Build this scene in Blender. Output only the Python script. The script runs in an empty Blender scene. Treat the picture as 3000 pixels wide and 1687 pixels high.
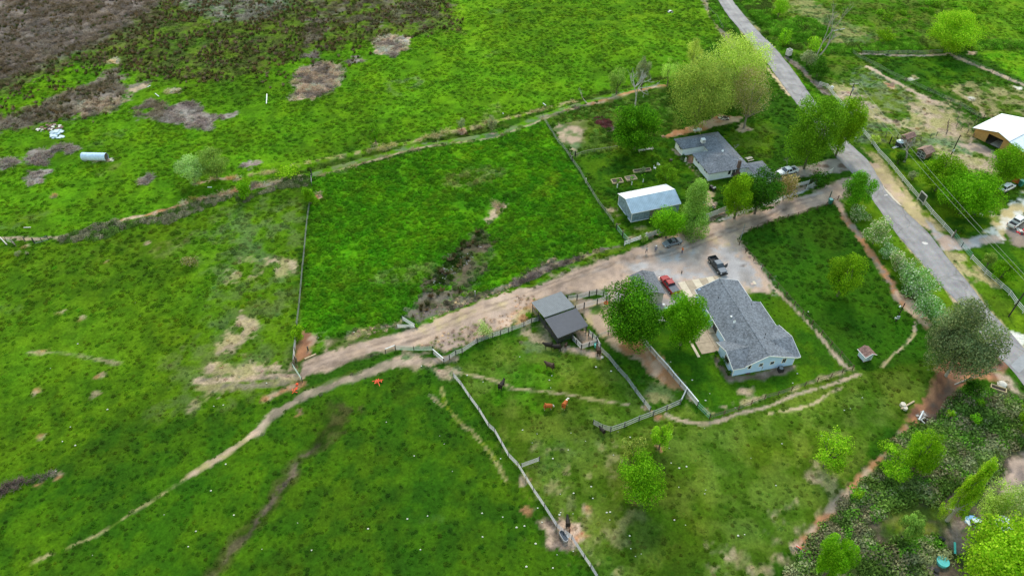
import bpy, math, random
import numpy as np
from mathutils import Vector, Matrix
random.seed(7); rng = np.random.default_rng(11)
SC = bpy.context.scene
# ---------------------------------------------------------------- camera
CAM_H, PITCH, FPX = 106.0, math.radians(43.4), 2140.0
cam_d = bpy.data.cameras.new('camera'); cam = bpy.data.objects.new('camera', cam_d)
SC.collection.objects.link(cam); SC.camera = cam
cam.location = (0, 0, CAM_H); cam.rotation_euler = (math.radians(90) - PITCH, 0, 0)
cam_d.sensor_width = 36.0; cam_d.lens = 36.0 * FPX / 3000.0; cam_d.clip_start = 1.0; cam_d.clip_end = 9000.0
# ---------------------------------------------------------------- light
SUN_EL, SUN_AZ = math.radians(48), math.radians(6)      # azimuth measured from +Y towards +X
w = bpy.data.worlds.new('World'); SC.world = w; w.use_nodes = True
nt = w.node_tree; nt.nodes.clear()
sky = nt.nodes.new('ShaderNodeTexSky'); sky.sky_type = 'NISHITA'; sky.sun_disc = False
sky.sun_elevation = SUN_EL; sky.sun_rotation = SUN_AZ; sky.air_density = 2.8; sky.dust_density = 0.4; sky.ozone_density = 1.0
bg = nt.nodes.new('ShaderNodeBackground'); bg.inputs[1].default_value = 0.15
wo = nt.nodes.new('ShaderNodeOutputWorld'); nt.links.new(sky.outputs[0], bg.inputs[0]); nt.links.new(bg.outputs[0], wo.inputs[0])
sd = bpy.data.lights.new('sun', 'SUN'); sd.energy = 1.5; sd.angle = math.radians(13); sd.color = (1.0, 0.86, 0.7)
sun = bpy.data.objects.new('sun', sd); SC.collection.objects.link(sun)
sdir = Vector((math.sin(SUN_AZ) * math.cos(SUN_EL), math.cos(SUN_AZ) * math.cos(SUN_EL), math.sin(SUN_EL)))
sun.rotation_euler = sdir.to_track_quat('Z', 'Y').to_euler(); sun.location = (0, 200, 300)
SC.view_settings.view_transform = 'Standard'; SC.view_settings.look = 'None'
SC.view_settings.gamma = 1.0; SC.view_settings.use_curve_mapping = False
SC.view_settings.exposure = 0.78
# ---------------------------------------------------------------- measuring: photograph pixels (3000 wide) to ground points
_cp, _sp = math.cos(PITCH), math.sin(PITCH)
def G(x, y, z=0.0):
    u = (x - 1500) / FPX; v = (843.5 - y) / FPX
    t = (z - CAM_H) / (-_sp + v * _cp)
    return np.array([u * t, (_cp + v * _sp) * t])
def HT(X, Y, y):                                          # height above ground point (X, Y) seen at row y
    v = (843.5 - y) / FPX
    return CAM_H + Y * (v * _cp - _sp) / (_cp + v * _sp)
ROW = (0, 422, 844, 1265)
def KT(t, x, y):                                          # tile 'cr' + tile pixel -> photograph pixel
    return (750 * int(t[0]) + .29126 * x, ROW[int(t[1])] + .29126 * y)
CROP = {'a': (1980, 780, 400 / 1656), 'b': (1500, 820, 360 / 2006), 'c': (1940, 360, 400 / 2576), 'd': (1780, 520, 280 / 2536),
        'e': (2560, 300, 440 / 2576), 'f': (1840, 680, 340 / 2239), 'g': (2480, 960, 140 / 1690), 'h': (1560, 980, 220 / 1386), 'i': (1780, 420, 300 / 1456),
        'j': (2640, 440, 360 / 1456), 'k': (2700, 860, 300 / 819), 'l': (2720, 1480, 280 / 1108), 'm': (820, 940, 320 / 2576), 'n': (1240, 960, 240 / 2484),
        'o': (1700, 1080, 400 / 2576), 'p': (2480, 600, 320 / 2576), 'q': (2640, 1140, 140 / 956), 'r': (2560, 370, 200 / 1365), 's': (1760, 780, 340 / 1266),
        't': (2020, 500, 220 / 1126), 'u': (2840, 480, 160 / 596), 'v': (0, 640, 300 / 1456), 'P': (0, 0, 1.0), 'D': (0, 0, 3000 / 2576)}
def Q(t, x, y):
    if len(t) == 2 and t.isdigit(): return KT(t, x, y)
    c = CROP[t]; return (c[0] + c[2] * x, c[1] + c[2] * y)
def W(t, x, y, z=0.0): return G(*Q(t, x, y), z)
def PTS(s):                                               # "20 1900,0 2110,300 | 31 5,6 ..." -> world points
    out = []
    for seg in s.split('|'):
        tk = seg.split()
        for q in tk[1:]:
            a, b = q.split(','); out.append(W(tk[0], float(a), float(b)))
    return np.array(out)
# ---------------------------------------------------------------- numpy noise
def _hash(ix, iy, s):
    h = (ix.astype(np.int64) * 374761393 + iy.astype(np.int64) * 668265263 + s * 974634777) & 0xffffffff
    h = ((h ^ (h >> 13)) * 1274126177) & 0xffffffff
    return ((h ^ (h >> 16)) & 0xffffff) / float(0xffffff)
def vnoise(x, y, s=0):
    ix = np.floor(x); iy = np.floor(y); fx = x - ix; fy = y - iy
    fx = fx * fx * (3 - 2 * fx); fy = fy * fy * (3 - 2 * fy)
    ix = ix.astype(np.int64); iy = iy.astype(np.int64)
    a = _hash(ix, iy, s); b = _hash(ix + 1, iy, s); c = _hash(ix, iy + 1, s); d = _hash(ix + 1, iy + 1, s)
    return (a * (1 - fx) + b * fx) * (1 - fy) + (c * (1 - fx) + d * fx) * fy
def fbm(x, y, s=0, o=4):
    t = 0; a = .5; n = 0
    for i in range(o):
        t = t + a * vnoise(x * 2 ** i + 17.3 * i, y * 2 ** i - 9.1 * i, s + i); n += a; a *= .5
    return t / n
def sstep(a, b, x):
    t = np.clip((x - a) / (b - a), 0, 1); return t * t * (3 - 2 * t)
def L(r, g, b, k=1.0):
    f = lambda c: (c / 255 / 12.92 if c / 255 <= .04045 else ((c / 255 + .055) / 1.055) ** 2.4)
    return np.array([f(r) * k, f(g) * k, f(b) * k])
def sd_poly(X, Y, P):
    inside = np.zeros(X.shape, bool); d = np.full(X.shape, 1e9); n = len(P)
    for i in range(n):
        x1, y1 = P[i]; x2, y2 = P[(i + 1) % n]
        ex, ey = x2 - x1, y2 - y1; t = np.clip(((X - x1) * ex + (Y - y1) * ey) / (ex * ex + ey * ey + 1e-9), 0, 1)
        d = np.minimum(d, np.hypot(X - x1 - t * ex, Y - y1 - t * ey))
        c = ((y1 > Y) != (y2 > Y)) & (X < (x2 - x1) * (Y - y1) / (y2 - y1 + 1e-12) + x1); inside ^= c
    return np.where(inside, -d, d)
def d_line(X, Y, P):
    d = np.full(X.shape, 1e9)
    for i in range(len(P) - 1):
        x1, y1 = P[i]; x2, y2 = P[i + 1]; ex, ey = x2 - x1, y2 - y1
        t = np.clip(((X - x1) * ex + (Y - y1) * ey) / (ex * ex + ey * ey + 1e-9), 0, 1)
        d = np.minimum(d, np.hypot(X - x1 - t * ex, Y - y1 - t * ey))
    return d
def smooth_pts(P, n=4):
    P = np.asarray(P, float); out = []
    for i in range(len(P) - 1):
        p0 = P[max(i - 1, 0)]; p1 = P[i]; p2 = P[i + 1]; p3 = P[min(i + 2, len(P) - 1)]
        for k in range(n):
            t = k / n
            out.append(.5 * ((2 * p1) + (-p0 + p2) * t + (2 * p0 - 5 * p1 + 4 * p2 - p3) * t * t + (-p0 + 3 * p1 - 3 * p2 + p3) * t ** 3))
    out.append(P[-1]); return np.array(out)
# ---------------------------------------------------------------- albedo palette (sRGB-like triples -> linear)
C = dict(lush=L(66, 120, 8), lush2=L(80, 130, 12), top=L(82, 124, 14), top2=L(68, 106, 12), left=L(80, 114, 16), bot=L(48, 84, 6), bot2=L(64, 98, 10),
         past=L(66, 92, 18), lawn=L(46, 84, 10), lawn2=L(66, 100, 12), verge=L(84, 114, 18), straw=L(160, 146, 104), tan=L(184, 157, 136), dirt=L(176, 152, 136), dirt2=L(140, 122, 110),
         red=L(172, 122, 90), red2=L(124, 88, 70), gravel=L(166, 161, 160), gravel2=L(150, 143, 139), mauve=L(126, 112, 106), brown=L(108, 92, 80), rush=L(76, 74, 42),
         olive=L(88, 108, 34), grey=L(142, 134, 126), dark=L(40, 52, 18), sage=L(104, 118, 78), pale=L(206, 200, 190), mud=L(96, 82, 72), yellow=L(124, 136, 26), bram=L(58, 70, 36),
         shade=L(72, 90, 30), hay=L(184, 164, 122), ltop=L(98, 136, 20), asph=L(150, 143, 144), greengrey=L(88, 106, 54), teal=L(74, 110, 50))
# layer: kind, colour1, colour2, points, width/edge, options
LY = []
def poly(c1, c2, s, edge=1.0, warp=1.5, op=1.0, patch=None, tag=None, sc=.25, den=None):
    LY.append(dict(k='p', P=PTS(s), c1=c1, c2=c2, e=edge, w=warp, op=op, patch=patch, tag=tag, sc=sc, den=den))
def line(c1, c2, s, width, edge=.5, warp=.6, op=1.0, patch=None, tag=None, sc=.4, den=None, sm=4):
    LY.append(dict(k='l', P=smooth_pts(PTS(s), sm), c1=c1, c2=c2, r=width / 2, e=edge, w=warp, op=op, patch=patch, tag=tag, sc=sc, den=den))
def spots(c1, c2, s, r, **k):
    for q in PTS(s):
        a = rng.random() * 6.3; n = 9
        LY.append(dict(k='p', P=np.array([[q[0] + r * (1 + .35 * math.sin(i * 2.1 + a)) * math.cos(i / n * 6.283), q[1] + r * (1 + .3 * math.cos(i * 1.7 + a)) * math.sin(i / n * 6.283)] for i in range(n)]),
                       c1=c1, c2=c2, e=k.get('edge', .5), w=k.get('warp', .6), op=k.get('op', 1.), patch=k.get('patch'), tag=k.get('tag'), sc=.5, den=k.get('den')))
# --- big zones
poly('top', 'top2', '00 -400,-500 | 30 -900,-500 | 20 2140,330 1600,850 0,1170 | 11 560,320 | 01 2300,500 560,950 -400,1050', 3, 3)
poly('ltop', 'top2', '10 1700,-60 2300,-60 | 20 1900,-60 2100,300 1900,500 1400,560 500,300 0,500 | 10 1900,600', 8, 8, .6)
poly('left', 'bot2', '01 -300,1050 560,960 2300,520 | 11 540,380 | 11 440,1449 | 12 370,760 200,1100 | 02 1000,1449 | 03 -300,1100', 3, 3)
poly('greengrey', 'left', '01 2000,700 | 11 500,600 440,1449 | 12 400,500 | 12 300,1000 | 02 1500,1449 1700,900 2100,300 | 01 2200,1000', 8, 8, .75)
poly('lush', 'lush2', '11 560,330 1500,120 | 20 0,1260 300,1200 | 21 500,60 860,600 1120,1000 | 21 0,1400 | 12 1700,300 520,560 450,400 | 11 530,700', 1.2, 1)
poly('bot', 'bot2', '02 1000,1449 | 12 300,1200 900,900 1500,780 2000,850 2500,1449 | 23 0,200 90,340 450,940 880,1500 | 03 -300,1600 -300,1100', 3, 3)
poly('past', 'olive', '12 1950,760 | 22 120,420 400,560 880,640 1420,1240 1700,1180 2000,1300 | 32 800,800 1700,700 1650,1280 1100,1449 | 33 1000,300 300,1100 -100,1500 | 23 850,1500 460,940 80,330 | 12 2440,1449', 2, 2)
poly('lawn', 'lawn2', '22 1330,500 1620,840 1870,1160 1990,1300 | 32 -50,1100 840,810 90,20 | 31 -60,1320 | 21 2280,1010 2240,1449', 1.5, 1)
poly('lawn', 'bot', '21 2290,880 | 31 90,780 680,560 780,800 960,1080 1260,1449 | 32 1450,330 1700,500 1700,700 900,850 180,90 | 31 0,1340', 1.5, 1.2)
poly('lawn2', 'verge', '31 720,560 1000,460 1260,860 1560,1180 1760,1449 | 32 1950,180 1700,400 1400,0 | 31 1290,1380 960,900', 1, .8)
poly('verge', 'straw', '31 870,-60 1260,440 1430,700 1700,900 1860,1000 | 31 1860,930 1530,590 1100,70 1000,-60', 1, 1)
poly('verge', 'past', '32 2060,-20 2340,0 2600,270 2600,700 2400,380', 1, 1)
poly('verge', 'straw', '31 1800,1080 1950,1060 2360,1449 2080,1449', .8, .8)
poly('lawn', 'lawn2', '21 640,150 1180,-40 | 20 1700,1440 2600,1200 | 31 0,-30 0,200 -150,420 | 21 1900,480 1650,900 1180,980 900,600', 1.5, 1.5)
poly('verge', 'olive', '20 2200,1300 2600,1200 | 30 100,1300 | 31 -20,200 | 21 2200,50', 3, 3, .6)
poly('top2', 'olive', '30 -60,-60 2700,-60 2700,520 900,540 500,560 0,560', 3, 3)
poly('ltop', 'top', '30 1700,-60 2700,-60 2700,440 2050,400 1900,200', 5, 8, .8)
poly('sage', 'straw', '30 150,0 420,0 700,180 1100,400 640,460 400,200', 5, 8, .5)
poly('olive', 'lawn2', '30 560,560 880,560 1020,670 600,900', 3, 3)
poly('sage', 'olive', '30 640,900 1000,660 1380,860 1750,1050 1300,1400 900,1449 700,1100', 4, 4)
poly('dirt', 'straw', '30 640,860 800,880 1100,1100 1400,1240 1350,1320 1000,1180 780,1060', 3, 4, .8)
poly('tan', 'straw', '30 1500,960 1760,1050 1980,1200 2080,1310 2040,1449 1500,1449 1350,1250 1500,1150', 6, 6, .75)
poly('lawn', 'lawn2', '30 1000,560 1800,560 1870,600 2300,820 2450,900 1900,960 1500,860 1200,700', 3, 5, .9)
poly('olive', 'straw', '30 1750,880 2300,820 2650,900 2650,1200 2250,1160 2100,1060 1900,1000', 5, 6, .7)
poly('lush2', 'ltop', '30 2080,520 2650,500 2650,860 2480,760 2200,600', 3, 3)
poly('sage', 'olive', '30 850,1380 1500,1330 2100,1449 | 31 2250,200 2200,500 2000,250 1650,150 1500,0 1100,0', 4, 4)
poly('lawn', 'verge', '31 1060,0 1500,60 1560,180 1900,300 2250,420 2300,700 2250,860 1930,960 1500,560', 2.5, 3)
poly('lawn', 'lawn2', '31 2050,1060 2500,980 2700,1100 2700,1600 2380,1449', 2, 2)
poly('verge', 'past', '31 2200,330 2700,330 2700,560 2300,820 2200,600', 4, 4, .8)
poly('tan', 'straw', '31 1650,0 2300,200 2260,320 2000,300 1800,200', 4, 5, .7)
# --- top-left marsh
poly('mauve', 'brown', '00 -500,-400 1650,-100 1700,150 1300,420 730,560 350,800 0,900 -500,1100', 5, 7, .95, tag='marsh')
poly('grey', 'mauve', '00 -500,100 700,200 1000,330 500,500 0,400', 8, 9, .5)
poly('rush', 'olive', '00 1600,30 2600,-60 | 10 1900,-80 2050,300 1200,420 400,560 0,760 | 00 2200,820 1500,780 700,620 -300,1150 -300,900 400,700 1000,440', 5, 7, .8, tag='marsh')
poly('grey', 'sage', '00 1720,-100 | 10 560,-60 100,180 | 00 2550,230 2200,200 1800,60', 4, 4, .85)
poly('mauve', 'brown', '10 480,-30 1900,-60 1800,250 1000,280 480,160', 6, 8, .6, patch=.5)
poly('brown', 'mauve', '00 1180,700 1290,970 1000,1150 600,1210 -60,1340 -300,1300 400,1040 700,900 950,820', 3, 4, .9, tag='marsh')
poly('mauve', 'tan', '00 950,950 1290,960 1160,1110 700,1200', 2, 3, .6)
poly('mauve', 'brown', '00 1350,1100 1540,990 1700,1050 1640,1190 1420,1190', 1, 2, .9, patch=.35)
poly('mauve', 'grey', '00 1720,1060 1900,1000 1990,1080 2200,1180 2100,1300 1880,1260 1620,1220', 1, 2, 1.)
poly('grey', 'mauve', '00 2200,1160 2400,1110 2400,1150 2240,1210', .7, 1)
poly('straw', 'tan', '00 1650,900 1830,890 1820,930 1680,935 | 00 1650,905', .6, 1)
poly('straw', 'tan', '00 1090,620 1180,590 1190,640 1110,650', .6, 1)
poly('mauve', 'tan', '00 1290,860 1500,820 1500,870 1360,930 1290,910', 1, 1.6, .85)
poly('mauve', 'tan', '10 1160,430 1350,340 1560,380 1540,490 1380,570 1200,540', 1.2, 2, .95)
poly('mauve', 'tan', '10 400,720 620,620 860,650 870,800 700,960 370,1000 400,860', 1.2, 2.5, .95)
poly('mauve', 'brown', '10 480,180 740,200 640,400 500,470 500,350', 2, 3, .8, patch=.4)
spots('mauve', 'grey', '01 350,110 540,60 400,170 690,50 80,200 400,300 350,370 1480,350 2520,210 | 10 560,560 1000,600', 2.2, warp=1.6)
poly('tan', 'pale', '01 840,140 1150,140 1130,170 850,170', .5, .5, .8)
poly('sage', 'top', '10 1350,780 1700,800 1650,900 1300,940', 4, 5, .5)
poly('dark', 'bot', '13 900,750 1100,600 1350,620 1400,760 1100,900', 4, 5, .55)
poly('dark', 'bot', '13 200,1150 600,1150 800,1250 500,1400 150,1350', 5, 6, .35)
poly('dark', 'rush', '12 950,1200 800,1400 600,1440 560,1300 750,1180', 4, 5, .5)
poly('dark', 'bot', '12 1500,900 1700,1000 1500,1200 1200,1050', 4, 5, .35)
poly('dark', 'bot', '02 600,400 900,200 700,700 400,500', 5, 6, .3)
poly('ltop', 'left', '02 -100,560 700,560 1200,800 600,1100 -100,900 | 03 -200,900 500,700 900,900 300,1300', 8, 9, .35)
poly('dark', 'lawn', '31 200,950 600,750 900,950 700,1100 300,1150', 4, 5, .35)
poly('lush', 'bot', '22 100,640 420,900 300,1250 -100,1100 | 12 2200,1200', 4, 4, .6)
# --- field borders, ditches
line('shade', 'dark', '10 1300,1449 2000,1340 | 20 -60,1180 600,1020 1560,760', 2.0, .9, .5, .8, sm=2)
line('shade', 'dark', '01 1900,640 | 11 300,320 1100,110 | 20 -60,1260', 2.0, .9, .5, .75, sm=2)
line('ltop', 'straw', '11 -60,300 230,265 500,200 1180,60 | 10 1900,1340 2575,1180 | 20 300,1090 640,1010', 1.5, .6, .4, .9, sm=2)
line('sage', 'top', '11 600,300 1300,100 1700,0 | 20 -200,1360 0,1290 640,1060 1500,860', 2.4, .6, .5, .95, sm=2, tag='footpath')
line('straw', 'tan', '11 640,320 1300,130 1700,30 | 20 -200,1390 0,1320 640,1090', .7, .4, .3, .7, sm=2)
line('tan', 'red', '20 760,1060 1000,1010 1200,930 1540,870', 1.6, .6, .8, .9, tag='bare_soil', sm=2)
line('tan', 'mauve', '20 300,1190 800,1050', .9, .4, .4, .7, sm=2)
line('tan', 'red', '01 1200,770 1330,730 1550,700 1800,620 2150,530 2350,480', 1.1, .5, .7, .9, sm=2)
line('tan', 'dirt', '01 0,940 200,950 350,960 480,940 620,930 900,860 1200,770', .9, .4, .5, .8, sm=2)
line('red', 'tan', '01 1960,400 2200,350 2420,350', .9, .5, .5, .9, sm=2)
line('mauve', 'tan', '11 -40,430 200,390 330,330 450,320', 1.5, .6, .7, .9, sm=2)
spots('red', 'tan', '01 260,1030 | 02 610,250 830,300 960,1060 420,640', .9, op=.55)
spots('red', 'tan', '10 1200,1440 2070,1310 2390,1340 | 11 630,530 1200,0', .9)
spots('tan', 'red', '02 360,1040 1010,880 | 01 540,525 1480,990 1070,1180 | 03 590,440 380,530 410,35', .6, op=.7)
poly('straw', 'tan', '11 2400,590 2540,600 2440,720 2330,810 2310,780', 1, 1.5, .9)
poly('yellow', 'ltop', '21 200,500 440,280 520,300 300,560', 2, 3, .5)
poly('yellow', 'ltop', '11 2000,60 2250,30 2150,200', 2, 3, .4)
# --- wet patch
poly('mud', 'dark', '11 2230,850 2300,810 2340,1000 2150,1250 1950,1449 1640,1449 1850,1200 2050,1000', 1.5, 2, .9, tag='marsh')
poly('olive', 'brown', '11 2280,1000 2400,980 2320,1250 2150,1449 1950,1449 2100,1180', 2, 2, .85)
poly('mud', 'mauve', '12 1650,0 2150,0 1900,150 1700,280 1560,300 1450,330 1640,100', 1.5, 2, .9, tag='marsh')
poly('mauve', 'mud', '12 1560,280 1900,130 2575,-60 | 21 400,1130 480,1200 0,1400 | 12 2400,60 1900,260 1640,350', .9, 1.2, .8)
line('straw', 'mauve', '21 0,1410 480,1200 800,1100 1100,1040', 1.5, .5, .7, .9, sm=2)
line('lush2', 'verge', '12 1700,340 2200,160 2575,30 | 21 120,1440 500,1280 900,1110 1250,1020', 1.7, .5, .4, .9, sm=2)
poly('mauve', 'straw', '12 880,460 1100,400 1460,330 1500,400 1300,400 1000,490 900,530', .9, 1, .8)
# --- long dirt drive and yard
poly('dirt', 'tan', '12 450,740 700,650 1000,560 1480,440 1640,400 1900,260 2300,110 2575,20 | 21 200,1440 600,1300 1100,1110 1350,1010 1550,930 | 21 1750,860 2150,760 2600,640 | 31 -60,625 480,490 720,360 860,330 880,500 700,560 590,600 0,780 | 21 2300,900 2280,1000 2600,1420 2600,1500 1700,1500 | 22 1500,-60 1480,130 940,0 | 22 560,60 500,40 200,140 0,360 | 12 2575,370 1900,640 1800,570 1400,600 1050,680 700,840 480,880', .7, .8, 1, tag='dirt_road', sc=.3)
poly('gravel2', 'dirt', '22 930,60 1150,-120 1500,-130 1700,60 1640,330 1450,330 1300,200 1000,120', .8, 1, 1, tag='gravel_yard')
poly('gravel', 'gravel2', '21 1150,1200 1700,1060 1900,1020 2200,980 2300,1080 2600,1430 | 22 2300,0 1700,-60 1500,-80 | 21 1500,1449 1100,1300', 2.5, 3.5, .95, tag='gravel_yard', sc=.2)
poly('dirt', 'tan', '21 1750,1130 1950,1040 2100,1150 1950,1320 1700,1300', 3, 3.5, .6)
poly('dirt2', 'gravel2', '31 0,640 500,480 700,400 720,440 400,560 0,700', 1, 1, .7)
poly('hay', 'tan', '21 1750,960 2050,900 2260,880 2290,960 2240,1080 2000,980 1800,990', 2, 2.5, .7, patch=.4)
poly('tan', 'dirt', '21 400,1320 900,1200 1150,1250 1000,1449 700,1449', 3, 3, .8)
poly('hay', 'tan', '12 1620,410 2000,250 2500,90 2575,120 2200,300 1900,420 1700,460', 2, 3, .7)
poly('mauve', 'brown', '12 1900,440 2250,320 2500,260 2500,330 2100,500 1900,560', 3, 4, .65, patch=.45)
poly('hay', 'red', '22 0,200 250,120 220,260 60,380 0,380', 1.5, 2, .8)
poly('dirt2', 'dirt', '12 450,740 1480,440 2575,20 | 21 200,1440 1350,1010 | 31 -60,625 720,360 860,330 880,500 0,780 | 21 2300,900 1700,1300 | 12 2575,250 1050,680 480,880', 1, 1.2, .55, patch=.5)
line('dirt2', 'brown', '12 480,860 900,740 1300,640 1500,560 1700,470', .8, .5, .5, .6, sm=3)
line('dirt2', 'mud', '12 480,780 900,650 1400,520 1700,440 2100,260 2575,100 | 21 500,1360 1000,1190', .45, .4, .3, .55, sm=3)
line('dirt2', 'mud', '12 480,830 900,700 1400,570 1700,490 2150,300 2575,150 | 21 500,1400 1000,1230', .45, .4, .3, .5, sm=3)
line('dirt2', 'mud', '21 1200,1160 1600,1080 1900,960 2300,800 2575,720 | 31 200,610 500,520', .5, .4, .3, .6, sm=3)
line('dirt2', 'mud', '21 1200,1200 1600,1120 1900,1010 2300,850 2575,770 | 31 200,650 500,560', .5, .4, .3, .5, sm=3)
poly('mud', 'dirt2', '31 140,650 180,640 190,660 150,670', .3, .3, .9)
poly('brown', 'mud', '21 2300,1210 2350,1210 2350,1240 2300,1240', .3, .4, .7)
line('brown', 'dirt2', '21 1080,1250 1110,1290 1100,1330', .5, .4, .3, .7)
line('gravel2', 'mud', '21 700,1330 1100,1180 1500,1110 1900,960 2300,830', 1.2, 1, .8, .4)
poly('red', 'red2', '12 410,740 420,560 480,430 560,440 600,520 560,640 520,700', .6, 1, 1, tag='bare_soil')
poly('tan', 'lush2', '12 560,430 720,430 800,520 640,640 540,640', 1, 1.2, .7, patch=.3)
# --- corral, pens
poly('tan', 'hay', '22 560,100 960,100 1100,300 1060,460 900,520 830,420 700,260', .8, 1, .95, tag='bare_soil')
poly('tan', 'red', '22 880,490 1200,440 1450,640 1750,1010 1600,1040 1300,760 1000,560', .8, 1.2, .85, tag='bare_soil')
poly('red', 'tan', '22 1180,560 1420,680 1560,860 1420,880 1290,720', 1.5, 2, .8)
poly('sage', 'straw', '22 1200,880 1750,1020 1720,1150 1420,1180', 2, 2.5, .6, patch=.4)
poly('lawn', 'bot2', '22 880,560 1000,640 1260,800 1420,960 1300,1060 1040,800', 1.2, 1.5, .8)
poly('lawn', 'lush2', '22 740,190 900,150 920,240 800,270', .8, 1, .9, patch=.4)
poly('tan', 'dirt', '22 520,540 640,600 860,650 900,700 700,650 480,620', .8, 1, .95, tag='bare_soil')
poly('tan', 'mud', '22 620,430 760,420 840,520 700,590', .6, .8, .95)
poly('dirt', 'mud', '22 270,320 460,540 620,440 740,400 480,470', .6, .6, .9)
poly('sage', 'tan', '22 0,430 260,360 430,540 300,640 200,700 100,560', 2, 2.5, .6, patch=.42)
poly('tan', 'sage', '12 1760,640 1900,760 2100,830 2000,920 1700,800 1460,820 1400,700 1440,640', 1.5, 1.8, .8, patch=.35)
poly('red', 'tan', '22 1250,1160 1330,1180 1420,1240 1340,1230 | 22 1250,1150', .6, .8, .9)
poly('red', 'tan', '22 1430,1260 1500,1240 1540,1290 1450,1330', .6, .6, .9)
poly('red', 'tan', '22 1730,1060 1790,1090 1860,1160 1800,1140', .5, .5, .8)
poly('straw', 'tan', '22 2290,1010 2430,1000 2400,1060 2300,1060', .8, 1, .8)
line('straw', 'tan', '22 -60,1000 250,1030 560,1070 900,1130 1170,1170', .45, .4, .25, .7, tag='footpath')
line('straw', 'tan', '12 1990,840 2300,900 2575,990', .6, .5, .4, .75, tag='footpath')
# --- house surroundings
poly('dirt2', 'brown', '22 2010,690 2060,690 2210,900 | 22 2600,830 | 32 0,800 280,770 290,830 -40,910 | 22 2180,930', .6, .7, .95, tag='bare_soil')
poly('tan', 'verge', '22 2280,-60 2400,130 2400,0', .8, .8, .8)
# --- paths of the stock
line('tan', 'dirt', '22 1520,1240 1640,1310 1900,1360 2100,1330 2300,1250 | 32 0,1190 300,1060 600,980 920,860', .5, .35, .3, .85, tag='footpath')
line('tan', 'hay', '32 0,1260 300,1210 480,1150 620,1050 760,1000', .35, .3, .25, .8, tag='footpath')
line('tan', 'hay', '32 1150,790 1250,680 1380,570 1470,460 1475,350', .4, .25, .2, .85, tag='footpath')
line('tan', 'dirt', '31 -60,1300 40,1430 | 32 130,60 300,240 500,450 700,700 820,810', .7, .4, .4, .85, tag='footpath')
line('tan', 'dirt', '21 2280,1000 2420,1180 2575,1400', 1.4, .5, .5, .9)
line('tan', 'hay', '22 1960,1240 2200,1180 2540,1090 | 32 30,1020 300,1000 600,890 850,820', .9, .5, .6, .6, patch=.44)
line('dirt2', 'red', '31 690,580 780,740 900,900 1060,1130 1240,1400 | 32 1290,80 1480,240 1600,340', 1.5, .6, .8, .95, tag='bare_soil')
poly('red', 'tan', '32 1250,0 1450,100 1560,260 1680,360 1600,400 1420,280', .8, 1, .95)
line('dirt2', 'dirt', '12 2000,700 1400,760 1150,840 700,990 420,1120 150,1300 | 02 2590,1449', 1.7, .7, .8, .8, tag='footpath')
line('tan', 'straw', '03 2575,0 2300,200 2100,320 1880,450', 1.1, .4, .4, .9, tag='footpath')
line('straw', 'olive', '03 1880,450 1600,650 1420,760 1150,930 900,1070 640,1170 320,1310', .55, .3, .3, .85, patch=.3)
line('shade', 'olive', '12 450,1020 700,950 1000,830', .8, .4, .4, .7)
line('dirt2', 'tan', '12 450,890 200,880 | 02 2500,900 1980,930', 1.6, .7, .8, .85)
line('dirt2', 'straw', '12 400,920 | 02 2575,980 2000,1000', 1.6, .7, .8, .7)
poly('tan', 'hay', '02 2340,300 2480,280 2600,300 | 12 60,350 | 02 2500,450 2350,620 2160,640 2250,480', 2, 3, .8, patch=.4)
poly('tan', 'straw', '02 2060,800 2200,720 2400,770 | 12 300,740 400,760 370,840 100,850 | 02 2400,900 2100,880', 2, 2.6, .85, patch=.35)
poly('tan', 'straw', '02 1860,1160 2050,1080 2200,1060 2200,1130 1950,1210', 1.5, 2, .6, patch=.4)
poly('tan', 'straw', '01 2350,1250 2450,1150 | 11 460,1150 440,1300 | 01 2300,1400', 2, 2.5, .7, patch=.45)
line('tan', 'sage', '02 300,650 700,660 1200,760', .8, .5, .5, .5)
line('tan', 'red', '12 90,1110 350,1000 480,960', 1.4, .6, .6, .8)
line('brown', 'mud', '03 2575,900 2480,1040 2330,1150 2200,1360 2120,1449 | 03 2060,1550', .9, .6, .8, .9, patch=.34)
line('dark', 'rush', '13 620,110 440,260 340,430 200,620 0,900 | 03 2330,1150 2100,1500', 2.6, 1., 1, .6)
line('mud', 'brown', '13 620,110 440,260 340,430 200,620 0,900', .8, .7, .7, .9, patch=.36)
line('dark', 'rush', '12 900,1230 760,1449 | 13 760,0 600,140', 3.0, 1.5, 1.6, .75)
spots('brown', 'red', '12 445,1230 445,1260', .7)
line('straw', 'tan', '12 1760,1080 1880,1200', .45, .3, .2, .7)
line('straw', 'yellow', '12 1870,1000 1900,1150 2050,1350 2150,1420 | 13 2170,0 2350,200 2450,360 2530,510', .55, .3, .25, .8)
spots('red', 'tan', '23 600,1040 560,980', 2.0)
spots('tan', 'mud', '23 400,950 430,1080', 1.7)
poly('mauve', 'tan', '23 350,930 440,960 450,1090 590,1140 580,1180 480,1180 390,1110 330,1050', .6, .8, .95)
line('mud', 'brown', '23 430,1030 460,1110 560,1160', 1.0, .4, .5, .7)
spots('tan', 'red', '23 1500,160 1250,690 760,800 160,800 110,490', .9, op=.8)
poly('olive', 'straw', '23 0,200 900,200 1400,700 1000,1300 600,1000', 5, 8, .5, patch=.5)
poly('straw', 'tan', '23 1980,1200 2300,1180 2250,1300 2000,1449', 2.5, 3, .7, patch=.4)
poly('straw', 'tan', '33 200,750 500,350 700,500 450,900 250,1100', 4, 5, .6, patch=.52)
poly('shade', 'lawn', '23 1350,400 1800,500 1900,900 1500,1300 1200,1100 1300,700', 5, 5, .5)  # cast shade of the spreading tree, painted into the grass colour
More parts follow.
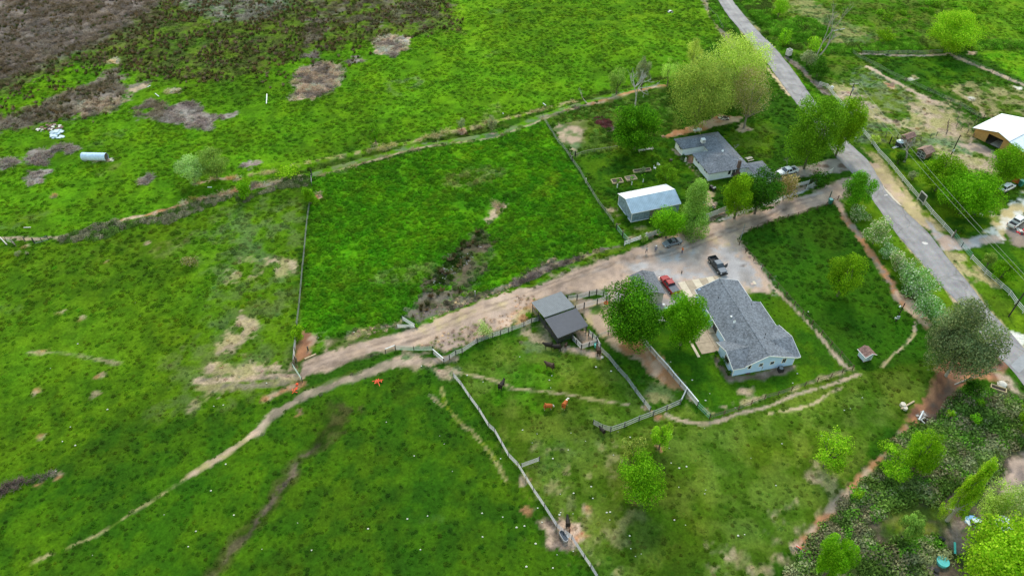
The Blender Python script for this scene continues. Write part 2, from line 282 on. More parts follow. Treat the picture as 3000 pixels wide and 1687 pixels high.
# --- right-hand gully
poly('red', 'red2', '32 1700,760 1950,700 2300,640 2420,760 2300,900 2000,900 1950,1010 1900,1150 1700,1300 1560,1400 1400,1330 1430,1200 1560,1120 1680,950', 1, 1.3, 1, tag='ditch')
poly('mauve', 'brown', '32 2100,640 2280,600 2350,760 2200,760', 1, 1.3, .7)
poly('dirt', 'verge', '32 2300,850 2450,900 2575,1100 2400,1000', 1, 1, .8)
line('red2', 'brown', '32 1930,820 1880,960 1780,1100 1600,1330', 2.2, 1, .9, .8)
line('tan', 'red', '32 1400,1400 | 33 1260,120 1060,320 900,480 780,640 560,860 440,1000 360,1100', 1.1, .7, .9, .9, tag='ditch')
poly('red', 'tan', '33 240,1120 400,1060 420,1130 300,1260 230,1200', .6, .8, .95)
poly('straw', 'tan', '33 0,1290 200,1250 0,1449 -150,1449', 1.5, 2, .7)
poly('bram', 'mud', '32 1950,1000 2600,1080 2700,1600 1300,1600 1500,1400 1800,1200', 1.2, 1.5, .95, tag='undergrowth')
poly('bram', 'mud', '33 1300,100 2700,0 2700,1700 100,1700 300,1250 900,700', 1.2, 1.5, .95, tag='undergrowth')
poly('yellow', 'olive', '33 1350,740 1700,700 1800,900 1600,1020 1300,1000 1150,900', 3, 3, .7)
poly('lawn', 'shade', '33 1150,900 1600,1150 1500,1500 1250,1300 1150,1100', 3, 3, .7)
poly('dirt', 'mauve', '33 2320,480 2480,250 2650,200 2650,560 2300,700', 1.5, 2, .95, tag='bare_soil')
poly('mauve', 'dirt', '33 1800,1000 1950,900 2000,1150 1850,1180', 1.2, 1.5, .9)
poly('mauve', 'dirt', '33 1500,1300 1700,1300 1760,1500 1450,1500', 1.2, 1.5, .9)
# --- neighbour yard
poly('tan', 'sage', '20 480,1240 740,1220 700,1449 | 21 640,120 560,0 | 20 400,1300', 1.2, 1.5, .9, tag='bare_soil')
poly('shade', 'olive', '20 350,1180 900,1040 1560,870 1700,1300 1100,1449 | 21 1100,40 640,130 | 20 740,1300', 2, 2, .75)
spots('brown', 'mauve', '20 880,1190 950,1250 990,1290', 1.5)
poly('tan', 'red', '20 1500,1370 1900,1230 2100,1150 2300,1180 2280,1230 2000,1290 1600,1380', .8, 1, .9, tag='bare_soil')
spots('tan', 'dirt', '20 2330,1290', 2.2, op=.8)
poly('hay', 'tan', '21 1850,470 2030,480 2020,600 1920,590', 1, 1.2, .95, tag='bare_soil')
poly('tan', 'dirt', '21 1920,590 2060,590 2060,650 1940,650', .8, 1, .95)
poly('tan', 'past', '21 940,630 1060,640 1200,800 1400,880 1180,970 1050,830', 1.2, 1.5, .8, patch=.4)
poly('red', 'dirt', '21 1610,50 1700,110 1640,60 | 21 1970,370 1700,120 1690,130 1930,380', .5, .5, .9)
poly('red', 'mauve', '21 1750,110 1830,110 1830,180 1790,200', .4, .4, .9)
poly('mud', 'dirt', '21 1200,960 1500,920 1950,780 2300,680 2600,560 | 31 0,580 220,470 500,390 | 31 500,330 230,440 | 21 2400,560 1900,740', 1, 1, .8)
line('pale', 'gravel', '21 2080,770 2300,690 2575,600 | 31 100,560 300,490 480,410', .9, .4, .4, .85)
line('grey', 'dirt', '31 40,620 240,540' , .6, .4, .4, .6)
poly('mud', 'grey', '31 -60,340 120,250 350,220 650,150 800,120 860,260 700,290 560,300 300,350 0,400', .7, .7, 1, tag='side_drive')
poly('mauve', 'dirt', '31 230,470 380,420 390,450 260,500', .5, .5, .8)
poly('dirt', 'tan', '31 660,560 760,600 800,780 720,680', .8, .8, .9)
poly('tan', 'straw', '30 1180,820 1290,860 1260,900 1190,860', .7, .8, .9)
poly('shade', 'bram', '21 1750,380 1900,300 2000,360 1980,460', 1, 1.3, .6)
# --- road margins and right-hand yard
poly('hay', 'tan', '31 1000,170 1100,200 1340,440 1560,700 1800,950 1700,900 1480,790 1330,620 1160,440', .8, 1.2, .95, tag='road_shoulder')
poly('dirt', 'gravel', '31 1560,720 1750,900 1900,960 2270,900 2420,940 2300,1000 2000,1050 1780,1080 1740,1050', .8, .8, 1, tag='side_drive')
poly('hay', 'pale', '31 2200,900 2300,700 2600,500 2650,640 2420,860 2350,960', 1.2, 2, .95, tag='bare_soil')
poly('verge', 'lawn2', '31 2240,760 2350,700 2300,780', .8, 1, .8)
poly('dirt2', 'mauve', '31 2380,880 2700,640 2700,1100 2450,1000', 1, 1, .95, tag='side_drive')
line('hay', 'tan', '30 50,740 220,960', 1.0, .3, .4, .9)
line('hay', 'tan', '30 -350,180 0,690 200,950', .8, .3, .4, .8)
line('hay', 'tan', '31 1280,860 1560,1200 1790,1449 | 32 1900,150', .8, .35, .4, .9)
line('hay', 'straw', '31 1790,1080 1900,1250 2060,1449 | 32 2180,180 2400,420 2575,600', .9, .4, .5, .85)
poly('straw', 'pale', '32 2380,400 2600,500 2600,640 2450,560', .8, 1.2, .9)
line('brown', 'mauve', '30 190,570 350,700 450,800 600,940', 2.2, .7, 1, .9)
line('verge', 'lush2', '30 60,480 250,700 400,860 600,1060', 1.6, .6, .8, .8)
line('straw', 'sage', '30 -60,330 | 20 2150,0 2600,560', 1.4, .5, .8, .8)
line('mauve', 'straw', '20 1930,0 2100,280 2250,480 2400,620', 2.6, .8, 1, .8)
line('tan', 'dirt', '30 1000,670 1380,880 1700,1040', 1.5, .5, .7, .85, tag='footpath')
line('tan', 'mauve', '30 1820,540 2000,620 2300,740 2575,860', 1.6, .6, .8, .85, tag='footpath')
line('grey', 'tan', '30 950,540 1200,560 1500,560 1800,545', 1.2, .5, .6, .8)
poly('tan', 'dirt', '30 1990,510 2100,520 2090,560 2000,550', .8, 1, .9)
line('tan', 'straw', '30 1880,920 2020,1000 2130,1080 2180,1180', 1.0, .4, .5, .8)
for q in ('30 800,800 1000,700', '30 990,880 1130,800', '30 1150,1010 1390,880', '30 700,780 900,700'):
    line('lawn', 'verge', q, .8, .4, .3, .7)
spots('red', 'brown', '30 1230,850 1250,865 1290,1215', 1.3)
spots('lawn', 'bot2', '30 1290,1180 1230,1170 1350,1150', 2.0, op=.8)
spots('pale', 'straw', '30 1480,780 1440,800 2520,880 2040,990', 1.3, op=.8)
poly('lawn', 'lush', '30 1080,1250 1300,1280 1500,1380 1200,1400', 2, 3, .7, patch=.4)
poly('dirt', 'mauve', '30 2000,1449 2050,1380 | 31 2060,-20 2280,60 2300,160 1900,0', 1, 1, .9, tag='side_drive')
poly('lawn2', 'verge', '30 850,1449 1060,1449 | 31 1060,40 1000,30 900,0', 1, 1, .8)

poly('ltop', 'verge', '02 -200,200 900,0 1300,500 700,900 0,700', 9, 9, .3, patch=.45)
poly('olive', 'left', '01 200,1100 1200,900 1900,1200 900,1449', 9, 9, .3, patch=.45)
# loose random variety in the swards: long thin drifts of other grasses and thin spots
_rg = np.random.default_rng(77)
for _i in range(170):
    _x, _y = _rg.uniform(-150, 150), _rg.uniform(48, 280)
    if _x > 20 and 95 < _y < 190: continue
    _a = _rg.normal(.35, .5); _l = _rg.uniform(2, 9); _w = _l * _rg.uniform(.2, .5); _n = 10
    _P = np.array([[_x + math.cos(_a) * math.cos(t) * _l - math.sin(_a) * math.sin(t) * _w, _y + math.sin(_a) * math.cos(t) * _l + math.cos(_a) * math.sin(t) * _w] for t in np.arange(_n) / _n * 6.283])
    _c = [('olive', 'past'), ('straw', 'olive'), ('dark', 'bot'), ('bot', 'lawn'), ('verge', 'left'), ('sage', 'olive')][_rg.integers(0, 6)]
    if _c[0] == 'straw' and _y > 200: continue
    LY.insert(45, dict(k='p', P=_P, c1=_c[0], c2=_c[1], e=2.0, w=2.0, op=float(_rg.uniform(.15, .34)), patch=None, tag=None, sc=.5, den=None)) if _y < 100 or _x < 10 else None
# ---------------------------------------------------------------- painting and heights
def paint(X, Y):
    sh = X.shape; X = X.ravel(); Y = Y.ravel(); n = len(X)
    col = np.tile(C['bot'], (n, 1)); tag = np.zeros(n, np.int16)
    wn = fbm(X * .45, Y * .45, 3, 4) - .5; wn2 = fbm(X * 1.3, Y * 1.3, 9, 3) - .5
    for ly in LY:
        P = ly['P']; m = ly['e'] + ly['w'] + ly.get('r', 0) + 1
        if ly['w'] > 3: m += ly['w']
        bx = (X > P[:, 0].min() - m) & (X < P[:, 0].max() + m) & (Y > P[:, 1].min() - m) & (Y < P[:, 1].max() + m)
        ii = np.nonzero(bx)[0]
        if len(ii) == 0: continue
        x = X[ii]; y = Y[ii]
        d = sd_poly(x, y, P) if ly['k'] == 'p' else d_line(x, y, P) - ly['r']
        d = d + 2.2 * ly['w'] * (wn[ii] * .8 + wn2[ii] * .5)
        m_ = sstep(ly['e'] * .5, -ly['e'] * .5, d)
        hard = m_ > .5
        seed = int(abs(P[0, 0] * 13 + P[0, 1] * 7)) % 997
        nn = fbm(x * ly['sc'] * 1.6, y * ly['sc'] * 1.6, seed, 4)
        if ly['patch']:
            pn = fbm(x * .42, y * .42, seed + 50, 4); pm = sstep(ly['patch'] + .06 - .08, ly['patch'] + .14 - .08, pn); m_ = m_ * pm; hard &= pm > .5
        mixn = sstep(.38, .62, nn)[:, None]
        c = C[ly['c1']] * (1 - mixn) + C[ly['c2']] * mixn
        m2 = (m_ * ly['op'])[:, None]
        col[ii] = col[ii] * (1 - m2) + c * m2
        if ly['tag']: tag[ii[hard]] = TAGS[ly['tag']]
        elif ly['op'] >= .8 and not ly['patch'] and ly['c1'] in GREENS: tag[ii[hard]] = 0
    # mottling that belongs to the plants and soil themselves
    a = fbm(X * .09, Y * .09, 21, 3); b = fbm(X * .7, Y * .7, 22, 3); e = fbm(X * .025 + 3, Y * .025, 28, 2)
    g = (1 + .55 * (a - .5) + .5 * (b - .5) + .35 * (e - .5))[:, None]; col = col * g
    hue = (fbm(X * .14, Y * .14, 31, 3) - .5)[:, None] * (col[:, 1:2] > col[:, 0:1] * 1.08)
    col = col * (1 + hue * np.array([.5, .1, -.3]))
    return np.clip(col, .004, .95).reshape(*sh, 3), tag.reshape(sh)
TAGS = dict(none=0, dirt_road=1, gravel_yard=2, footpath=3, bare_soil=4, marsh=5, ditch=6, undergrowth=7, side_drive=8, road_shoulder=9)
GREENS = ('top', 'left', 'lush', 'bot', 'past', 'lawn', 'verge', 'top2', 'ltop', 'lawn2', 'lush2', 'olive')
RELIEF = [(PTS('32 1930,820 1880,960 1780,1100 1600,1330'), 2.2, -1.1), (PTS('33 1260,120 1060,320 900,480 780,640 560,860 440,1000 360,1100'), 1.2, -.45),
          (PTS('13 620,110 440,260 340,430 200,620 0,900 | 03 2480,1040 2330,1150 2200,1360 2060,1550'), 1.6, -.45), (PTS('12 900,1230 760,1449 | 13 620,110'), 2.4, -.4),
          (PTS('10 1300,1449 2000,1340 | 20 -60,1180 600,1020 1560,760'), 1.6, -.4), (PTS('11 300,320 1100,110 | 20 -60,1260'), 1.6, -.35), (PTS('11 -60,240 500,200 1180,60 | 10 1900,1340 2575,1180'), 1.4, .35),
          (PTS('20 300,1190 800,1050 1540,870'), 1.4, .35), (PTS('30 190,570 350,700 450,800 600,940'), 1.5, -.4), (PTS('12 1640,350 1900,230 2300,90 | 21 0,1410 480,1200 800,1100'), 1.2, -.25)]
def height(X, Y, tag=None):
    h = .55 * (fbm(X * .3, Y * .3, 41, 4) - .5) + .3 * (fbm(X * .75, Y * .95, 45, 3) - .5) - .05
    if tag is not None: h = np.where((tag > 0) & (tag < 5) | (tag > 7), h * .22, h)
    h = np.where((tag == 5) | (tag == 7), h * 1.6, h) if tag is not None else h
    fade = np.ones(X.shape)
    for P in FLAT: fade = np.minimum(fade, sstep(0, 3, sd_poly(X, Y, P)))
    h = h * (.12 + .88 * fade)
    for P, r, dz in RELIEF: h = h + dz * np.exp(-(d_line(X, Y, P) / r) ** 2)
    return h
FLAT = [PTS('22 1330,500 1620,840 1870,1160 1990,1300 | 32 -50,1100 840,810 90,20 | 31 -60,1320 | 21 2280,1010 900,950 1100,1449'), PTS('31 1100,-60 600,60 620,560 960,1080 1560,1600 | 32 2200,900 2600,900 2600,200 | 31 2600,900')]
# ---------------------------------------------------------------- materials
MATS = {}
def nodes(m):
    m.use_nodes = True; t = m.node_tree; t.nodes.clear(); o = t.nodes.new('ShaderNodeOutputMaterial'); return t, t.nodes, t.links, o
def mat(name, col, rough=.7, metal=0.0, var=.12, scale=1.5, spec=.3, bump=0.0, coat=0.0, obj=False):
    if name in MATS: return MATS[name]
    m = bpy.data.materials.new(name); t, N, K, o = nodes(m)
    b = N.new('ShaderNodeBsdfPrincipled'); b.inputs['Roughness'].default_value = rough; b.inputs['Metallic'].default_value = metal
    b.inputs['Specular IOR Level'].default_value = spec; b.inputs['Coat Weight'].default_value = coat
    tc = N.new('ShaderNodeTexCoord'); nz = N.new('ShaderNodeTexNoise'); nz.inputs['Scale'].default_value = scale; nz.inputs['Detail'].default_value = 5
    K.new(tc.outputs['Object'], nz.inputs['Vector'])
    mr = N.new('ShaderNodeMapRange'); mr.inputs[1].default_value = .3; mr.inputs[2].default_value = .7; mr.inputs[3].default_value = 1 - var; mr.inputs[4].default_value = 1 + var
    K.new(nz.outputs['Fac'], mr.inputs[0])
    vm = N.new('ShaderNodeVectorMath'); vm.operation = 'SCALE'; vm.inputs[0].default_value = tuple(col); K.new(mr.outputs[0], vm.inputs['Scale'])
    K.new(vm.outputs[0], b.inputs['Base Color'])
    if bump:
        bp = N.new('ShaderNodeBump'); bp.inputs['Strength'].default_value = bump; bp.inputs['Distance'].default_value = .05; K.new(nz.outputs['Fac'], bp.inputs['Height']); K.new(bp.outputs[0], b.inputs['Normal'])
    K.new(b.outputs[0], o.inputs[0]); MATS[name] = m; return m
def tint_mat(name, rough=.85, transl=0.0, inst=False, nscale=2.0, nvar=.25, bump=0.0, attr='tint'):
    m = bpy.data.materials.new(name); t, N, K, o = nodes(m)
    a = N.new('ShaderNodeAttribute'); a.attribute_name = attr; a.attribute_type = 'INSTANCER' if inst else 'GEOMETRY'
    src = a.outputs['Color']
    if nvar:
        g = N.new('ShaderNodeNewGeometry'); nz = N.new('ShaderNodeTexNoise'); nz.inputs['Scale'].default_value = nscale; nz.inputs['Detail'].default_value = 8; nz.inputs['Roughness'].default_value = .78
        K.new(g.outputs['Position'], nz.inputs['Vector'])
        mr = N.new('ShaderNodeMapRange'); mr.inputs[1].default_value = .3; mr.inputs[2].default_value = .7; mr.inputs[3].default_value = 1 - nvar; mr.inputs[4].default_value = 1 + nvar
        K.new(nz.outputs['Fac'], mr.inputs[0]); vm = N.new('ShaderNodeVectorMath'); vm.operation = 'SCALE'; K.new(src, vm.inputs[0]); K.new(mr.outputs[0], vm.inputs['Scale']); src = vm.outputs[0]
    b = N.new('ShaderNodeBsdfPrincipled'); b.inputs['Roughness'].default_value = rough; b.inputs['Specular IOR Level'].default_value = .03; K.new(src, b.inputs['Base Color'])
    if bump:
        bp = N.new('ShaderNodeBump'); bp.inputs['Strength'].default_value = bump; bp.inputs['Distance'].default_value = .25; K.new(nz.outputs['Fac'], bp.inputs['Height']); K.new(bp.outputs[0], b.inputs['Normal'])
    if transl:
        tr = N.new('ShaderNodeBsdfTranslucent'); K.new(src, tr.inputs['Color']); mx = N.new('ShaderNodeMixShader'); mx.inputs[0].default_value = transl
        K.new(b.outputs[0], mx.inputs[1]); K.new(tr.outputs[0], mx.inputs[2]); K.new(mx.outputs[0], o.inputs[0])
    else: K.new(b.outputs[0], o.inputs[0])
    return m
M_GROUND = tint_mat('ground_cover', .95, nscale=1.5, nvar=.5, bump=.6)
M_SOIL = tint_mat('bare_ground', .95, nscale=3.5, nvar=.22, bump=.25)
M_INST = tint_mat('tuft_blades', .8, .25, inst=True, nscale=3., nvar=.15)
M_LEAF = tint_mat('tree_leaves', .65, .4, nvar=0)
def new_mesh(name, V, F, mats, attr=None, mi=None, smooth=False):
    me = bpy.data.meshes.new(name); V = np.asarray(V, np.float32)
    if isinstance(F, np.ndarray):
        n, k = F.shape; me.vertices.add(len(V)); me.vertices.foreach_set('co', V.ravel()); me.loops.add(n * k); me.loops.foreach_set('vertex_index', F.astype(np.int32).ravel())
        me.polygons.add(n); me.polygons.foreach_set('loop_start', np.arange(0, n * k, k, dtype=np.int32)); me.polygons.foreach_set('loop_total', np.full(n, k, np.int32)); me.update(calc_edges=True)
    else: me.from_pydata([tuple(map(float, v)) for v in V], [], F)
    for m in (mats if isinstance(mats, (list, tuple)) else [mats]): me.materials.append(m)
    if attr is not None:
        a = me.attributes.new('tint', 'FLOAT_COLOR', 'POINT'); c = np.ones((len(V), 4), np.float32); c[:, :3] = attr; a.data.foreach_set('color', c.ravel())
    if mi is not None: me.polygons.foreach_set('material_index', np.asarray(mi, np.int32))
    if smooth: me.polygons.foreach_set('use_smooth', np.ones(len(me.polygons), bool))
    return me
def link(name, me, parent=None, loc=None, rot=None, **props):
    o = bpy.data.objects.new(name, me); SC.collection.objects.link(o)
    if parent is not None: o.parent = parent
    if loc is not None: o.location = loc
    if rot is not None: o.rotation_euler = rot
    for k, v in props.items(): o[k] = v
    return o
def thing(name, label, cat, loc=(0, 0, 0), rz=0.0, group=None):
    o = link(name, None, None, loc, (0, 0, rz)); o['label'] = label; o['category'] = cat; o.empty_display_size = .3
    if group: o['group'] = group
    return o
def tag(o, label, cat, group=None):
    o['label'] = label; o['category'] = cat
    if group: o['group'] = group
    return o
# ---------------------------------------------------------------- ground sheets
GX0, GX1, GY0, GY1, GS = -235.0, 235.0, 36.0, 318.0, .5
xs = np.arange(GX0, GX1 + .01, GS); ys = np.arange(GY0, GY1 + .01, GS)
far = np.array([6, 15, 40, 110, 300, 900, 3000.])
xs = np.concatenate([GX0 - far[::-1], xs, GX1 + far]); ys = np.concatenate([GY0 - far[::-1], ys, GY1 + far])
XX, YY = np.meshgrid(xs, ys); COL, TAG = paint(XX, YY)
ZZ = height(XX, YY, TAG)
rd_l = smooth_pts(PTS('20 2040,-60 2070,0 2180,170 2320,330 2470,520 2575,650 | 30 30,690 210,940 | 31 -90,40 480,-270' .replace(' | 31 -90,40 480,-270', '') + ' | 31 640,60 690,140 850,300 1020,520 1260,860 1430,1060 1560,1210 1770,1449 | 32 1950,190 2200,560 2460,830 2600,1010'), 3)
rd_r = smooth_pts(PTS('20 2190,-40 2215,0 2390,220 2575,420 | 30 -10,400 160,590 290,760 430,960 490,1040 | 31 690,-200 830,0 1010,170 1160,420 1330,620 1600,880 1740,1060 1870,1220 2060,1449 | 32 2200,190 2400,400 2575,600 2700,760'), 3)
ROADP = np.vstack([rd_l, rd_r[::-1]]); on_road = sd_poly(XX, YY, ROADP) < .25
ZZ = np.where(on_road, np.minimum(ZZ, -.03), ZZ)
def zat(x, y):
    i = int(np.clip(np.searchsorted(xs, x) - 1, 0, len(xs) - 2)); j = int(np.clip(np.searchsorted(ys, y) - 1, 0, len(ys) - 2))
    fx = (x - xs[i]) / (xs[i + 1] - xs[i]); fy = (y - ys[j]) / (ys[j + 1] - ys[j])
    return float((ZZ[j, i] * (1 - fx) + ZZ[j, i + 1] * fx) * (1 - fy) + (ZZ[j + 1, i] * (1 - fx) + ZZ[j + 1, i + 1] * fx) * fy)
ny, nx = XX.shape; idx = np.arange(ny * nx).reshape(ny, nx)
quads = np.stack([idx[:-1, :-1], idx[:-1, 1:], idx[1:, 1:], idx[1:, :-1]], -1).reshape(-1, 4)
tq = np.stack([TAG[:-1, :-1], TAG[:-1, 1:], TAG[1:, 1:], TAG[1:, :-1]], -1).reshape(-1, 4); tq = np.sort(tq, 1)[:, 2]
VV = np.stack([XX, YY, ZZ], -1).reshape(-1, 3); CC = COL.reshape(-1, 3)
NAMES = {0: 'pasture', 1: 'dirt_road', 2: 'gravel_yard', 3: 'footpath', 4: 'bare_soil', 5: 'marsh', 6: 'ditch', 7: 'thicket_ground', 8: 'side_drive', 9: 'road_shoulder'}
for k, nm in NAMES.items():
    q = quads[tq == k]
    if len(q) == 0: continue
    u, inv = np.unique(q, return_inverse=True)
    link(nm, new_mesh(nm, VV[u], inv.reshape(-1, 4), M_SOIL if k in (1, 2, 3, 4, 6, 8, 9) else M_GROUND, CC[u], smooth=True), kind='structure')
# paved road: its own sheet with a thin edge
n = min(len(rd_l), len(rd_r))
def resample(P, n):
    d = np.concatenate([[0], np.cumsum(np.hypot(*np.diff(P, axis=0).T))]); t = np.linspace(0, d[-1], n); return np.stack([np.interp(t, d, P[:, 0]), np.interp(t, d, P[:, 1])], 1)
A, B = resample(rd_l, 160), resample(rd_r, 160); V = []; F = []; RC = []; RT = (0, .05, .15, .24, .36, .5, .64, .76, .85, .95, 1); RW = (.82, .95, 1.03, .9, 1.04, .97, 1.05, .9, 1.02, .93, .8)
for i in range(160):
    nz_ = .25 * (vnoise(np.array([i * .8]), np.array([3.3]), 5)[0] - .5)
    dv = (B[i] - A[i]) / np.linalg.norm(B[i] - A[i])
    for j, t in enumerate(RT):
        p = A[i] * (1 - t) + B[i] * t + (dv * nz_ * (1 if j else -1) if j in (0, 10) else 0)
        V.append((p[0], p[1], (.0, .05, .06, .07, .085, .09, .085, .07, .06, .05, .0)[j])); RC.append(RW[j] * (1 + .1 * (vnoise(np.array([i * .13 + j]), np.array([j * .7]), 9)[0] - .5)))
    if i:
        for j in range(10): a = (i - 1) * 11 + j; F.append((a, a + 1, a + 12, a + 11))
M_ROAD = bpy.data.materials.new('weathered_asphalt'); t, N, K, o = nodes(M_ROAD)
b = N.new('ShaderNodeBsdfPrincipled'); b.inputs['Roughness'].default_value = .9; g = N.new('ShaderNodeNewGeometry')
n1 = N.new('ShaderNodeTexNoise'); n1.inputs['Scale'].default_value = .35; n1.inputs['Detail'].default_value = 6; n2 = N.new('ShaderNodeTexNoise'); n2.inputs['Scale'].default_value = 4; n2.inputs['Detail'].default_value = 3
vo = N.new('ShaderNodeTexVoronoi'); vo.feature = 'DISTANCE_TO_EDGE'; vo.inputs['Scale'].default_value = .06
for q in (n1, n2): K.new(g.outputs['Position'], q.inputs['Vector'])
wv = N.new('ShaderNodeVectorMath'); wv.operation = 'MULTIPLY_ADD'; wv.inputs[1].default_value = (3, 3, 3); K.new(n1.outputs['Color'], wv.inputs[0]); K.new(g.outputs['Position'], wv.inputs[2]); K.new(wv.outputs[0], vo.inputs['Vector'])
r1 = N.new('ShaderNodeValToRGB'); r1.color_ramp.elements[0].position = .35; r1.color_ramp.elements[1].position = .68; r1.color_ramp.elements[0].color = (*L(132, 127, 127), 1); r1.color_ramp.elements[1].color = (*L(160, 154, 152), 1); K.new(n1.outputs['Fac'], r1.inputs[0])
mx = N.new('ShaderNodeMix'); mx.data_type = 'RGBA'; mx.blend_type = 'MULTIPLY'; mx.inputs[0].default_value = 1; K.new(r1.outputs[0], mx.inputs['A'])
r2 = N.new('ShaderNodeValToRGB'); r2.color_ramp.elements[0].position = .004; r2.color_ramp.elements[1].position = .012; r2.color_ramp.elements[0].color = (.8, .79, .78, 1); r2.color_ramp.elements[1].color = (1, 1, 1, 1); K.new(vo.outputs['Distance'], r2.inputs[0]); K.new(r2.outputs[0], mx.inputs['B'])
m3 = N.new('ShaderNodeMix'); m3.data_type = 'RGBA'; m3.blend_type = 'OVERLAY'; m3.inputs[0].default_value = .35; K.new(mx.outputs['Result'], m3.inputs['A']); K.new(n2.outputs['Color'], m3.inputs['B']); wa = N.new('ShaderNodeAttribute'); wa.attribute_name = 'tint'; m4 = N.new('ShaderNodeMix'); m4.data_type = 'RGBA'; m4.blend_type = 'MULTIPLY'; m4.inputs[0].default_value = 1; K.new(m3.outputs['Result'], m4.inputs['A']); K.new(wa.outputs['Color'], m4.inputs['B']); K.new(m4.outputs['Result'], b.inputs['Base Color']); K.new(b.outputs[0], o.inputs[0])
link('paved_road', new_mesh('paved_road', V, F, M_ROAD, np.repeat(np.array(RC)[:, None], 3, 1)), kind='structure')
# ---------------------------------------------------------------- ground cover: real tufts instanced on points
def tuft_mesh(name, kind, seed):
    r = np.random.default_rng(seed); V = []; F = []
    def tri(a, b_, c): k = len(V); V.extend([a, b_, c]); F.append((k, k + 1, k + 2))
    if kind == 'grass':
        for i in range(34):
            v = r.normal(size=3); v[2] = abs(v[2]) + .35; v /= np.linalg.norm(v); p = v * np.array([.62, .62, .34]) * r.uniform(.75, 1.05)
            nrm = v * np.array([1, 1, 1.6]) + r.normal(size=3) * .3; nrm /= np.linalg.norm(nrm); s = np.cross(nrm, r.normal(size=3)); s /= np.linalg.norm(s); u = np.cross(nrm, s); k = r.uniform(.1, .19)
            tri(p - s * k, p + s * k, p + u * k * 1.7)
    elif kind == 'rush':
        for i in range(34):
            a = r.random() * 6.283; d = r.random() ** .5 * .35; ln = r.uniform(.5, 1.0); wd = r.uniform(.04, .09); tilt = .1 + d * 1.4
            p = np.array([math.cos(a) * d * .5, math.sin(a) * d * .5, 0]); s = np.array([-math.sin(a), math.cos(a), 0]) * wd
            q = p + np.array([math.cos(a) * math.sin(tilt), math.sin(a) * math.sin(tilt), math.cos(tilt)]) * ln
            tri(p - s, p + s, q)
    elif kind == 'bramble':
        for i in range(130):
            v = r.normal(size=3); v[2] = abs(v[2]); v /= np.linalg.norm(v); p = v * np.array([.95, .95, .6]) * r.uniform(.5, 1.05)
            nrm = v + r.normal(size=3) * .55; nrm /= np.linalg.norm(nrm); s = np.cross(nrm, r.normal(size=3)); s /= np.linalg.norm(s); u = np.cross(nrm, s); k = r.uniform(.09, .17)
            tri(p - s * k, p + s * k, p + u * k * 1.5)
    elif kind == 'scrub':
        for i in range(44):
            a = r.random() * 6.283; el = r.uniform(.15, 1.4); ln = r.uniform(.5, 1.0); dr = np.array([math.cos(a) * math.cos(el), math.sin(a) * math.cos(el), math.sin(el) * .8]); s = np.cross(dr, r.normal(size=3)); s *= r.uniform(.018, .035) / np.linalg.norm(s)
            p = dr * .1; q = dr * ln + r.normal(size=3) * .12; q[2] = abs(q[2]); tri(p - s, p + s, q)
            for _ in range(2):
                f = r.uniform(.4, .9); b0 = p * (1 - f) + q * f; e2 = b0 + dr * .25 + r.normal(size=3) * .16; tri(b0 - s * 1.3, b0 + s * 1.3, e2)
    return new_mesh(name, np.array(V), np.array(F), M_INST)
LIB = {}
def lib(kind):
    if kind not in LIB:
        c = bpy.data.collections.new('kinds_of_' + kind); LIB[kind] = c
        for i in range(4): c.objects.link(bpy.data.objects.new('%s_source_%d' % (kind, i), tuft_mesh(kind + '_tuft', kind, 100 + i * 7)))
    return LIB[kind]
def scatter(name, kind, P, scale, tint, seed=0):
    me = bpy.data.meshes.new(name); me.vertices.add(len(P)); me.vertices.foreach_set('co', np.asarray(P, np.float32).ravel())
    a = me.attributes.new('tint', 'FLOAT_COLOR', 'POINT'); c = np.ones((len(P), 4), np.float32); c[:, :3] = tint; a.data.foreach_set('color', c.ravel())
    a = me.attributes.new('size', 'FLOAT_VECTOR', 'POINT'); a.data.foreach_set('vector', np.asarray(scale, np.float32).ravel())
    a = me.attributes.new('turn', 'FLOAT', 'POINT'); a.data.foreach_set('value', (rng.random(len(P)) * 6.283).astype(np.float32))
    o = link(name, me, kind='stuff')
    ng = bpy.data.node_groups.new(name + '_scatter', 'GeometryNodeTree'); ng.interface.new_socket('Geometry', in_out='INPUT', socket_type='NodeSocketGeometry'); ng.interface.new_socket('Geometry', in_out='OUTPUT', socket_type='NodeSocketGeometry')
    N = ng.nodes; K = ng.links; gi = N.new('NodeGroupInput'); go = N.new('NodeGroupOutput'); ci = N.new('GeometryNodeCollectionInfo'); ci.inputs['Collection'].default_value = lib(kind); ci.inputs['Separate Children'].default_value = True
    ip = N.new('GeometryNodeInstanceOnPoints'); ip.inputs['Pick Instance'].default_value = True; K.new(gi.outputs[0], ip.inputs['Points']); K.new(ci.outputs[0], ip.inputs['Instance'])
    s = N.new('GeometryNodeInputNamedAttribute'); s.data_type = 'FLOAT_VECTOR'; s.inputs['Name'].default_value = 'size'; K.new([q for q in s.outputs if q.enabled][0], ip.inputs['Scale'])
    r = N.new('GeometryNodeInputNamedAttribute'); r.data_type = 'FLOAT'; r.inputs['Name'].default_value = 'turn'; cx = N.new('ShaderNodeCombineXYZ'); K.new([q for q in r.outputs if q.enabled][0], cx.inputs['Z']); K.new(cx.outputs[0], ip.inputs['Rotation'])
    K.new(ip.outputs[0], go.inputs[0]); md = o.modifiers.new('scatter', 'NODES'); md.node_group = ng
    return o
def field_points(step, x0=-215, x1=225, y0=40, y1=292, jit=1.0):
    gx, gy = np.meshgrid(np.arange(x0, x1, step), np.arange(y0, y1, step * .9)); gx = gx + (rng.random(gx.shape) - .5) * step * jit; gy = gy + (rng.random(gx.shape) - .5) * step * jit
    gx = gx.ravel(); gy = gy.ravel(); keep = (np.abs(gx) < (gy * .74 + 42 + 8)); return gx[keep], gy[keep]
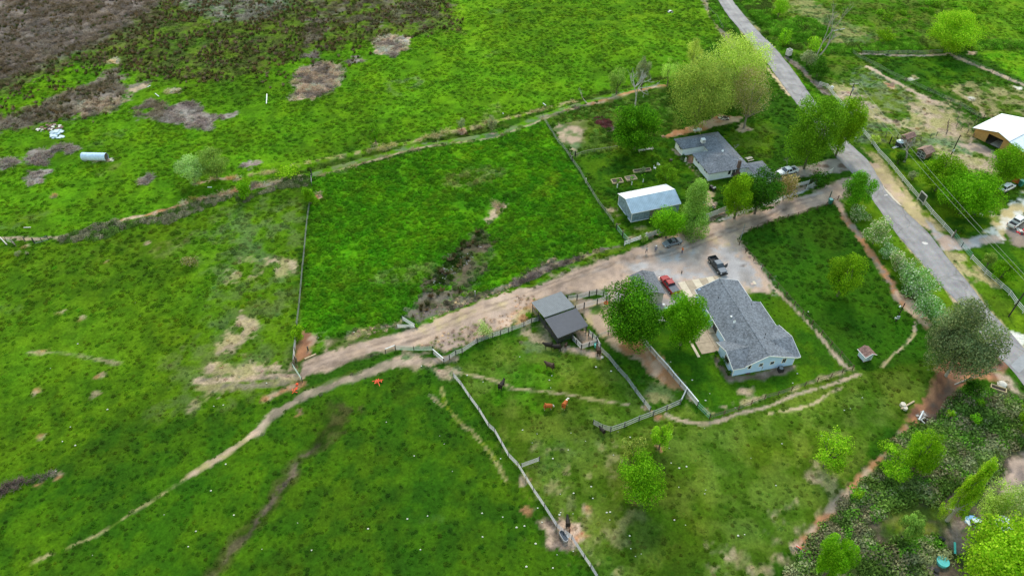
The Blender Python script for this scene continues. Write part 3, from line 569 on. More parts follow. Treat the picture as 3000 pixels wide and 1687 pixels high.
def nearest(arr, x, y):
    i = np.clip(np.round((x - GX0) / GS).astype(int) + 7, 0, nx - 1); j = np.clip(np.round((y - GY0) / GS).astype(int) + 7, 0, ny - 1); return arr[j, i]
LUSH = PTS('11 560,330 1500,120 | 20 0,1260 300,1200 | 21 500,60 860,600 1120,1000 0,1400 | 12 1700,300 520,560 450,400 | 11 530,700')
def cover():
    x, y = field_points(.85); tg = nearest(TAG, x, y); cl = nearest(COL, x, y); rd = nearest(on_road, x, y); green = cl[:, 1] > cl[:, 0] * 1.12
    lush = sd_poly(x, y, LUSH) < 0; clump = fbm(x * .22, y * .22, 77, 3); flat = np.minimum.reduce([sd_poly(x, y, P) for P in FLAT]) < 0
    pr = np.where(lush, .95, np.where(y > 150, .62, .55)) * np.where(flat, .5, 1) * sstep(.2, .55, clump + .12 * lush); pr = pr * np.where(green, 1, .25)
    ok = ((tg == 0) | (tg == 5) & green) & ~rd & (rng.random(len(x)) < pr)
    x, y, cl, lush, flat = x[ok], y[ok], cl[ok], lush[ok], flat[ok]; k = len(x); z = nearest(ZZ, x, y)
    s = np.where(lush, .95, .75) * rng.uniform(.5, 1.3, k) * np.where(flat, .6, 1) * np.where(y < 100, .72, 1); sz = np.stack([s * 1.25, s * 1.25, s * np.where(lush, 1.15, np.where(y < 115, .75, .85)) * rng.uniform(.7, 1.2, k)], 1)
    br = rng.uniform(.8, 1.45, (k, 1)) * (1 + rng.normal(0, .08, (k, 3))); scatter('grass_tufts', 'grass', np.stack([x, y, z - .05], 1), sz, np.clip(cl * br, .005, .9))
    # rushes in the marsh and the wet patch
    x, y = field_points(1.25); tg = nearest(TAG, x, y); cl = nearest(COL, x, y); cn = fbm(x * .3, y * .3, 91, 3); nearm = sd_poly(x, y, MARSH)
    ok = ((tg == 5) & (rng.random(len(x)) < sstep(.35, .6, cn) * .9)) | ((nearm < 9) & (tg == 0) & (rng.random(len(x)) < .17 * sstep(9, -6, nearm))); ok &= ~((nearm > 30) & (cl[:, 0] > .15))
    x, y = x[ok], y[ok]; k = len(x); base = np.array([L(92, 84, 50), L(120, 100, 70), L(78, 90, 44), L(134, 116, 96)])[rng.integers(0, 4, k)] * rng.uniform(.6, 1.2, (k, 1)); s = rng.uniform(.7, 1.3, (k, 1))
    scatter('rush_clumps', 'rush', np.stack([x, y, nearest(ZZ, x, y)], 1), s * np.array([1.3, 1.3, .9]), base)
    x, y = field_points(1.0); tg = nearest(TAG, x, y); cl = nearest(COL, x, y); mv = (cl[:, 0] > cl[:, 1] * 1.0) & (y > 140) & (x < 20)
    cn = fbm(x * .18, y * .18, 95, 3); ok = mv & ((tg == 5) | (tg == 0)) & (rng.random(len(x)) < .8 * sstep(.25, .5, cn)); x, y, cl = x[ok], y[ok], cl[ok]; k = len(x)
    scatter('dry_scrub', 'scrub', np.stack([x, y, nearest(ZZ, x, y) - .05], 1), rng.uniform(.7, 1.5, (k, 1)) * np.array([1.3, 1.3, .9]), np.clip(cl * rng.uniform(1.1, 2.1, (k, 1)), .01, .6))
MARSH = PTS('00 -300,1200 -300,-300 | 10 1700,-300 2000,250 1300,420 800,700 300,800 | 00 2300,820 1300,850 900,1200')
cover()
def bushy(name, Ps, step, size, cols, kind='bramble', edge=0.0, seed=5):
    n = 0; X = []; Z = []
    for P in Ps:
        x0, y0 = P.min(0); x1, y1 = P.max(0); gx, gy = np.meshgrid(np.arange(x0, x1, step), np.arange(y0, y1, step)); gx = (gx + (rng.random(gx.shape) - .5) * step).ravel(); gy = (gy + (rng.random(gx.shape[0] if gx.ndim == 1 else 1) - .5) * step if 0 else gy.ravel() + (rng.random(gx.size) - .5) * step)
        d = sd_poly(gx, gy, P) + 1.2 * (fbm(gx * .5, gy * .5, seed, 3) - .5); k = d < -edge; X.append(np.stack([gx[k], gy[k]], 1))
    X = np.vstack(X); k = len(X); cn = fbm(X[:, 0] * .2, X[:, 1] * .2, seed + 3, 3); ci = np.clip(((cn - .28) / .44 * len(cols)), 0, len(cols) - 1e-3).astype(int)
    ci = np.where(rng.random(k) < .25, rng.integers(0, len(cols), k), ci); c = np.array(cols)[ci] * rng.uniform(.75, 1.5, (k, 1))
    s = rng.uniform(.7, 1.25, (k, 1)) * (.6 + .8 * fbm(X[:, 0] * .25, X[:, 1] * .25, seed + 9, 2)[:, None]) * np.array([size]); z = nearest(ZZ, X[:, 0], X[:, 1])
    return scatter(name, kind, np.column_stack([X, z]), s, c)
BR = [L(112, 142, 62), L(128, 150, 84), L(150, 156, 112), L(106, 158, 50), L(136, 132, 98), L(92, 122, 52)]
bushy('bramble_thicket', [PTS('32 1980,1010 2300,1040 2600,1150 2700,1600 1200,1600 1450,1430 1650,1330 1880,1150'), PTS('33 1350,60 2350,60 2350,300 2150,520 1700,640 1450,700 1150,800 1000,1000 1050,1200 700,1449 100,1500 300,1300 550,950 700,800 900,560 1050,420 1280,330'),
      PTS('33 1050,1150 1700,1050 1800,1250 1500,1350 1600,1520 800,1520')], .85, (1.35, 1.35, 1.7), BR)
bushy('fence_brambles', [PTS('01 560,960 700,900 1150,770 1300,790 1600,700 1850,620 2150,540 2350,500 2280,560 1950,690 1700,790 1450,800 1200,860 1080,960 820,970 640,1000'), PTS('01 2340,500 2575,500 | 11 200,400 330,340 530,330 520,430 300,440 0,520 | 01 2450,590')], .75, (.9, .9, 1.0), [L(76, 100, 48), L(118, 124, 88), L(90, 120, 52), L(132, 130, 104)])
bushy('hedge_vines', [PTS('30 560,460 800,470 1080,440 1250,400 1560,400 1570,490 1350,500 1150,505 850,520 600,540'), PTS('30 2000,440 2300,420 2600,430 2700,480 2300,490 2020,500'), PTS('30 0,180 120,250 300,190 420,210 620,320 640,390 440,380 370,440 360,500 200,470 100,350 -60,330'), PTS('20 2000,40 2100,120 2200,270 2150,310 2060,240 2000,140'), PTS('20 2300,0 2575,-30 | 30 60,200 0,330 | 20 2400,130')], .8, (1.2, 1.2, 1.5), [L(78, 128, 28), L(98, 152, 36), L(118, 164, 48), L(86, 108, 44)])
bushy('dead_bramble', [PTS('03 0,600 60,520 200,470 400,430 550,380 570,440 430,490 200,560 100,620 0,660'), PTS('32 2130,650 2260,610 2330,760 2200,740'), PTS('21 0,1400 480,1190 760,1100 740,1120 480,1230 0,1440')], .7, (1.0, 1.0, 1.1), [L(120, 106, 100), L(142, 128, 122), L(108, 112, 88)], 'scrub')

bushy('garden_weeds', [PTS('20 360,1190 700,1090 900,1050 1400,960 1560,900 1640,1100 1560,1160 1080,1130 900,1220 800,1180 560,1230 400,1290'), PTS('20 780,1290 1050,1300 1100,1420 1000,1449 760,1430'), PTS('20 1500,950 1620,980 1600,1300 1500,1340'), PTS('20 2050,870 2250,870 2250,1150 2100,1130')], 1.15, (.75, .75, .6), [L(96, 142, 40), L(74, 118, 30), L(118, 152, 62), L(60, 96, 26)])
bushy('red_weeds', [PTS('20 820,1170 930,1170 1030,1270 970,1310 870,1240')], .9, (.7, .7, .5), [L(120, 72, 70), L(96, 60, 58)])

bushy('dry_grass', [PTS('12 1640,600 1900,440 2250,320 2575,250 | 22 0,60 200,60 240,120 0,330 | 12 2575,370 2250,520 1950,640 1780,640'), PTS('12 1560,290 1900,140 2300,60 2575,-60 | 21 400,1130 480,1180 100,1330 | 12 2575,20 2200,130 1750,320 1640,350'), PTS('12 880,470 1100,400 1480,330 1480,400 1000,490')], .95, (.55, .55, .45), [L(206, 180, 156), L(226, 204, 168), L(176, 150, 134), L(150, 156, 100)], 'scrub')

def patch_sheet(name, s, m, z=.1, jag=.12):
    P = PTS(s); q = []
    for i in range(len(P)):
        for k in range(4): t = k / 4; p = P[i] * (1 - t) + P[(i + 1) % len(P)] * t; q.append((p[0] + rng.normal() * jag, p[1] + rng.normal() * jag, z))
    link(name, new_mesh(name, q, [tuple(range(len(q)))], m), kind='structure')
patch_sheet('road_silt', '31 1150,415 1210,480 1280,555 1345,625 1325,622 1240,540 1180,470', mat('pale_silt', L(206, 192, 172), .95), .1, .08)
patch_sheet('road_patch', '31 1545,990 1580,985 1610,1008 1575,1015', mat('pale_patch', L(206, 198, 192), .95), .1, .08)
patch_sheet('asphalt_repair', '32 2440,780 2560,660 2640,740 2520,860', mat('newer_asphalt', L(150, 150, 152), .9), .1, .05)
patch_sheet('road_patch', '31 1165,515 1200,513 1205,522 1170,524', MATS['pale_patch'], .1, .05)
# ---------------------------------------------------------------- small mesh kit
class MB:
    def __init__(s): s.V = []; s.F = []; s.M = []
    def add(s, V, F, m=0):
        k = len(s.V); s.V.extend([tuple(map(float, v)) for v in V]); s.F.extend([tuple(i + k for i in f) for f in F]); s.M.extend([m] * len(F)); return s
    def box(s, x0, x1, y0, y1, z0, z1, m=0):
        return s.add([(x0, y0, z0), (x1, y0, z0), (x1, y1, z0), (x0, y1, z0), (x0, y0, z1), (x1, y0, z1), (x1, y1, z1), (x0, y1, z1)], [(0, 3, 2, 1), (4, 5, 6, 7), (0, 1, 5, 4), (1, 2, 6, 5), (2, 3, 7, 6), (3, 0, 4, 7)], m)
    def slab(s, P, th, m=0, up=None):                       # polygon P (3-D, counter-clockwise from above) thickened downward
        n = len(P); P = [np.array(p, float) for p in P]; dn = np.array([0, 0, -th]) if up is None else np.array(up) * -th
        V = P + [p + dn for p in P]; F = [tuple(range(n)), tuple(range(2 * n - 1, n - 1, -1))] + [(i, i + n, (i + 1) % n + n, (i + 1) % n) for i in range(n)]
        return s.add(V, F, m)
    def tube(s, a, b, r, r2=None, n=6, m=0, cap=True):
        a = np.array(a, float); b = np.array(b, float); r2 = r if r2 is None else r2; d = b - a; L_ = np.linalg.norm(d)
        if L_ < 1e-6: return s
        d /= L_; u = np.cross(d, (0, 0, 1) if abs(d[2]) < .9 else (1, 0, 0)); u /= np.linalg.norm(u); v = np.cross(d, u)
        V = [a + (u * math.cos(t) + v * math.sin(t)) * r for t in np.arange(n) * 2 * math.pi / n] + [b + (u * math.cos(t) + v * math.sin(t)) * r2 for t in np.arange(n) * 2 * math.pi / n]
        F = [(i, (i + 1) % n, (i + 1) % n + n, i + n) for i in range(n)]
        if cap: F += [tuple(range(n - 1, -1, -1)), tuple(range(n, 2 * n))]
        return s.add(V, F, m)
    def loft(s, secs, m=0):                                  # rings of equal length
        n = len(secs[0]); V = [p for q in secs for p in q]; F = []
        for i in range(len(secs) - 1):
            for j in range(n): F.append((i * n + j, i * n + (j + 1) % n, (i + 1) * n + (j + 1) % n, (i + 1) * n + j))
        F.append(tuple(range(n - 1, -1, -1))); F.append(tuple(range((len(secs) - 1) * n, len(secs) * n)))
        return s.add(V, F, m)
    def build(s, name, mats, parent=None, loc=None, rot=None, smooth=False, **pr):
        return link(name, new_mesh(name, s.V, s.F, mats, mi=s.M, smooth=smooth), parent, loc, rot, **pr)
WH = mat('white_paint', (.72, .73, .74), .5); WEATH = mat('weathered_white_board', (.5, .48, .45), .75, var=.25, scale=6)
GALV = mat('galvanised_pipe', (.3, .31, .33), .5, .3, var=.15); DKP = mat('dark_steel_post', (.05, .05, .055), .6); WOODP = mat('weathered_wood_post', (.16, .13, .11), .9, var=.3, scale=4)
WIRE = mat('fence_wire', (.17, .19, .17), .5, .4); GREENM = mat('green_wire_mesh', (.16, .34, .26), .5, .2); BLK = mat('black_plastic', (.02, .02, .022), .45)
GLASS = mat('dark_window_glass', (.02, .026, .035), .08, spec=.9, var=.05); TYRE = mat('tyre_rubber', (.02, .02, .02), .9); RIM = mat('wheel_rim', (.45, .46, .48), .3, .8)
CONC = mat('concrete', L(206, 190, 166), .9, var=.12, scale=1.2); CONC2 = mat('stained_concrete', L(172, 154, 132), .9, var=.18, scale=1.2); RUST = mat('rusty_pipe', (.12, .07, .05), .8, var=.3)
UNIT = MB().box(-.5, .5, -.5, .5, -.5, .5); UME = {}
def unit(m):
    if m.name not in UME: UME[m.name] = new_mesh('bar_' + m.name, UNIT.V, UNIT.F, m)
    return UME[m.name]
def bar(name, a, b, w, h, m, parent, **pr):                  # a straight bar from a to b (parent space) sharing one unit mesh
    a = Vector([float(q) for q in a]); b = Vector([float(q) for q in b]); d = b - a
    o = link(name, unit(m), parent, (a + b) / 2, d.to_track_quat('X', 'Z').to_euler(), **pr); o.scale = (max(d.length, .01), w, h); return o
# ---------------------------------------------------------------- fences
def fence(label, pts, h=1.2, step=2.6, rails=(.35, .75, 1.15), post_m=None, rail_m=None, pw=.12, rw=.05, rh=.06, ph=None, mesh_m=None, name='fence', cat='fence', posts=True, top=None, meshstep=.4, mh=None):
    P = np.asarray(pts); root = thing(name, label, cat, (P[0, 0], P[0, 1], 0)); o0 = P[0]
    post_m = post_m or DKP; rail_m = rail_m or GALV; ph = ph or h + .1; q = []
    for i in range(len(P) - 1):
        d = np.linalg.norm(P[i + 1] - P[i]); n = max(1, int(round(d / step))) if step else 1
        for k in range(n): q.append(P[i] + (P[i + 1] - P[i]) * k / n)
    q.append(P[-1]); q = np.array(q); zs = [zat(*p) for p in q]; bm = MB()
    for i, p in enumerate(q):
        x, y = p - o0
        if posts: bar('post', (x, y, zs[i] - .1), (x, y, zs[i] + ph), pw, pw, post_m, root)
        if i + 1 < len(q):
            x2, y2 = q[i + 1] - o0
            for r in rails: bar('rail', (x, y, zs[i] + r), (x2, y2, zs[i + 1] + r), rw, rh, rail_m, root)
            if top: bar('top_rail', (x, y, zs[i] + h), (x2, y2, zs[i + 1] + h), top[0], top[1], top[2], root)
            if mesh_m:
                d = math.hypot(x2 - x, y2 - y); m = max(2, int(d / meshstep)); H = mh or h
                for k in range(m + 1):
                    t = k / m; a = (x + (x2 - x) * t, y + (y2 - y) * t, zs[i] * (1 - t) + zs[i + 1] * t); bm.tube((a[0], a[1], a[2] + .05), (a[0], a[1], a[2] + H), .009, n=3, cap=False)
                for zz in np.arange(.15, H + .01, .22 if H < 1.6 else .3): bm.tube((x, y, zs[i] + zz), (x2, y2, zs[i + 1] + zz), .009, n=3, cap=False)
    if mesh_m: bm.build('wire_mesh', mesh_m, root, kind='stuff')
    return root
# ---------------------------------------------------------------- trees
def place_px(base, top, width):
    b = W(*base); h = HT(b[0], b[1], Q(*top)[1]); s = np.hypot(b[1], CAM_H - h / 2) / FPX
    return b, max(h, .4), width * (.29126 if len(base[0]) == 2 and base[0].isdigit() else CROP[base[0]][2]) * s / 2
def limb_tubes(mb, root, targets, r0, r):
    for t in targets:
        t = np.array(t, float); a = np.array(root, float); mid = (a + t) / 2 + r.normal(size=3) * .08 * np.linalg.norm(t - a); mid[2] += .06 * np.linalg.norm(t - a)
        mb.tube(a, mid, r0 * .5, r0 * .3, 5); mb.tube(mid, t, r0 * .3, r0 * .08, 4)
def crown_arrays(c, rad, lobes, n, leaf, cols, seed, up=.2, flat=.62, lobe_r=.3, shape='round', gappy=0.0):
    r = np.random.default_rng(seed); rx, ry, rz = rad; LC = []; LR = []
    while len(LC) < lobes:
        v = r.normal(size=3); v /= np.linalg.norm(v); k = r.random() ** .3 * .8; p = v * k
        if shape == 'cone': p[2] = r.uniform(-.95, .8); s = .75 * (1 - (p[2] + 1) / 2) + .12; p[:2] = v[:2] / (np.hypot(*v[:2]) + 1e-6) * s * r.random() ** .5
        if shape == 'broom': p[2] = r.uniform(-.9, .8); s = .3 + .45 * (p[2] + 1) / 2; p[:2] = v[:2] / (np.hypot(*v[:2]) + 1e-6) * s * r.random() ** .5
        LC.append(p); LR.append(lobe_r * r.uniform(.6, 1.25))
    LC = np.array(LC); LR = np.array(LR); tone = r.uniform(.7, 1.25, lobes); li = r.choice(lobes, n, p=LR ** 2 / (LR ** 2).sum())
    d = r.normal(size=(n, 3)); d[:, 2] += up; d /= np.linalg.norm(d, axis=1)[:, None]; rr = np.where(r.random(n) < .2, r.uniform(.2, .8, n), r.uniform(.78, 1.08, n)) + gappy * r.normal(size=n) * .2
    p = LC[li] + d * (LR[li] * rr)[:, None] * np.array([1, 1, .85]); q = p * np.array([rx, ry, rz]) + np.array(c)
    nr = d * 1.1 + r.normal(size=(n, 3)) * .45; nr /= np.linalg.norm(nr, axis=1)[:, None]; t = np.cross(nr, r.normal(size=(n, 3))); t /= np.linalg.norm(t, axis=1)[:, None] + 1e-9; b = np.cross(nr, t)
    s = (leaf * r.uniform(.6, 1.35, n))[:, None]; V = np.stack([q - t * s * .5, q + b * s * .42, q + t * s * .55, q - b * s * .42], 1).reshape(-1, 3); F = np.arange(4 * n).reshape(n, 4)
    c0 = np.array(cols) * 1.5 * np.array([r.uniform(.88, 1.18), r.uniform(.94, 1.06), 1]); cc = c0[r.integers(0, len(c0), n)] * (tone[li] * r.uniform(.78, 1.25, n))[:, None]
    return V, F, np.repeat(cc, 4, 0), LC * np.array([rx, ry, rz]) + np.array(c)
BARK = mat('tree_bark', (.13, .11, .09), .95, var=.3, scale=5); PALEB = mat('pale_bark', (.4, .38, .34), .9, var=.25, scale=5); DEADB = mat('dead_wood', (.36, .33, .3), .95, var=.3, scale=4)
FOL = dict(deep=[L(64, 114, 16), L(92, 142, 24), L(46, 90, 12)], green=[L(84, 132, 22), L(108, 156, 34), L(66, 110, 18)], dark=[L(48, 90, 18), L(62, 106, 24), L(38, 74, 18)], lime=[L(116, 166, 26), L(96, 148, 20), L(140, 182, 44)], bright=[L(92, 138, 16), L(116, 158, 28), L(74, 120, 14)],
           yell=[L(156, 178, 74), L(134, 162, 56), L(178, 194, 102)], olive=[L(118, 148, 62), L(136, 154, 70), L(96, 122, 46)], euc=[L(98, 120, 78), L(84, 106, 64), L(122, 136, 92)], pale=[L(146, 168, 100), L(124, 150, 80), L(168, 184, 120)],
           willow=[L(120, 150, 60), L(98, 132, 44), L(146, 168, 84)], blossom=[L(186, 190, 166), L(112, 150, 82), L(92, 134, 62), L(104, 142, 72), L(136, 158, 108)], sage=[L(104, 122, 86), L(130, 144, 104)], brownish=[L(134, 130, 76), L(112, 122, 52), L(150, 142, 104)])
SEED = [300]
def tree(label, base, top, width, fol='green', cat='tree', name='broadleaf_tree', low=.22, dens=1.0, leaf=None, bark=None, shape='round', lobe_r=.31, gappy=0., group=None, dz=1.0, lobes=None, rx=None):
    b, h, R = place_px(base, top, width); SEED[0] += 1; r = np.random.default_rng(SEED[0]); R = rx or R
    root = thing(name, label, cat, (b[0], b[1], zat(*b)), 0, group); zb = h * low * .45; cz = (h + zb) / 2; rz = (h - zb) / 2 * dz
    leaf = (leaf or float(np.clip(R * .07, .18, .32))) * .9; area = R * R * 4 + R * rz * 8; n = int(np.clip(area / (leaf * leaf) * 3.2 * dens, 300, 26000)); lobes = lobes or int(np.clip(16 + R * 8, 20, 80))
    V, F, cc, LC = crown_arrays((0, 0, cz), (R * 1.1, R * 1.1, rz * 1.02), lobes, n, leaf, FOL[fol], SEED[0], shape=shape, lobe_r=lobe_r, gappy=gappy)
    V[:, 2] = np.maximum(V[:, 2], .03); link('crown', new_mesh('crown', V, F, M_LEAF, cc), root)
    tb = MB(); tr = float(np.clip(.026 * h, .06, .32)); fk = (0, 0, max(zb * .9, h * .18)); tb.tube((0, 0, -.2), fk, tr, tr * .75, 7); tb.tube(fk, (r.normal() * .1, r.normal() * .1, h * .75), tr * .6, tr * .15, 5)
    limb_tubes(tb, fk, LC[r.choice(len(LC), min(9, len(LC)), False)], tr, r); tb.build('trunk', bark or BARK, root); return root
def bush(label, c, wpx, hpx, fol='green', cat='bush', name='bush', dens=1.0, leaf=None, group=None):          # c: pixel of the bush's foot, sizes in tile pixels
    k = .29126 if c[0].isdigit() else CROP[c[0]][2]; b = W(*c); h = max(.3, HT(b[0], b[1], Q(*c)[1] - hpx * k)); R = wpx * k * np.hypot(b[1], CAM_H) / FPX / 2
    SEED[0] += 1; leaf = leaf or float(np.clip(R * .16, .13, .32)); n = int(np.clip((R * R * 4 + R * h * 4) / leaf ** 2 * 2.0 * dens, 120, 7000)); root = thing(name, label, cat, (b[0], b[1], zat(*b)), 0, group)
    V, F, cc, LC = crown_arrays((0, 0, h * .5), (R * 1.05, R * 1.05, h * .55), int(8 + R * 3), n, leaf, FOL[fol], SEED[0], lobe_r=.5); V[:, 2] = np.maximum(V[:, 2], .02)
    link('foliage', new_mesh('foliage', V, F, M_LEAF, cc), root); tb = MB(); r = np.random.default_rng(SEED[0])
    for i in range(4): a = r.random() * 6.28; tb.tube((0, 0, -.1), (math.cos(a) * R * .4, math.sin(a) * R * .4, h * .6), .05, .02, 4)
    tb.build('stems', BARK, root); return root
def branching(mb, a, d, ln, r, depth, rg, spread=.6, up=.1, tips=None):
    d = d / np.linalg.norm(d); b = a + d * ln; mb.tube(a, b, r, r * .65, 5 if depth > 2 else 3, cap=False)
    if tips is not None and depth <= 2: tips.append(b)
    if depth == 0: return
    for i in range(rg.integers(2, 4)):
        nd = d + rg.normal(size=3) * spread; nd[2] += up; branching(mb, b, nd, ln * rg.uniform(.6, .85), r * .62, depth - 1, rg, spread, up, tips)
def bare_tree(label, base, top, r0=.25, depth=5, bark=None, lean=(0, 0, 1), spread=.5, cat='bare tree', name='bare_tree', fol=None, leaves=0, group=None, trunkf=.3):
    b = W(*base); h = HT(b[0], b[1], Q(*top)[1]); SEED[0] += 1; rg = np.random.default_rng(SEED[0]); root = thing(name, label, cat, (b[0], b[1], zat(*b)), 0, group); tb = MB(); tips = []
    branching(tb, np.array([0, 0, -.2]), np.array(lean, float), h * trunkf, r0, depth, rg, spread, .25, tips)
    V = np.array(tb.V); k = h / max(V[:, 2].max(), .1); V *= np.array([min(k, 1.25), min(k, 1.25), k]); tb.V = [tuple(v) for v in V]; tb.build('branches', bark or DEADB, root)
    if leaves:
        T = np.array(tips) * np.array([min(k, 1.25), min(k, 1.25), k]); n = leaves; q = T[rg.integers(0, len(T), n)] + rg.normal(size=(n, 3)) * .35; nr = rg.normal(size=(n, 3)); nr /= np.linalg.norm(nr, axis=1)[:, None]
        t = np.cross(nr, rg.normal(size=(n, 3))); t /= np.linalg.norm(t, axis=1)[:, None]; bb = np.cross(nr, t); s = .22; V = np.stack([q - t * s * .5, q + bb * s * .4, q + t * s * .5, q - bb * s * .4], 1).reshape(-1, 3)
        cc = np.array(FOL[fol])[rg.integers(0, 3, n) % len(FOL[fol])]; link('leaves', new_mesh('leaves', V, np.arange(4 * n).reshape(n, 4), M_LEAF, np.repeat(cc, 4, 0)), root)
    return root
# ================================================================ BUILDINGS
def shingle_mat(name, c, k=.3):
    m = bpy.data.materials.new(name); t, N, K, o = nodes(m); b = N.new('ShaderNodeBsdfPrincipled'); b.inputs['Roughness'].default_value = .9
    tc = N.new('ShaderNodeTexCoord'); n1 = N.new('ShaderNodeTexNoise'); n1.inputs['Scale'].default_value = 2.6; n1.inputs['Detail'].default_value = 4; n1.inputs['Roughness'].default_value = .8; n2 = N.new('ShaderNodeTexNoise'); n2.inputs['Scale'].default_value = .5
    K.new(tc.outputs['Object'], n1.inputs['Vector']); K.new(tc.outputs['Object'], n2.inputs['Vector']); ad = N.new('ShaderNodeMath'); ad.operation = 'MULTIPLY_ADD'; ad.inputs[1].default_value = .25; K.new(n2.outputs['Fac'], ad.inputs[0]); K.new(n1.outputs['Fac'], ad.inputs[2])
    r = N.new('ShaderNodeValToRGB'); r.color_ramp.elements[0].position = .5; r.color_ramp.elements[1].position = .76; r.color_ramp.elements[0].color = (*[q * (1 - k * 1.6) for q in c], 1); r.color_ramp.elements[1].color = (*[q * (1 + k * 1.6) for q in c], 1)
    K.new(ad.outputs[0], r.inputs[0]); K.new(r.outputs[0], b.inputs['Base Color']); K.new(b.outputs[0], o.inputs[0]); return m
SH_GREY = shingle_mat('grey_shingles', L(104, 109, 117)); SH_BRN = shingle_mat('brown_shingles', L(126, 96, 88)); SH_DK = shingle_mat('dark_grey_shingles', L(104, 106, 112))
BLUEW = mat('pale_blue_siding', L(186, 216, 254), .7, var=.05); WHITEW = mat('white_siding', L(232, 240, 246), .7, var=.06); TRIM = mat('white_trim', (.78, .78, .78), .5, var=.03)
BARNW = mat('faded_blue_steel', L(128, 150, 172), .55, .25, var=.4, scale=1.6); BARNR = mat('galvanised_roof_sheet', L(150, 172, 188), .5, .1, var=.14, scale=.8); TANW = mat('tan_plywood', L(190, 148, 92), .8, var=.12); WHR = mat('white_roof_sheet', (.82, .84, .86), .5, var=.03)
ZINC = mat('grey_corrugated_steel', L(116, 121, 126), .6, .0, var=.1); SLATE = mat('charcoal_roof_sheet', L(82, 84, 92), .6, .0, var=.06); INSIDE = mat('earth_and_hollow_shade', (.09, .075, .065), .95)
def window(parent, x0, x1, y, z0, z1, side='y', panes=2):     # proud frame with glass; y is the wall plane, outward is -y ('y') or -x ('x')
    f = MB(); g = MB(); t = .12; k = .05
    def bx(m, a0, a1, d0, d1, c0, c1): (m.box(a0, a1, y - d1, y - d0, c0, c1) if side == 'y' else m.box(y - d1, y - d0, a0, a1, c0, c1))
    bx(f, x0 - t, x1 + t, 0, k, z0 - t, z0); bx(f, x0 - t, x1 + t, 0, k, z1, z1 + t); bx(f, x0 - t, x0, 0, k, z0, z1); bx(f, x1, x1 + t, 0, k, z0, z1); fr = f.build('window', TRIM, parent)
    for i in range(panes):
        g = MB(); a = x0 + (x1 - x0) * i / panes + (.03 if i else 0); c = x0 + (x1 - x0) * (i + 1) / panes - (.03 if i < panes - 1 else 0); bx(g, a, c, .005, .03, z0, z1); g.build('pane', GLASS, fr)
def roofplane(parent, P, m, th=.14, trim=True, name='roof'):
    r = MB().slab(P, th).build(name, m, parent)
    if trim:
        n = len(P)
    return r
def fascia(parent, a, b, m=None, w=.06, h=.2): return bar('fascia', (a[0], a[1], a[2] - h / 2 + .02), (b[0], b[1], b[2] - h / 2 + .02), w, h, m or TRIM, parent)
def bld(name, label, org, yaw, cat): p = W(*org); return thing(name, label, cat, (p[0], p[1], 0), math.radians(yaw))
# --- blue house
H1 = bld('blue_house', 'long pale blue single-storey house with grey shingle roof and cross gables', ('a', 680, 1330), 13, 'house')
wl = MB()
wl.add([(0, 0, 0), (12.4, 0, 0), (12.4, 0, 2.62), (6.2, 0, 4.6), (1.9, 0, 2.75), (1.5, 0, 2.55), (0, 0, 2.55), (0, .15, 0), (12.4, .15, 0), (12.4, .15, 2.62), (6.2, .15, 4.6), (1.9, .15, 2.75), (1.5, .15, 2.55), (0, .15, 2.55)],
       [(0, 1, 2, 3, 4, 5, 6), (13, 12, 11, 10, 9, 8, 7), (0, 7, 8, 1), (1, 8, 9, 2), (6, 13, 7, 0)])
wl.build('wall', BLUEW, H1)
MB().add([(0, .15, 0), (0, 6.1, 0), (0, 6.1, 2.6), (0, 3.0, 3.7), (0, .15, 2.6), (.15, .15, 0), (.15, 6.1, 0), (.15, 6.1, 2.6), (.15, 3.0, 3.7), (.15, .15, 2.6)], [(4, 3, 2, 1, 0), (5, 6, 7, 8, 9), (1, 2, 7, 6)]).build('wall', BLUEW, H1)
MB().box(.15, 1.5, 5.95, 6.1, 0, 2.6).build('wall', BLUEW, H1); MB().box(1.5, 1.65, 6.1, 20.6, 0, 2.6).build('wall', BLUEW, H1); MB().box(12.25, 12.4, .15, 14.3, 0, 2.5).build('wall', BLUEW, H1)
MB().box(1.65, 10.1, 20.45, 20.6, 0, 3.0).build('wall', BLUEW, H1); MB().box(9.95, 10.1, 14.3, 20.45, 0, 3.1).build('wall', BLUEW, H1); MB().box(10.1, 12.25, 14.15, 14.3, 0, 2.5).build('wall', BLUEW, H1)
MB().add([(1.65, 20.5, 2.6), (10.1, 20.5, 3.3), (6.1, 20.5, 4.62), (1.65, 20.42, 2.6), (10.1, 20.42, 3.3), (6.1, 20.42, 4.62)], [(0, 2, 1), (3, 4, 5)]).build('gable', BLUEW, H1)
RX, RZ, SL = 6.1, 4.8, .335
zl = lambda x: RZ - (SL if x > RX else .45) * abs(x - RX)
roofplane(H1, [(1.15, 6.2, zl(1.15)), (4.15, 2.95, zl(4.15)), (1.9, -.6, zl(1.9)), (RX, -.6, RZ), (RX, 20.95, RZ), (1.15, 20.95, zl(1.15))], SH_GREY)
roofplane(H1, [(RX, -.6, RZ), (12.45, -.6, zl(12.45)), (12.5, 14.7, zl(12.5)), (10.55, 14.7, zl(10.55)), (10.55, 20.95, zl(10.55)), (RX, 20.95, RZ)], SH_GREY)
roofplane(H1, [(-.65, -.6, 2.66), (1.95, -.6, 2.66), (4.25, 2.95, 3.93), (-.65, 2.95, 3.93)], SH_GREY); roofplane(H1, [(-.65, 2.95, 3.93), (4.25, 2.95, 3.93), (1.1, 6.5, 2.6), (-.65, 6.5, 2.6)], SH_GREY)
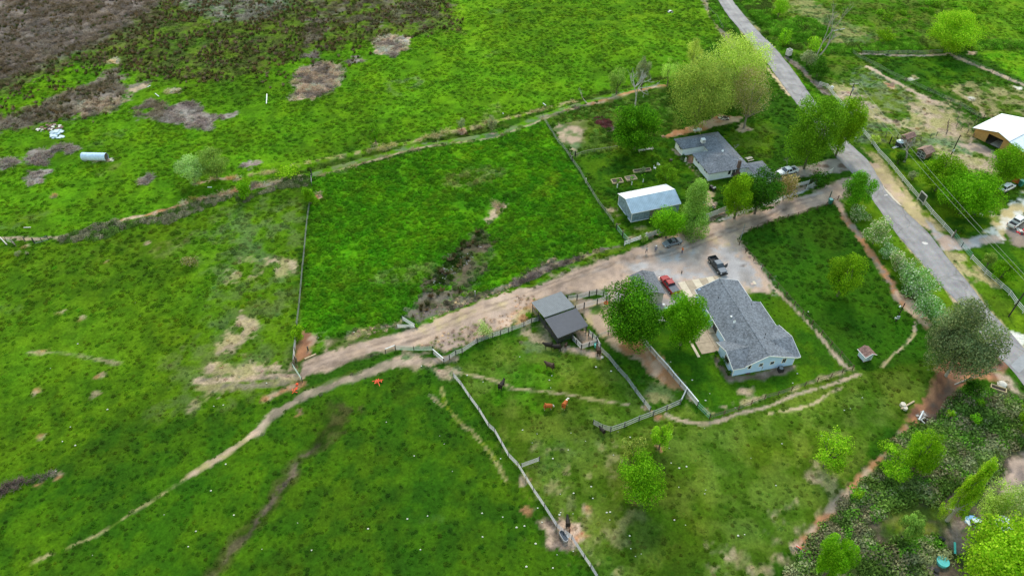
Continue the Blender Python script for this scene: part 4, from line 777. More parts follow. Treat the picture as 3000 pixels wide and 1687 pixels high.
roofplane(H1, [(8.6, 3.6, 3.97), (11.9, -.5, 2.62), (13.1, -.5, 2.62), (13.1, 3.6, 3.97)], SH_GREY); roofplane(H1, [(8.6, 3.6, 3.97), (13.1, 3.6, 3.97), (13.1, 7.9, 2.62), (11.9, 7.9, 2.66)], SH_GREY)
MB().box(RX - .14, RX + .14, -.6, 20.95, RZ - .02, RZ + .035).build('ridge_cap', SH_GREY, H1)
for a, b in (((-.65, -.6, 2.62), (1.9, -.6, 2.62)), ((1.8, -.63, zl(1.8)), (RX, -.63, RZ)), ((RX, -.63, RZ), (12.45, -.63, zl(12.45))), ((-.68, -.6, 2.66), (-.68, 2.95, 3.93)), ((-.68, 2.95, 3.93), (-.68, 6.5, 2.6)), ((1.12, 6.5, zl(1.15)), (1.12, 20.95, zl(1.15))),
             ((12.0, -.53, 2.62), (13.1, -.53, 2.62)), ((13.13, -.5, 2.62), (13.13, 3.6, 3.97)), ((13.13, 3.6, 3.97), (13.13, 7.9, 2.62)), ((12.53, 7.9, zl(12.5)), (12.53, 14.7, zl(12.5))), ((10.58, 14.7, zl(10.55)), (10.58, 20.95, zl(10.55))), ((1.15, 20.98, zl(1.15)), (RX, 20.98, RZ)), ((RX, 20.98, RZ), (10.55, 20.98, zl(10.55)))): fascia(H1, a, b)
for x0, x1, z0, z1, n in ((.75, 1.2, 1.75, 2.15, 1), (2.9, 3.4, 1.35, 2.45, 1), (5.15, 5.8, 1.4, 2.15, 2), (7.4, 8.1, 1.4, 2.15, 2), (9.85, 10.55, 1.25, 2.35, 2)): window(H1, x0, x1, 0, z0, z1, 'y', n)
window(H1, 2.0, 3.6, 0, 1.0, 2.1, 'x', 2)
for y0, y1, z0, z1, n in ((6.6, 7.3, .2, 2.2, 1), (10.4, 12.2, .15, 2.15, 2), (16.9, 17.9, 1.0, 2.1, 1), (13.8, 14.8, .9, 2.0, 2)): window(H1, y0, y1, 1.5, z0, z1, 'x', n)
for x, y in ((4.0, 16.5), (9.6, 15.6), (8.3, 5.0), (7.5, 4.0), (9.3, 2.6), (3.2, 14.0), (9.8, 13.5)): z = zl(x); MB().tube((x, y, z - .1), (x, y, z + .38), .06, n=8).build('vent_pipe', BLK, H1)
d = MB(); d.tube((3.9, 9.3, zl(3.9)), (3.9, 9.3, zl(3.9) + .5), .03); a = np.array([3.9, 9.25, zl(3.9) + .65]); ring = [a + np.array([math.cos(t) * .33, math.sin(t) * .12, math.sin(t) * .32]) for t in np.arange(12) * math.pi / 6]; d.add([a + np.array([0, .1, -.04])] + ring, [(0, i + 1, (i + 1) % 12 + 1) for i in range(12)]); d.build('satellite_dish', WH, H1)
MB().tube((4.1, 10.9, zl(4.1) - .05), (4.1, 10.9, zl(4.1) + .32), .16, .2, 10).build('roof_vent', WH, H1)
MB().box(-.03, .07, -.03, .07, 0, 2.5).build('corner_trim', TRIM, H1); MB().box(12.34, 12.44, -.03, .07, 0, 2.55).build('corner_trim', TRIM, H1)
MB().box(2.7, 3.6, -.35, -.02, 0, .1).build('crawl_hatch', mat('red_brown_hatch', (.12, .05, .04), .8), H1)
MB().box(5.9, 6.02, -.12, -.02, .75, 1.1).box(5.94, 5.98, -.08, -.04, .1, .75).build('meter_box', mat('grey_metal_box', (.3, .31, .32), .5), H1)
pat = bld('patio', 'tan concrete patio with step beside the blue house', ('a', 680, 1330), 13, 'patio'); pat['kind'] = 'structure'
for i, (x0, x1, y0, y1) in enumerate(((-3.3, -.1, 6.3, 8.9), (-.05, 1.45, 6.3, 8.9), (-3.3, -.1, 8.95, 12.4), (-.05, 1.45, 8.95, 12.4), (-2.2, 1.45, 12.45, 15.5))): MB().box(x0, x1, y0, y1, .0, .12).build('slab', CONC2, pat)
MB().box(.3, 1.45, 10.9, 12.4, .12, .34).build('step', CONC2, pat); MB().box(-4.4, -3.9, 5.7, 11.5, 0, .14).build('kerb', CONC, pat)
pad = bld('concrete_apron', 'pale concrete parking apron of separate slabs before the blue house', ('a', 680, 1330), 13, 'driveway slab'); pad['kind'] = 'structure'
for i in range(6):
    for j in range(3):
        x0 = 0 + i * 1.62; y1 = 26.3 - j * 2.35 + (.35 * i * .1); link('slab', new_mesh('slab', *(lambda q: (q.V, q.F))(MB().box(x0, x0 + 1.58, y1 - 2.31, y1, 0, .07)), (CONC, CONC2)[(i + (j > 1)) % 2]), pad)
acu = bld('air_conditioner', 'black boxy outdoor air conditioning unit behind the blue house', ('a', 1265, 1270), 13, 'air conditioner'); MB().box(-.45, .45, -.45, .45, 0, .9).build('casing', mat('black_louvre_metal', (.03, .03, .032), .5), acu)
MB().tube((0, 0, .9), (0, 0, .93), .36, n=16).build('fan_grille', mat('fan_grey', (.25, .26, .28), .5), acu)
st = W('a', 968, 200); o = thing('stepping_slabs', 'two pale paving slabs side by side on gravel by the apron', 'paving slab', (st[0], st[1], 0), .2)
MB().box(-.55, -.02, -.5, .5, .0, .08).build('slab', CONC, o); q = W('a', 920, 208) - st; MB().box(q[0] - .3, q[0] + .3, q[1] - .35, q[1] + .3, 0, .07).build('slab', mat('pinkish_slab', L(196, 170, 156), .9), o)
# --- detached garage
H2 = bld('detached_garage', 'small detached garage with grey shingle gable roof behind the big tree', ('f', 660, 1160), 13, 'garage')
roofplane(H2, [(-6.4, -3.2, 2.75), (-3.6, -3.2, 3.85), (-3.6, 3.6, 3.85), (-6.4, 3.6, 2.75)], SH_DK); roofplane(H2, [(-3.6, -3.2, 3.85), (-.9, -3.2, 2.8), (-.9, 3.6, 2.8), (-3.6, 3.6, 3.85)], SH_DK)
MB().box(-6.1, -1.2, -2.9, -2.75, 0, 2.7).build('wall', mat('cream_siding', (.5, .47, .42), .8), H2); MB().box(-6.1, -5.95, -2.75, 3.3, 0, 2.65).build('wall', MATS['cream_siding'], H2); MB().box(-1.35, -1.2, -2.75, 3.3, 0, 2.65).build('wall', MATS['cream_siding'], H2); MB().box(-5.95, -1.35, 3.15, 3.3, 0, 2.65).build('wall', MATS['cream_siding'], H2)
MB().add([(-6.1, 3.28, 2.6), (-1.2, 3.28, 2.6), (-3.6, 3.28, 3.7)], [(0, 2, 1)]).build('gable', MATS['cream_siding'], H2); MB().box(-3.7, -3.5, -3.2, 3.6, 3.83, 3.88).build('ridge_cap', SH_DK, H2)
MB().add([(-6.1, -2.88, 2.6), (-1.2, -2.88, 2.6), (-3.6, -2.88, 3.7)], [(0, 1, 2)]).build('gable', MATS['cream_siding'], H2)
# --- cattle shelter
H3 = bld('cattle_shelter', 'open-sided livestock shelter with two offset grey metal roofs on posts', ('b', 725, 1045), 26.5, 'shelter')
def Lc(root, t, x, y, z): p = W(t, x, y, z); q = Matrix.Rotation(-root.rotation_euler[2], 2) @ Vector((p[0] - root.location[0], p[1] - root.location[1])); return (q[0], q[1], z)
r2 = [Lc(H3, 'b', 750, 945, 2.15), Lc(H3, 'b', 1240, 745, 2.2), Lc(H3, 'b', 1045, 460, 2.85), Lc(H3, 'b', 540, 635, 2.8)]; r1 = [Lc(H3, 'b', 530, 610, 3.0), Lc(H3, 'b', 1020, 440, 3.1), Lc(H3, 'b', 795, 190, 2.6), Lc(H3, 'b', 320, 365, 2.5)]
def ribbed(P, m, name, n, hgt=.035, th=.06):
    roofplane(H3, P, m, th, name='roof'); a, b, c, d_ = [np.array(p) for p in P]; rb = MB()
    for i in range(n + 1): t = i / n; p = a + (b - a) * t; q = d_ + (c - d_) * t; rb.add([p + (b - a) * .18 / n + (0, 0, hgt), p - (b - a) * .18 / n + (0, 0, hgt), q - (b - a) * .18 / n + (0, 0, hgt), q + (b - a) * .18 / n + (0, 0, hgt), p + (b - a) * .18 / n - (0, 0, .01), p - (b - a) * .18 / n - (0, 0, .01), q - (b - a) * .18 / n - (0, 0, .01), q + (b - a) * .18 / n - (0, 0, .01)], [(0, 3, 2, 1), (0, 1, 5, 4), (1, 2, 6, 5), (2, 3, 7, 6), (3, 0, 4, 7)])
    rb.build('roof_ribs', m, H3, kind='stuff')
ribbed(r2, SLATE, 'front', 24, .02); ribbed(r1, ZINC, 'back', 20, .05)
for P in (r1, r2):
    for i in range(4):
        a = np.array(P[i]); b = np.array(P[(i + 1) % 4]); bar('edge_trim', a - (0, 0, .08), b - (0, 0, .08), .05, .09, GALV if i in (0, 3) else DKP, H3)
cen = np.mean([np.array(p) for p in r1 + r2], 0)
for P, ks in ((r2, (0, 1, 2, 3)), (r1, (0, 1, 2, 3))):
    for i in ks: a = np.array(P[i]); q = a + (cen - a) * .045; bar('post', (q[0], q[1], -.1), (q[0], q[1], a[2] - .1), .14, .14, DKP, H3)
    for i in range(4): a = np.array(P[i]); b = np.array(P[(i + 1) % 4]); q = (a + b) / 2 + (cen - (a + b) / 2) * .03; bar('post', (q[0], q[1], -.1), (q[0], q[1], q[2] - .1), .12, .12, DKP, H3)
for P, e in ((r2, (3, 0)), (r1, (3, 0)), (r2, (0, 1)), (r2, (1, 2))):
    a = np.array(P[e[0]]); b = np.array(P[e[1]]); a = a + (cen - a) * .045; b = b + (cen - b) * .045
    if e == (0, 1): b = a + (b - a) * .55
    for z in (.3, .55, .8, 1.05, 1.3, 1.55): bar('side_rail', (a[0], a[1], z), (b[0], b[1], z), .05, .07, DKP, H3)
# --- blue-grey steel barn
H4 = bld('steel_barn', 'weathered blue-grey metal barn with ribbed roof, its far slope painted sky-bright', ('d', 620, 1190), 18, 'barn')
bw, bl = 7.3, 12.2
MB().box(0, .12, 0, bw, 0, 2.75).build('wall', BARNW, H4); MB().add([(0.0, 0, 2.75), (0, bw, 2.75), (0, 3.6, 4.15), (.12, 0, 2.75), (.12, bw, 2.75), (.12, 3.6, 4.15)], [(0, 2, 1), (3, 4, 5)]).build('gable', BARNW, H4)
MB().box(.12, 4.6, 0, .12, 0, 2.7).build('wall', BARNW, H4); MB().box(8.6, bl, 0, .12, 0, 2.7).build('wall', BARNW, H4); MB().box(4.6, 8.6, 0, .12, 2.2, 2.7).build('wall', BARNW, H4); MB().box(4.6, 8.6, .14, .2, 0, 2.2).build('sliding_door', mat('dull_steel_door', L(120, 118, 112), .6, .2, var=.2), H4)
MB().box(bl - .12, bl, .12, bw, 0, 2.75).build('wall', BARNW, H4); MB().box(.12, bl - .12, bw - .12, bw, 0, 2.9).build('wall', BARNW, H4); MB().add([(bl - .12, 0, 2.75), (bl - .12, bw, 2.75), (bl - .12, 3.6, 4.15), (bl, 0, 2.75), (bl, bw, 2.75), (bl, 3.6, 4.15)], [(0, 2, 1), (3, 4, 5)]).build('gable', BARNW, H4)
def ribroof(root, P, m, n, hgt, th=.05, w=.2, mr=None):
    r = roofplane(root, P, m, th); a, b, c, d_ = [np.array(p, float) for p in P]; rb = MB()
    for i in range(n + 1):
        t = i / n; e = (b - a) * w / n / 2; p = a + (b - a) * t; q = d_ + (c - d_) * t; u = np.array([0, 0, hgt]); lo = np.array([0, 0, -.01])
        rb.add([p - e + u, p + e + u, q + e + u, q - e + u, p - e + lo, p + e + lo, q + e + lo, q - e + lo], [(0, 1, 2, 3), (0, 4, 5, 1), (1, 5, 6, 2), (2, 6, 7, 3), (3, 7, 4, 0)])
    rb.build('roof_ribs', mr or m, root, kind='stuff')
ribroof(H4, [(-.25, -.25, 2.72), (bl + .2, -.25, 2.72), (bl + .2, 3.6, 4.25), (-.25, 3.6, 4.25)], BARNR, 30, .07, w=.3); ribroof(H4, [(-.25, 3.6, 4.25), (bl + .2, 3.6, 4.25), (bl + .2, bw + .3, 3.0), (-.25, bw + .3, 3.0)], mat('sky_glare_roof_sheet', (.8, .81, .82), .45, .1, var=.06), 22, .025, w=.08, mr=mat('roof_seam_grey', (.3, .31, .32), .6))  # far slope whitened in its colour to stand for sky reflection
for a, b in (((0, 0, 0), (0, 0, 2.7)), ((-.27, -.25, 2.72), (-.27, 3.6, 4.25)), ((-.27, 3.6, 4.25), (-.27, bw + .3, 3.0)), ((-.03, -.03, .06), (4.6, -.03, .06)), ((-.04, 0, .05), (-.04, bw, .05)), ((-.03, bw, 0), (-.03, bw, 2.8))): bar('edge_flashing', a, b, .1, .1, TRIM, H4)
bar('eave_flashing', (-.25, -.27, 2.66), (bl + .2, -.27, 2.66), .05, .1, TRIM, H4); MB().box(-.25, bl + .2, 3.5, 3.7, 4.25, 4.29).build('ridge_cap', MATS['sky_glare_roof_sheet'], H4)
# --- neighbour's house
H5 = bld('white_house', 'L-shaped white house with dark grey hip roofs and a brick chimney', ('c', 860, 1090), 16, 'house')
def lr(x, y, z): return Lc(H5, 'c', x, y, z)
P0 = lr(880, 970, 2.45); P1 = lr(545, 590, 2.45); P3 = lr(1210, 910, 2.45); PP = lr(1570, 775, 2.45); PA = lr(1050, 610, 3.75); PB = lr(1170, 600, 3.75); W0 = lr(380, 500, 2.45); W1 = lr(820, 430, 2.45); W2 = lr(225, 315, 2.45); W3 = lr(1020, 175, 2.45)
y0, x0 = P0[1], P0[0]; xE = PP[0] + .3; yM = P1[1]; yN = W3[1]; yW = W0[1]; xW = W2[0]; xR = 10.9
def hip(root, x0, x1, y0, y1, z0, rise, m, axis='x', hipl=True, hipr=True):
    if axis == 'x':
        h = (y1 - y0) / 2; ym = (y0 + y1) / 2; a = (x0 + (h if hipl else 0), ym, z0 + rise); b = (x1 - (h if hipr else 0), ym, z0 + rise)
        roofplane(root, [(x0, y0, z0), (x1, y0, z0), b, a], m); roofplane(root, [(x1, y1, z0), (x0, y1, z0), a, b], m)
        if hipl: roofplane(root, [(x0, y1, z0), (x0, y0, z0), a], m)
        if hipr: roofplane(root, [(x1, y0, z0), (x1, y1, z0), b], m)
    else:
        h = (x1 - x0) / 2; xm = (x0 + x1) / 2; a = (xm, y0 + (h if hipl else 0), z0 + rise); b = (xm, y1 - (h if hipr else 0), z0 + rise)
        roofplane(root, [(x1, y0, z0), (x1, y1, z0), b, a], m); roofplane(root, [(x0, y1, z0), (x0, y0, z0), a, b], m)
        if hipl: roofplane(root, [(x0, y0, z0), (x1, y0, z0), a], m)
        if hipr: roofplane(root, [(x1, y1, z0), (x0, y1, z0), b], m)
hip(H5, x0, xR, y0, yM, 2.5, 1.45, SH_GREY); hip(H5, 4.2, xR, y0 + 1.2, yN, 2.47, 1.35, SH_GREY, 'y'); hip(H5, xW, 9.5, yW, yN + .02, 2.44, 1.0, SH_GREY)
MB().box(x0 + .5, xR - .5, y0 + .5, y0 + .65, 0, 2.45).build('wall', WHITEW, H5); MB().box(x0 + .5, x0 + .65, y0 + .65, yM - .5, 0, 2.45).build('wall', WHITEW, H5); MB().box(x0 + .65, 5, yM - .65, yM - .5, 0, 2.45).build('wall', WHITEW, H5)
MB().box(xW + .5, 5, yW + .5, yW + .65, 0, 2.42).build('wall', WHITEW, H5); MB().box(xW + .5, xW + .65, yW + .65, yN - .5, 0, 2.42).build('wall', WHITEW, H5); MB().box(xW + .65, xR - .6, yN - .65, yN - .5, 0, 2.42).build('wall', WHITEW, H5); MB().box(xR - .65, xR - .5, y0 + .65, yN - .65, 0, 2.4).build('wall', WHITEW, H5); MB().box(4.85, 5, yM - .5, yW + .5, 0, 2.4).build('wall', WHITEW, H5)
for a0, a1 in ((1.7, 2.2), (2.5, 3.2), (6.0, 6.8), (7.2, 7.9)): window(H5, y0 + a0, y0 + a1, x0 + .5, 1.5, 2.1, 'x', 1)
window(H5, yW + 1.2, yW + 2.6, xW + .5, 1.4, 2.1, 'x', 2); window(H5, 5.2, 5.9, y0 + .5, .9, 2.1, 'y', 1); window(H5, 6.3, 7.1, y0 + .5, .2, 2.1, 'y', 2)
BRICK = mat('brown_brick', (.16, .1, .08), .9, var=.25, scale=6); ch = W('c', 1400, 900); q = lr(1425, 905, 0)
chx, chy = 7.7, y0 + .1; MB().box(chx - .8, chx + .8, chy - .1, chy + .5, 0, 1.2).box(chx - .35, chx + .35, chy - .05, chy + .5, 1.2, 4.6).build('chimney', BRICK, H5); MB().tube((chx, chy + .22, 4.6), (chx, chy + .22, 5.1), .16, n=10).tube((chx, chy + .22, 5.12), (chx, chy + .22, 5.25), .3, .1, 10).build('chimney_cowl', GALV, H5)
cl = lr(760, 385, 3.2); c_ = thing('rooftop_cooler', 'white boxy evaporative cooler standing on the white house roof', 'cooler', tuple(H5.matrix_world @ Vector((0, 0, 0))) if 0 else (0, 0, 0)); cw = W('c', 765, 372, 3.3); c_.location = (cw[0], cw[1], 3.25); c_.rotation_euler[2] = math.radians(16)
MB().box(-.5, .5, -.5, .5, .12, 1.15).build('casing', WH, c_); MB().box(-.42, .42, -.53, -.5, .25, 1.0).build('louvre', mat('cooler_grille', (.35, .36, .36), .6), c_); MB().box(-.4, .4, -.4, .4, 0, .12).build('stand', GALV, c_)
dw = W('c', 1125, 590, 3.9); dn = thing('satellite_dish', 'small white satellite dish on a mast at the ridge of the white house', 'satellite dish', (dw[0], dw[1], 3.75)); MB().tube((0, 0, 0), (0, 0, 1.1), .03).build('mast', DKP, dn); MB().tube((0, 0, 1.1), (0, -.12, 1.2), .22, .3, 12).build('dish', WH, dn)
G5 = [lr(1870, 720, 2.4), lr(2160, 1020, 2.4)]; gx1 = G5[0][0]; gx1 = max(gx1, 14.6); hip(H5, 10.3, gx1 + .3, G5[1][1], G5[0][1] + .1, 2.4, 1.1, SH_GREY, 'y'); MB().box(10.8, gx1 - .2, G5[1][1] + .5, G5[1][1] + .65, 0, 2.35).build('garage_wall', WHITEW, H5); MB().box(10.8, 10.95, G5[1][1] + .65, G5[0][1] - .4, 0, 2.35).build('garage_wall', WHITEW, H5); MB().box(gx1 - .35, gx1 - .2, G5[1][1] + .65, G5[0][1] - .4, 0, 2.35).build('garage_wall', WHITEW, H5)
# --- tan barn with white roof, right edge
H6 = bld('tan_barn', 'tan barn with open doorway and white metal roof at right edge', ('e', 1690, 580), -57, 'barn')
ln = 12.0; rd = [(-.2, -1.2, 3.0), (5.9, -1.2, 4.45), (5.9, ln, 4.45), (-.2, ln, 3.0)]
roofplane(H6, [(-.3, ln, 2.95), (-.3, -1.5, 2.95), (5.9, -.9, 4.5), (5.9, ln, 4.5)], WHR, .1); roofplane(H6, [(5.9, ln, 4.5), (5.9, -.9, 4.5), (9.3, -.9, 3.55), (9.3, ln, 3.55)], WHR, .1); roofplane(H6, [(9.2, ln, 3.35), (9.2, -.7, 3.35), (13.5, -.7, 2.4), (13.5, ln, 2.4)], mat('lean_to_roof', L(206, 216, 228), .5, .1), .1)
for x0_, x1_, z in ((0, .95, 2.95), (.97, 1.95, 3.1), (1.97, 3.0, 3.3), (3.02, 3.6, 3.45)): MB().box(x0_, x1_, 0, .1, 0, 2.6 if x1_ > .9 else 2.6).build('wall_panel', TANW, H6)
MB().add([(0, 0, 2.6), (9.1, 0, 2.6), (9.1, 0, 3.35), (5.9, 0, 4.35), (0, 0, 2.8), (0, .1, 2.6), (9.1, .1, 2.6), (9.1, .1, 3.35), (5.9, .1, 4.35), (0, .1, 2.8)], [(0, 1, 2, 3, 4), (9, 8, 7, 6, 5), (0, 5, 6, 1)]).build('gable', TANW, H6)
for x0_, x1_ in ((7.6, 8.4), (8.42, 9.1), (9.15, 13.2)): MB().box(x0_, x1_, 0, .1, 0, 2.55).build('wall_panel', TANW, H6)
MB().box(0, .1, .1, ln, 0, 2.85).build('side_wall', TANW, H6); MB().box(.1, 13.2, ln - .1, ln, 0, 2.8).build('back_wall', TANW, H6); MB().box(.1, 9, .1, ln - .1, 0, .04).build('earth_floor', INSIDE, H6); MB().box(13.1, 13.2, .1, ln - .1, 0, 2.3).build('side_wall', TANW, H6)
MB().box(4.9, 7.3, .3, 4, .04, .07).build('floor_slab', mat('pale_floor', L(170, 165, 155), .9), H6)
# --- little pump shed
H7 = bld('pump_shed', 'tiny pale blue shed with brown shingle roof on the lawn', ('g', 600, 1215), 18.5, 'shed')
sw = 1.65; PAL = mat('icy_blue_siding', L(190, 208, 224), .7, var=.04)
MB().box(0, .08, 0, 1.75, .1, 1.75).build('wall', PAL, H7); MB().add([(0, 0, .1), (sw, 0, .1), (sw, 0, 1.75), (sw / 2, 0, 2.3), (0, 0, 1.75), (0, .08, .1), (sw, .08, .1), (sw, .08, 1.75), (sw / 2, .08, 2.3), (0, .08, 1.75)], [(0, 1, 2, 3, 4), (9, 8, 7, 6, 5)]).build('wall', PAL, H7)
MB().box(sw - .08, sw, .08, 1.75, .1, 1.75).build('wall', PAL, H7); MB().box(.08, sw - .08, 1.67, 1.75, .1, 1.75).build('wall', PAL, H7); MB().box(-.04, sw + .04, -.04, 1.8, 0, .1).build('base', mat('brown_plinth', (.14, .07, .05), .9), H7); MB().box(.75, 1.35, -.05, -.005, .15, 1.6).build('door', mat('shed_door', L(160, 182, 196), .6), H7)
roofplane(H7, [(-.45, 2.05, 1.72), (-.45, -.35, 1.72), (sw / 2, -.35, 2.42), (sw / 2, 2.05, 2.42)], SH_BRN, .07); roofplane(H7, [(sw / 2, 2.05, 2.42), (sw / 2, -.35, 2.42), (sw + .45, -.35, 1.72), (sw + .45, 2.05, 1.72)], SH_BRN, .07)
for a, b in (((-.47, -.37, 1.7), (sw / 2, -.37, 2.4)), ((sw / 2, -.37, 2.4), (sw + .47, -.37, 1.7)), ((-.47, -.37, 1.69), (-.47, 2.05, 1.69)), ((0, 0, .1), (0, 0, 1.7)), ((sw, 0, .1), (sw, 0, 1.7)), ((0, 1.75, .1), (0, 1.75, 1.7))): bar('trim', a, b, .08, .09, TRIM, H7)
# --- brown garden shed
H8 = bld('garden_shed', 'small brown garden shed with white framed doors beyond the rail fence', ('e', 860, 980), 31, 'shed'); BRW = mat('brown_boards', L(126, 98, 84), .85, var=.35, scale=3)
MB().box(0, 2.9, 0, .1, 0, 1.75).build('wall', BRW, H8); MB().box(0, .1, .1, 2.5, 0, 1.75).build('wall', BRW, H8); MB().box(2.8, 2.9, .1, 2.5, 0, 1.75).build('wall', BRW, H8); MB().box(.1, 2.8, 2.4, 2.5, 0, 1.75).build('wall', BRW, H8); MB().add([(0, 0, 1.75), (0, 2.5, 1.75), (0, 1.25, 2.5)], [(0, 2, 1)]).build('gable', BRW, H8)
for y_ in (.25, 1.3): dd = MB().box(-.05, -.005, y_, y_ + .95, .1, 1.7).build('door', mat('dark_wire_door', (.1, .1, .1), .8), H8); [bar('door_frame', a, b, .04, .08, WH, dd) for a, b in (((-.07, y_, .1), (-.07, y_, 1.7)), ((-.07, y_ + .95, .1), (-.07, y_ + .95, 1.7)), ((-.07, y_, 1.7), (-.07, y_ + .95, 1.7)), ((-.07, y_, .9), (-.07, y_ + .95, .9)), ((-.07, y_, .1), (-.07, y_ + .95, .1)))]
MB().box(-.02, .04, -.04, .04, 0, 1.75).build('corner_trim', WH, H8)
roofplane(H8, [(-.35, -.35, 1.65), (3.2, -.35, 1.65), (3.2, 1.25, 2.6), (-.35, 1.25, 2.6)], shingle_mat('tan_brown_shingles', L(140, 112, 100)), .07); roofplane(H8, [(-.35, 1.25, 2.6), (3.2, 1.25, 2.6), (3.2, 2.85, 1.65), (-.35, 2.85, 1.65)], bpy.data.materials['tan_brown_shingles'], .07)
# --- play house and tank
H9 = bld('play_house', 'old brown timber play house with tilted planks by the silver tank', ('r', 610, 380), 28, 'play house')
MB().box(0, 2.0, 0, .08, .3, 2.0).build('wall', BRW, H9); MB().box(0, .08, .08, 1.7, .3, 2.0).build('wall', BRW, H9); MB().box(0, 3.0, 0, 1.8, .2, .3).build('deck', BRW, H9); roofplane(H9, [(-.3, -.3, 1.95), (3.4, -.3, 1.95), (3.4, .85, 2.7), (-.3, .85, 2.7)], bpy.data.materials['brown_shingles'], .07); roofplane(H9, [(-.3, .85, 2.7), (3.4, .85, 2.7), (3.4, 2.0, 1.95), (-.3, 2.0, 1.95)], bpy.data.materials['tan_brown_shingles'], .07)
for a, b in (((0, -.05, .2), (.1, -.05, 2.0)), ((2.2, -.1, 0), (2.9, -.1, 1.9)), ((2.6, -.4, 0), (3.3, -.1, 1.6)), ((3.2, -.6, 0), (3.5, .2, 1.9)), ((0, -.05, 2.0), (-.2, .8, 2.5))): bar('plank', a, b, .09, .09, WEATH, H9)
for a in ((2.9, .05), (2.9, 1.7), (1.9, 1.7)): bar('post', (a[0], a[1], 0), (a[0], a[1], 2.2), .1, .1, BRW, H9)
# ================================================================ FENCES
F_ = fence; GB0 = mat('chalky_grey_panel', (.4, .4, .41), .6)
pr = dict(rails=(.25, .45, .65, .85, 1.08, 1.3), h=1.35, ph=1.45, rh=.05, rw=.04)
F_('long grey-white pipe panel fence running down the middle of the pasture', PTS('12 1985,890 2065,985 2150,1110 2240,1230 2340,1400 2400,1449 | 23 -35,250 60,350'), step=3.2, post_m=DKP, rail_m=GALV, mesh_m=GALV, pw=.1, **pr)
F_('weathered brown board stretch of the pasture fence below the side gate', PTS('23 60,350 140,480 213,600'), step=3, rails=(.3, .6, .9, 1.2), rail_m=WEATH, post_m=WOODP, rh=.12, ph=1.4)
F_('lower pasture fence of blue-grey panels passing the stock tank', PTS('23 213,600 325,770 450,960 520,1020 600,1080 725,1270 790,1370 860,1480'), step=3.1, mesh_m=GALV, pw=.1, **pr)
F_('tubular steel side gate standing open from the pasture fence', PTS('23 92,362 275,297'), step=3.2, name='field_gate', cat='gate', **pr)
F_('white wire panel fence slanting down from the cattle shelter', PTS('22 885,635 975,715 1060,825 1150,925 1240,1045 1325,1160 1388,1238'), step=2.6, mesh_m=GALV, meshstep=.3, pw=.14, post_m=mat('grey_steel_post', (.14, .15, .16), .6), **pr)
F_('slatted white panel fence closing the bottom of the long pen', PTS('22 990,1443 1130,1395 1275,1335 1420,1275 1555,1220 1690,1163'), step=0, mesh_m=GB0, meshstep=.22, pw=.2, post_m=MATS['grey_steel_post'], rails=(.12, .7, 1.35), rail_m=GB0, h=1.4, ph=1.45, rh=.08)
F_('short plain white gate panel between slatted fence and yard fence', PTS('22 1692,1162 1752,1040'), step=0, rails=(.2, .45, .7, .95, 1.2, 1.4), rail_m=WH, rh=.14)
F_('dark tubular gate panel at the lower left of the slatted fence', PTS('22 815,1375 905,1418 988,1443'), step=0, mesh_m=DKP, meshstep=.6, pw=.09, rail_m=mat('dull_grey_pipe', (.2, .22, .22), .5, .3), rails=(.2, .45, .7, .95, 1.2, 1.4), h=1.45, rh=.05)
F_('tall white-topped corral fence beside the blue house lawn', PTS('22 1285,505 1330,570 1450,710 1565,835 1620,905 1755,1062 1862,1192'), step=2.5, mesh_m=WH, meshstep=.28, pw=.12, top=(.16, .12, WH), post_m=MATS['grey_steel_post'], rails=(.2, .5, .8, 1.1), rail_m=GALV, h=1.5, ph=1.5)
F_('green wire mesh fence ending at the house yard corner', PTS('22 1862,1192 1985,1312'), step=2.2, mesh_m=GREENM, meshstep=.14, rails=(.1, .7, 1.3), rail_m=GREENM, h=1.35)
F_('dark rail fence curving round the lawn below the blue house', PTS('22 1988,1312 2130,1272 2275,1225 2405,1170 2540,1112 | 32 100,1078 235,1030 370,985 495,940 630,900 745,850 848,820'), step=0, rails=(.5, 1.15), rail_m=RUST, post_m=RUST, pw=.12, rw=.05, rh=.05, mesh_m=WIRE, meshstep=.9, h=1.2)
F_('dark post fence along the dirt path right of the blue house', PTS('32 848,820 725,680 630,577 535,470 440,367 345,270 262,175 180,85 | 31 95,1440 10,1352 | 21 2510,1258 2430,1172 2350,1092 2285,1015'), step=0, rails=(1.15,), rail_m=RUST, post_m=RUST, mesh_m=WIRE, meshstep=.9, pw=.13, rw=.04, rh=.04, h=1.2)
F_('tall dark gate frame where the yard fence meets the drive', PTS('21 2283,1012 2322,885'), step=0, rails=(.2, 1.9), rail_m=GALV, post_m=mat('green_grey_pole', (.18, .22, .18), .6), ph=2.4, name='gate_frame', cat='gate', rh=.05)
F_('dark pipe fence on the front pasture edge along the dirt drive', PTS('21 2322,885 2400,872 2465,850 | 31 -10,812 95,788 195,752 297,725 393,690 490,660 585,625 650,592 700,560'), step=0, rails=(.55, 1.15), rail_m=RUST, post_m=RUST, pw=.12, rw=.05, rh=.05)
F_('low dark post fence behind the blossoming shrubs by the road', PTS('31 700,560 880,640 1010,748 1066,855 1125,925 1192,1015 1262,1100 1350,1200 1450,1300 1560,1400 | 32 1700,232 1880,400'), step=0, rails=(.9,), rail_m=WIRE, post_m=RUST, pw=.14, rw=.03, rh=.03, mesh_m=WIRE, meshstep=1.2, h=1.1)
F_('pipe rail corral fence left of the cattle shelter', PTS('12 1890,748 1948,715 2010,672 2075,652 2225,548 2380,495 2460,470 2540,440 | 22 0,425 120,390 195,352 270,330'), step=0, pw=.15, **pr)
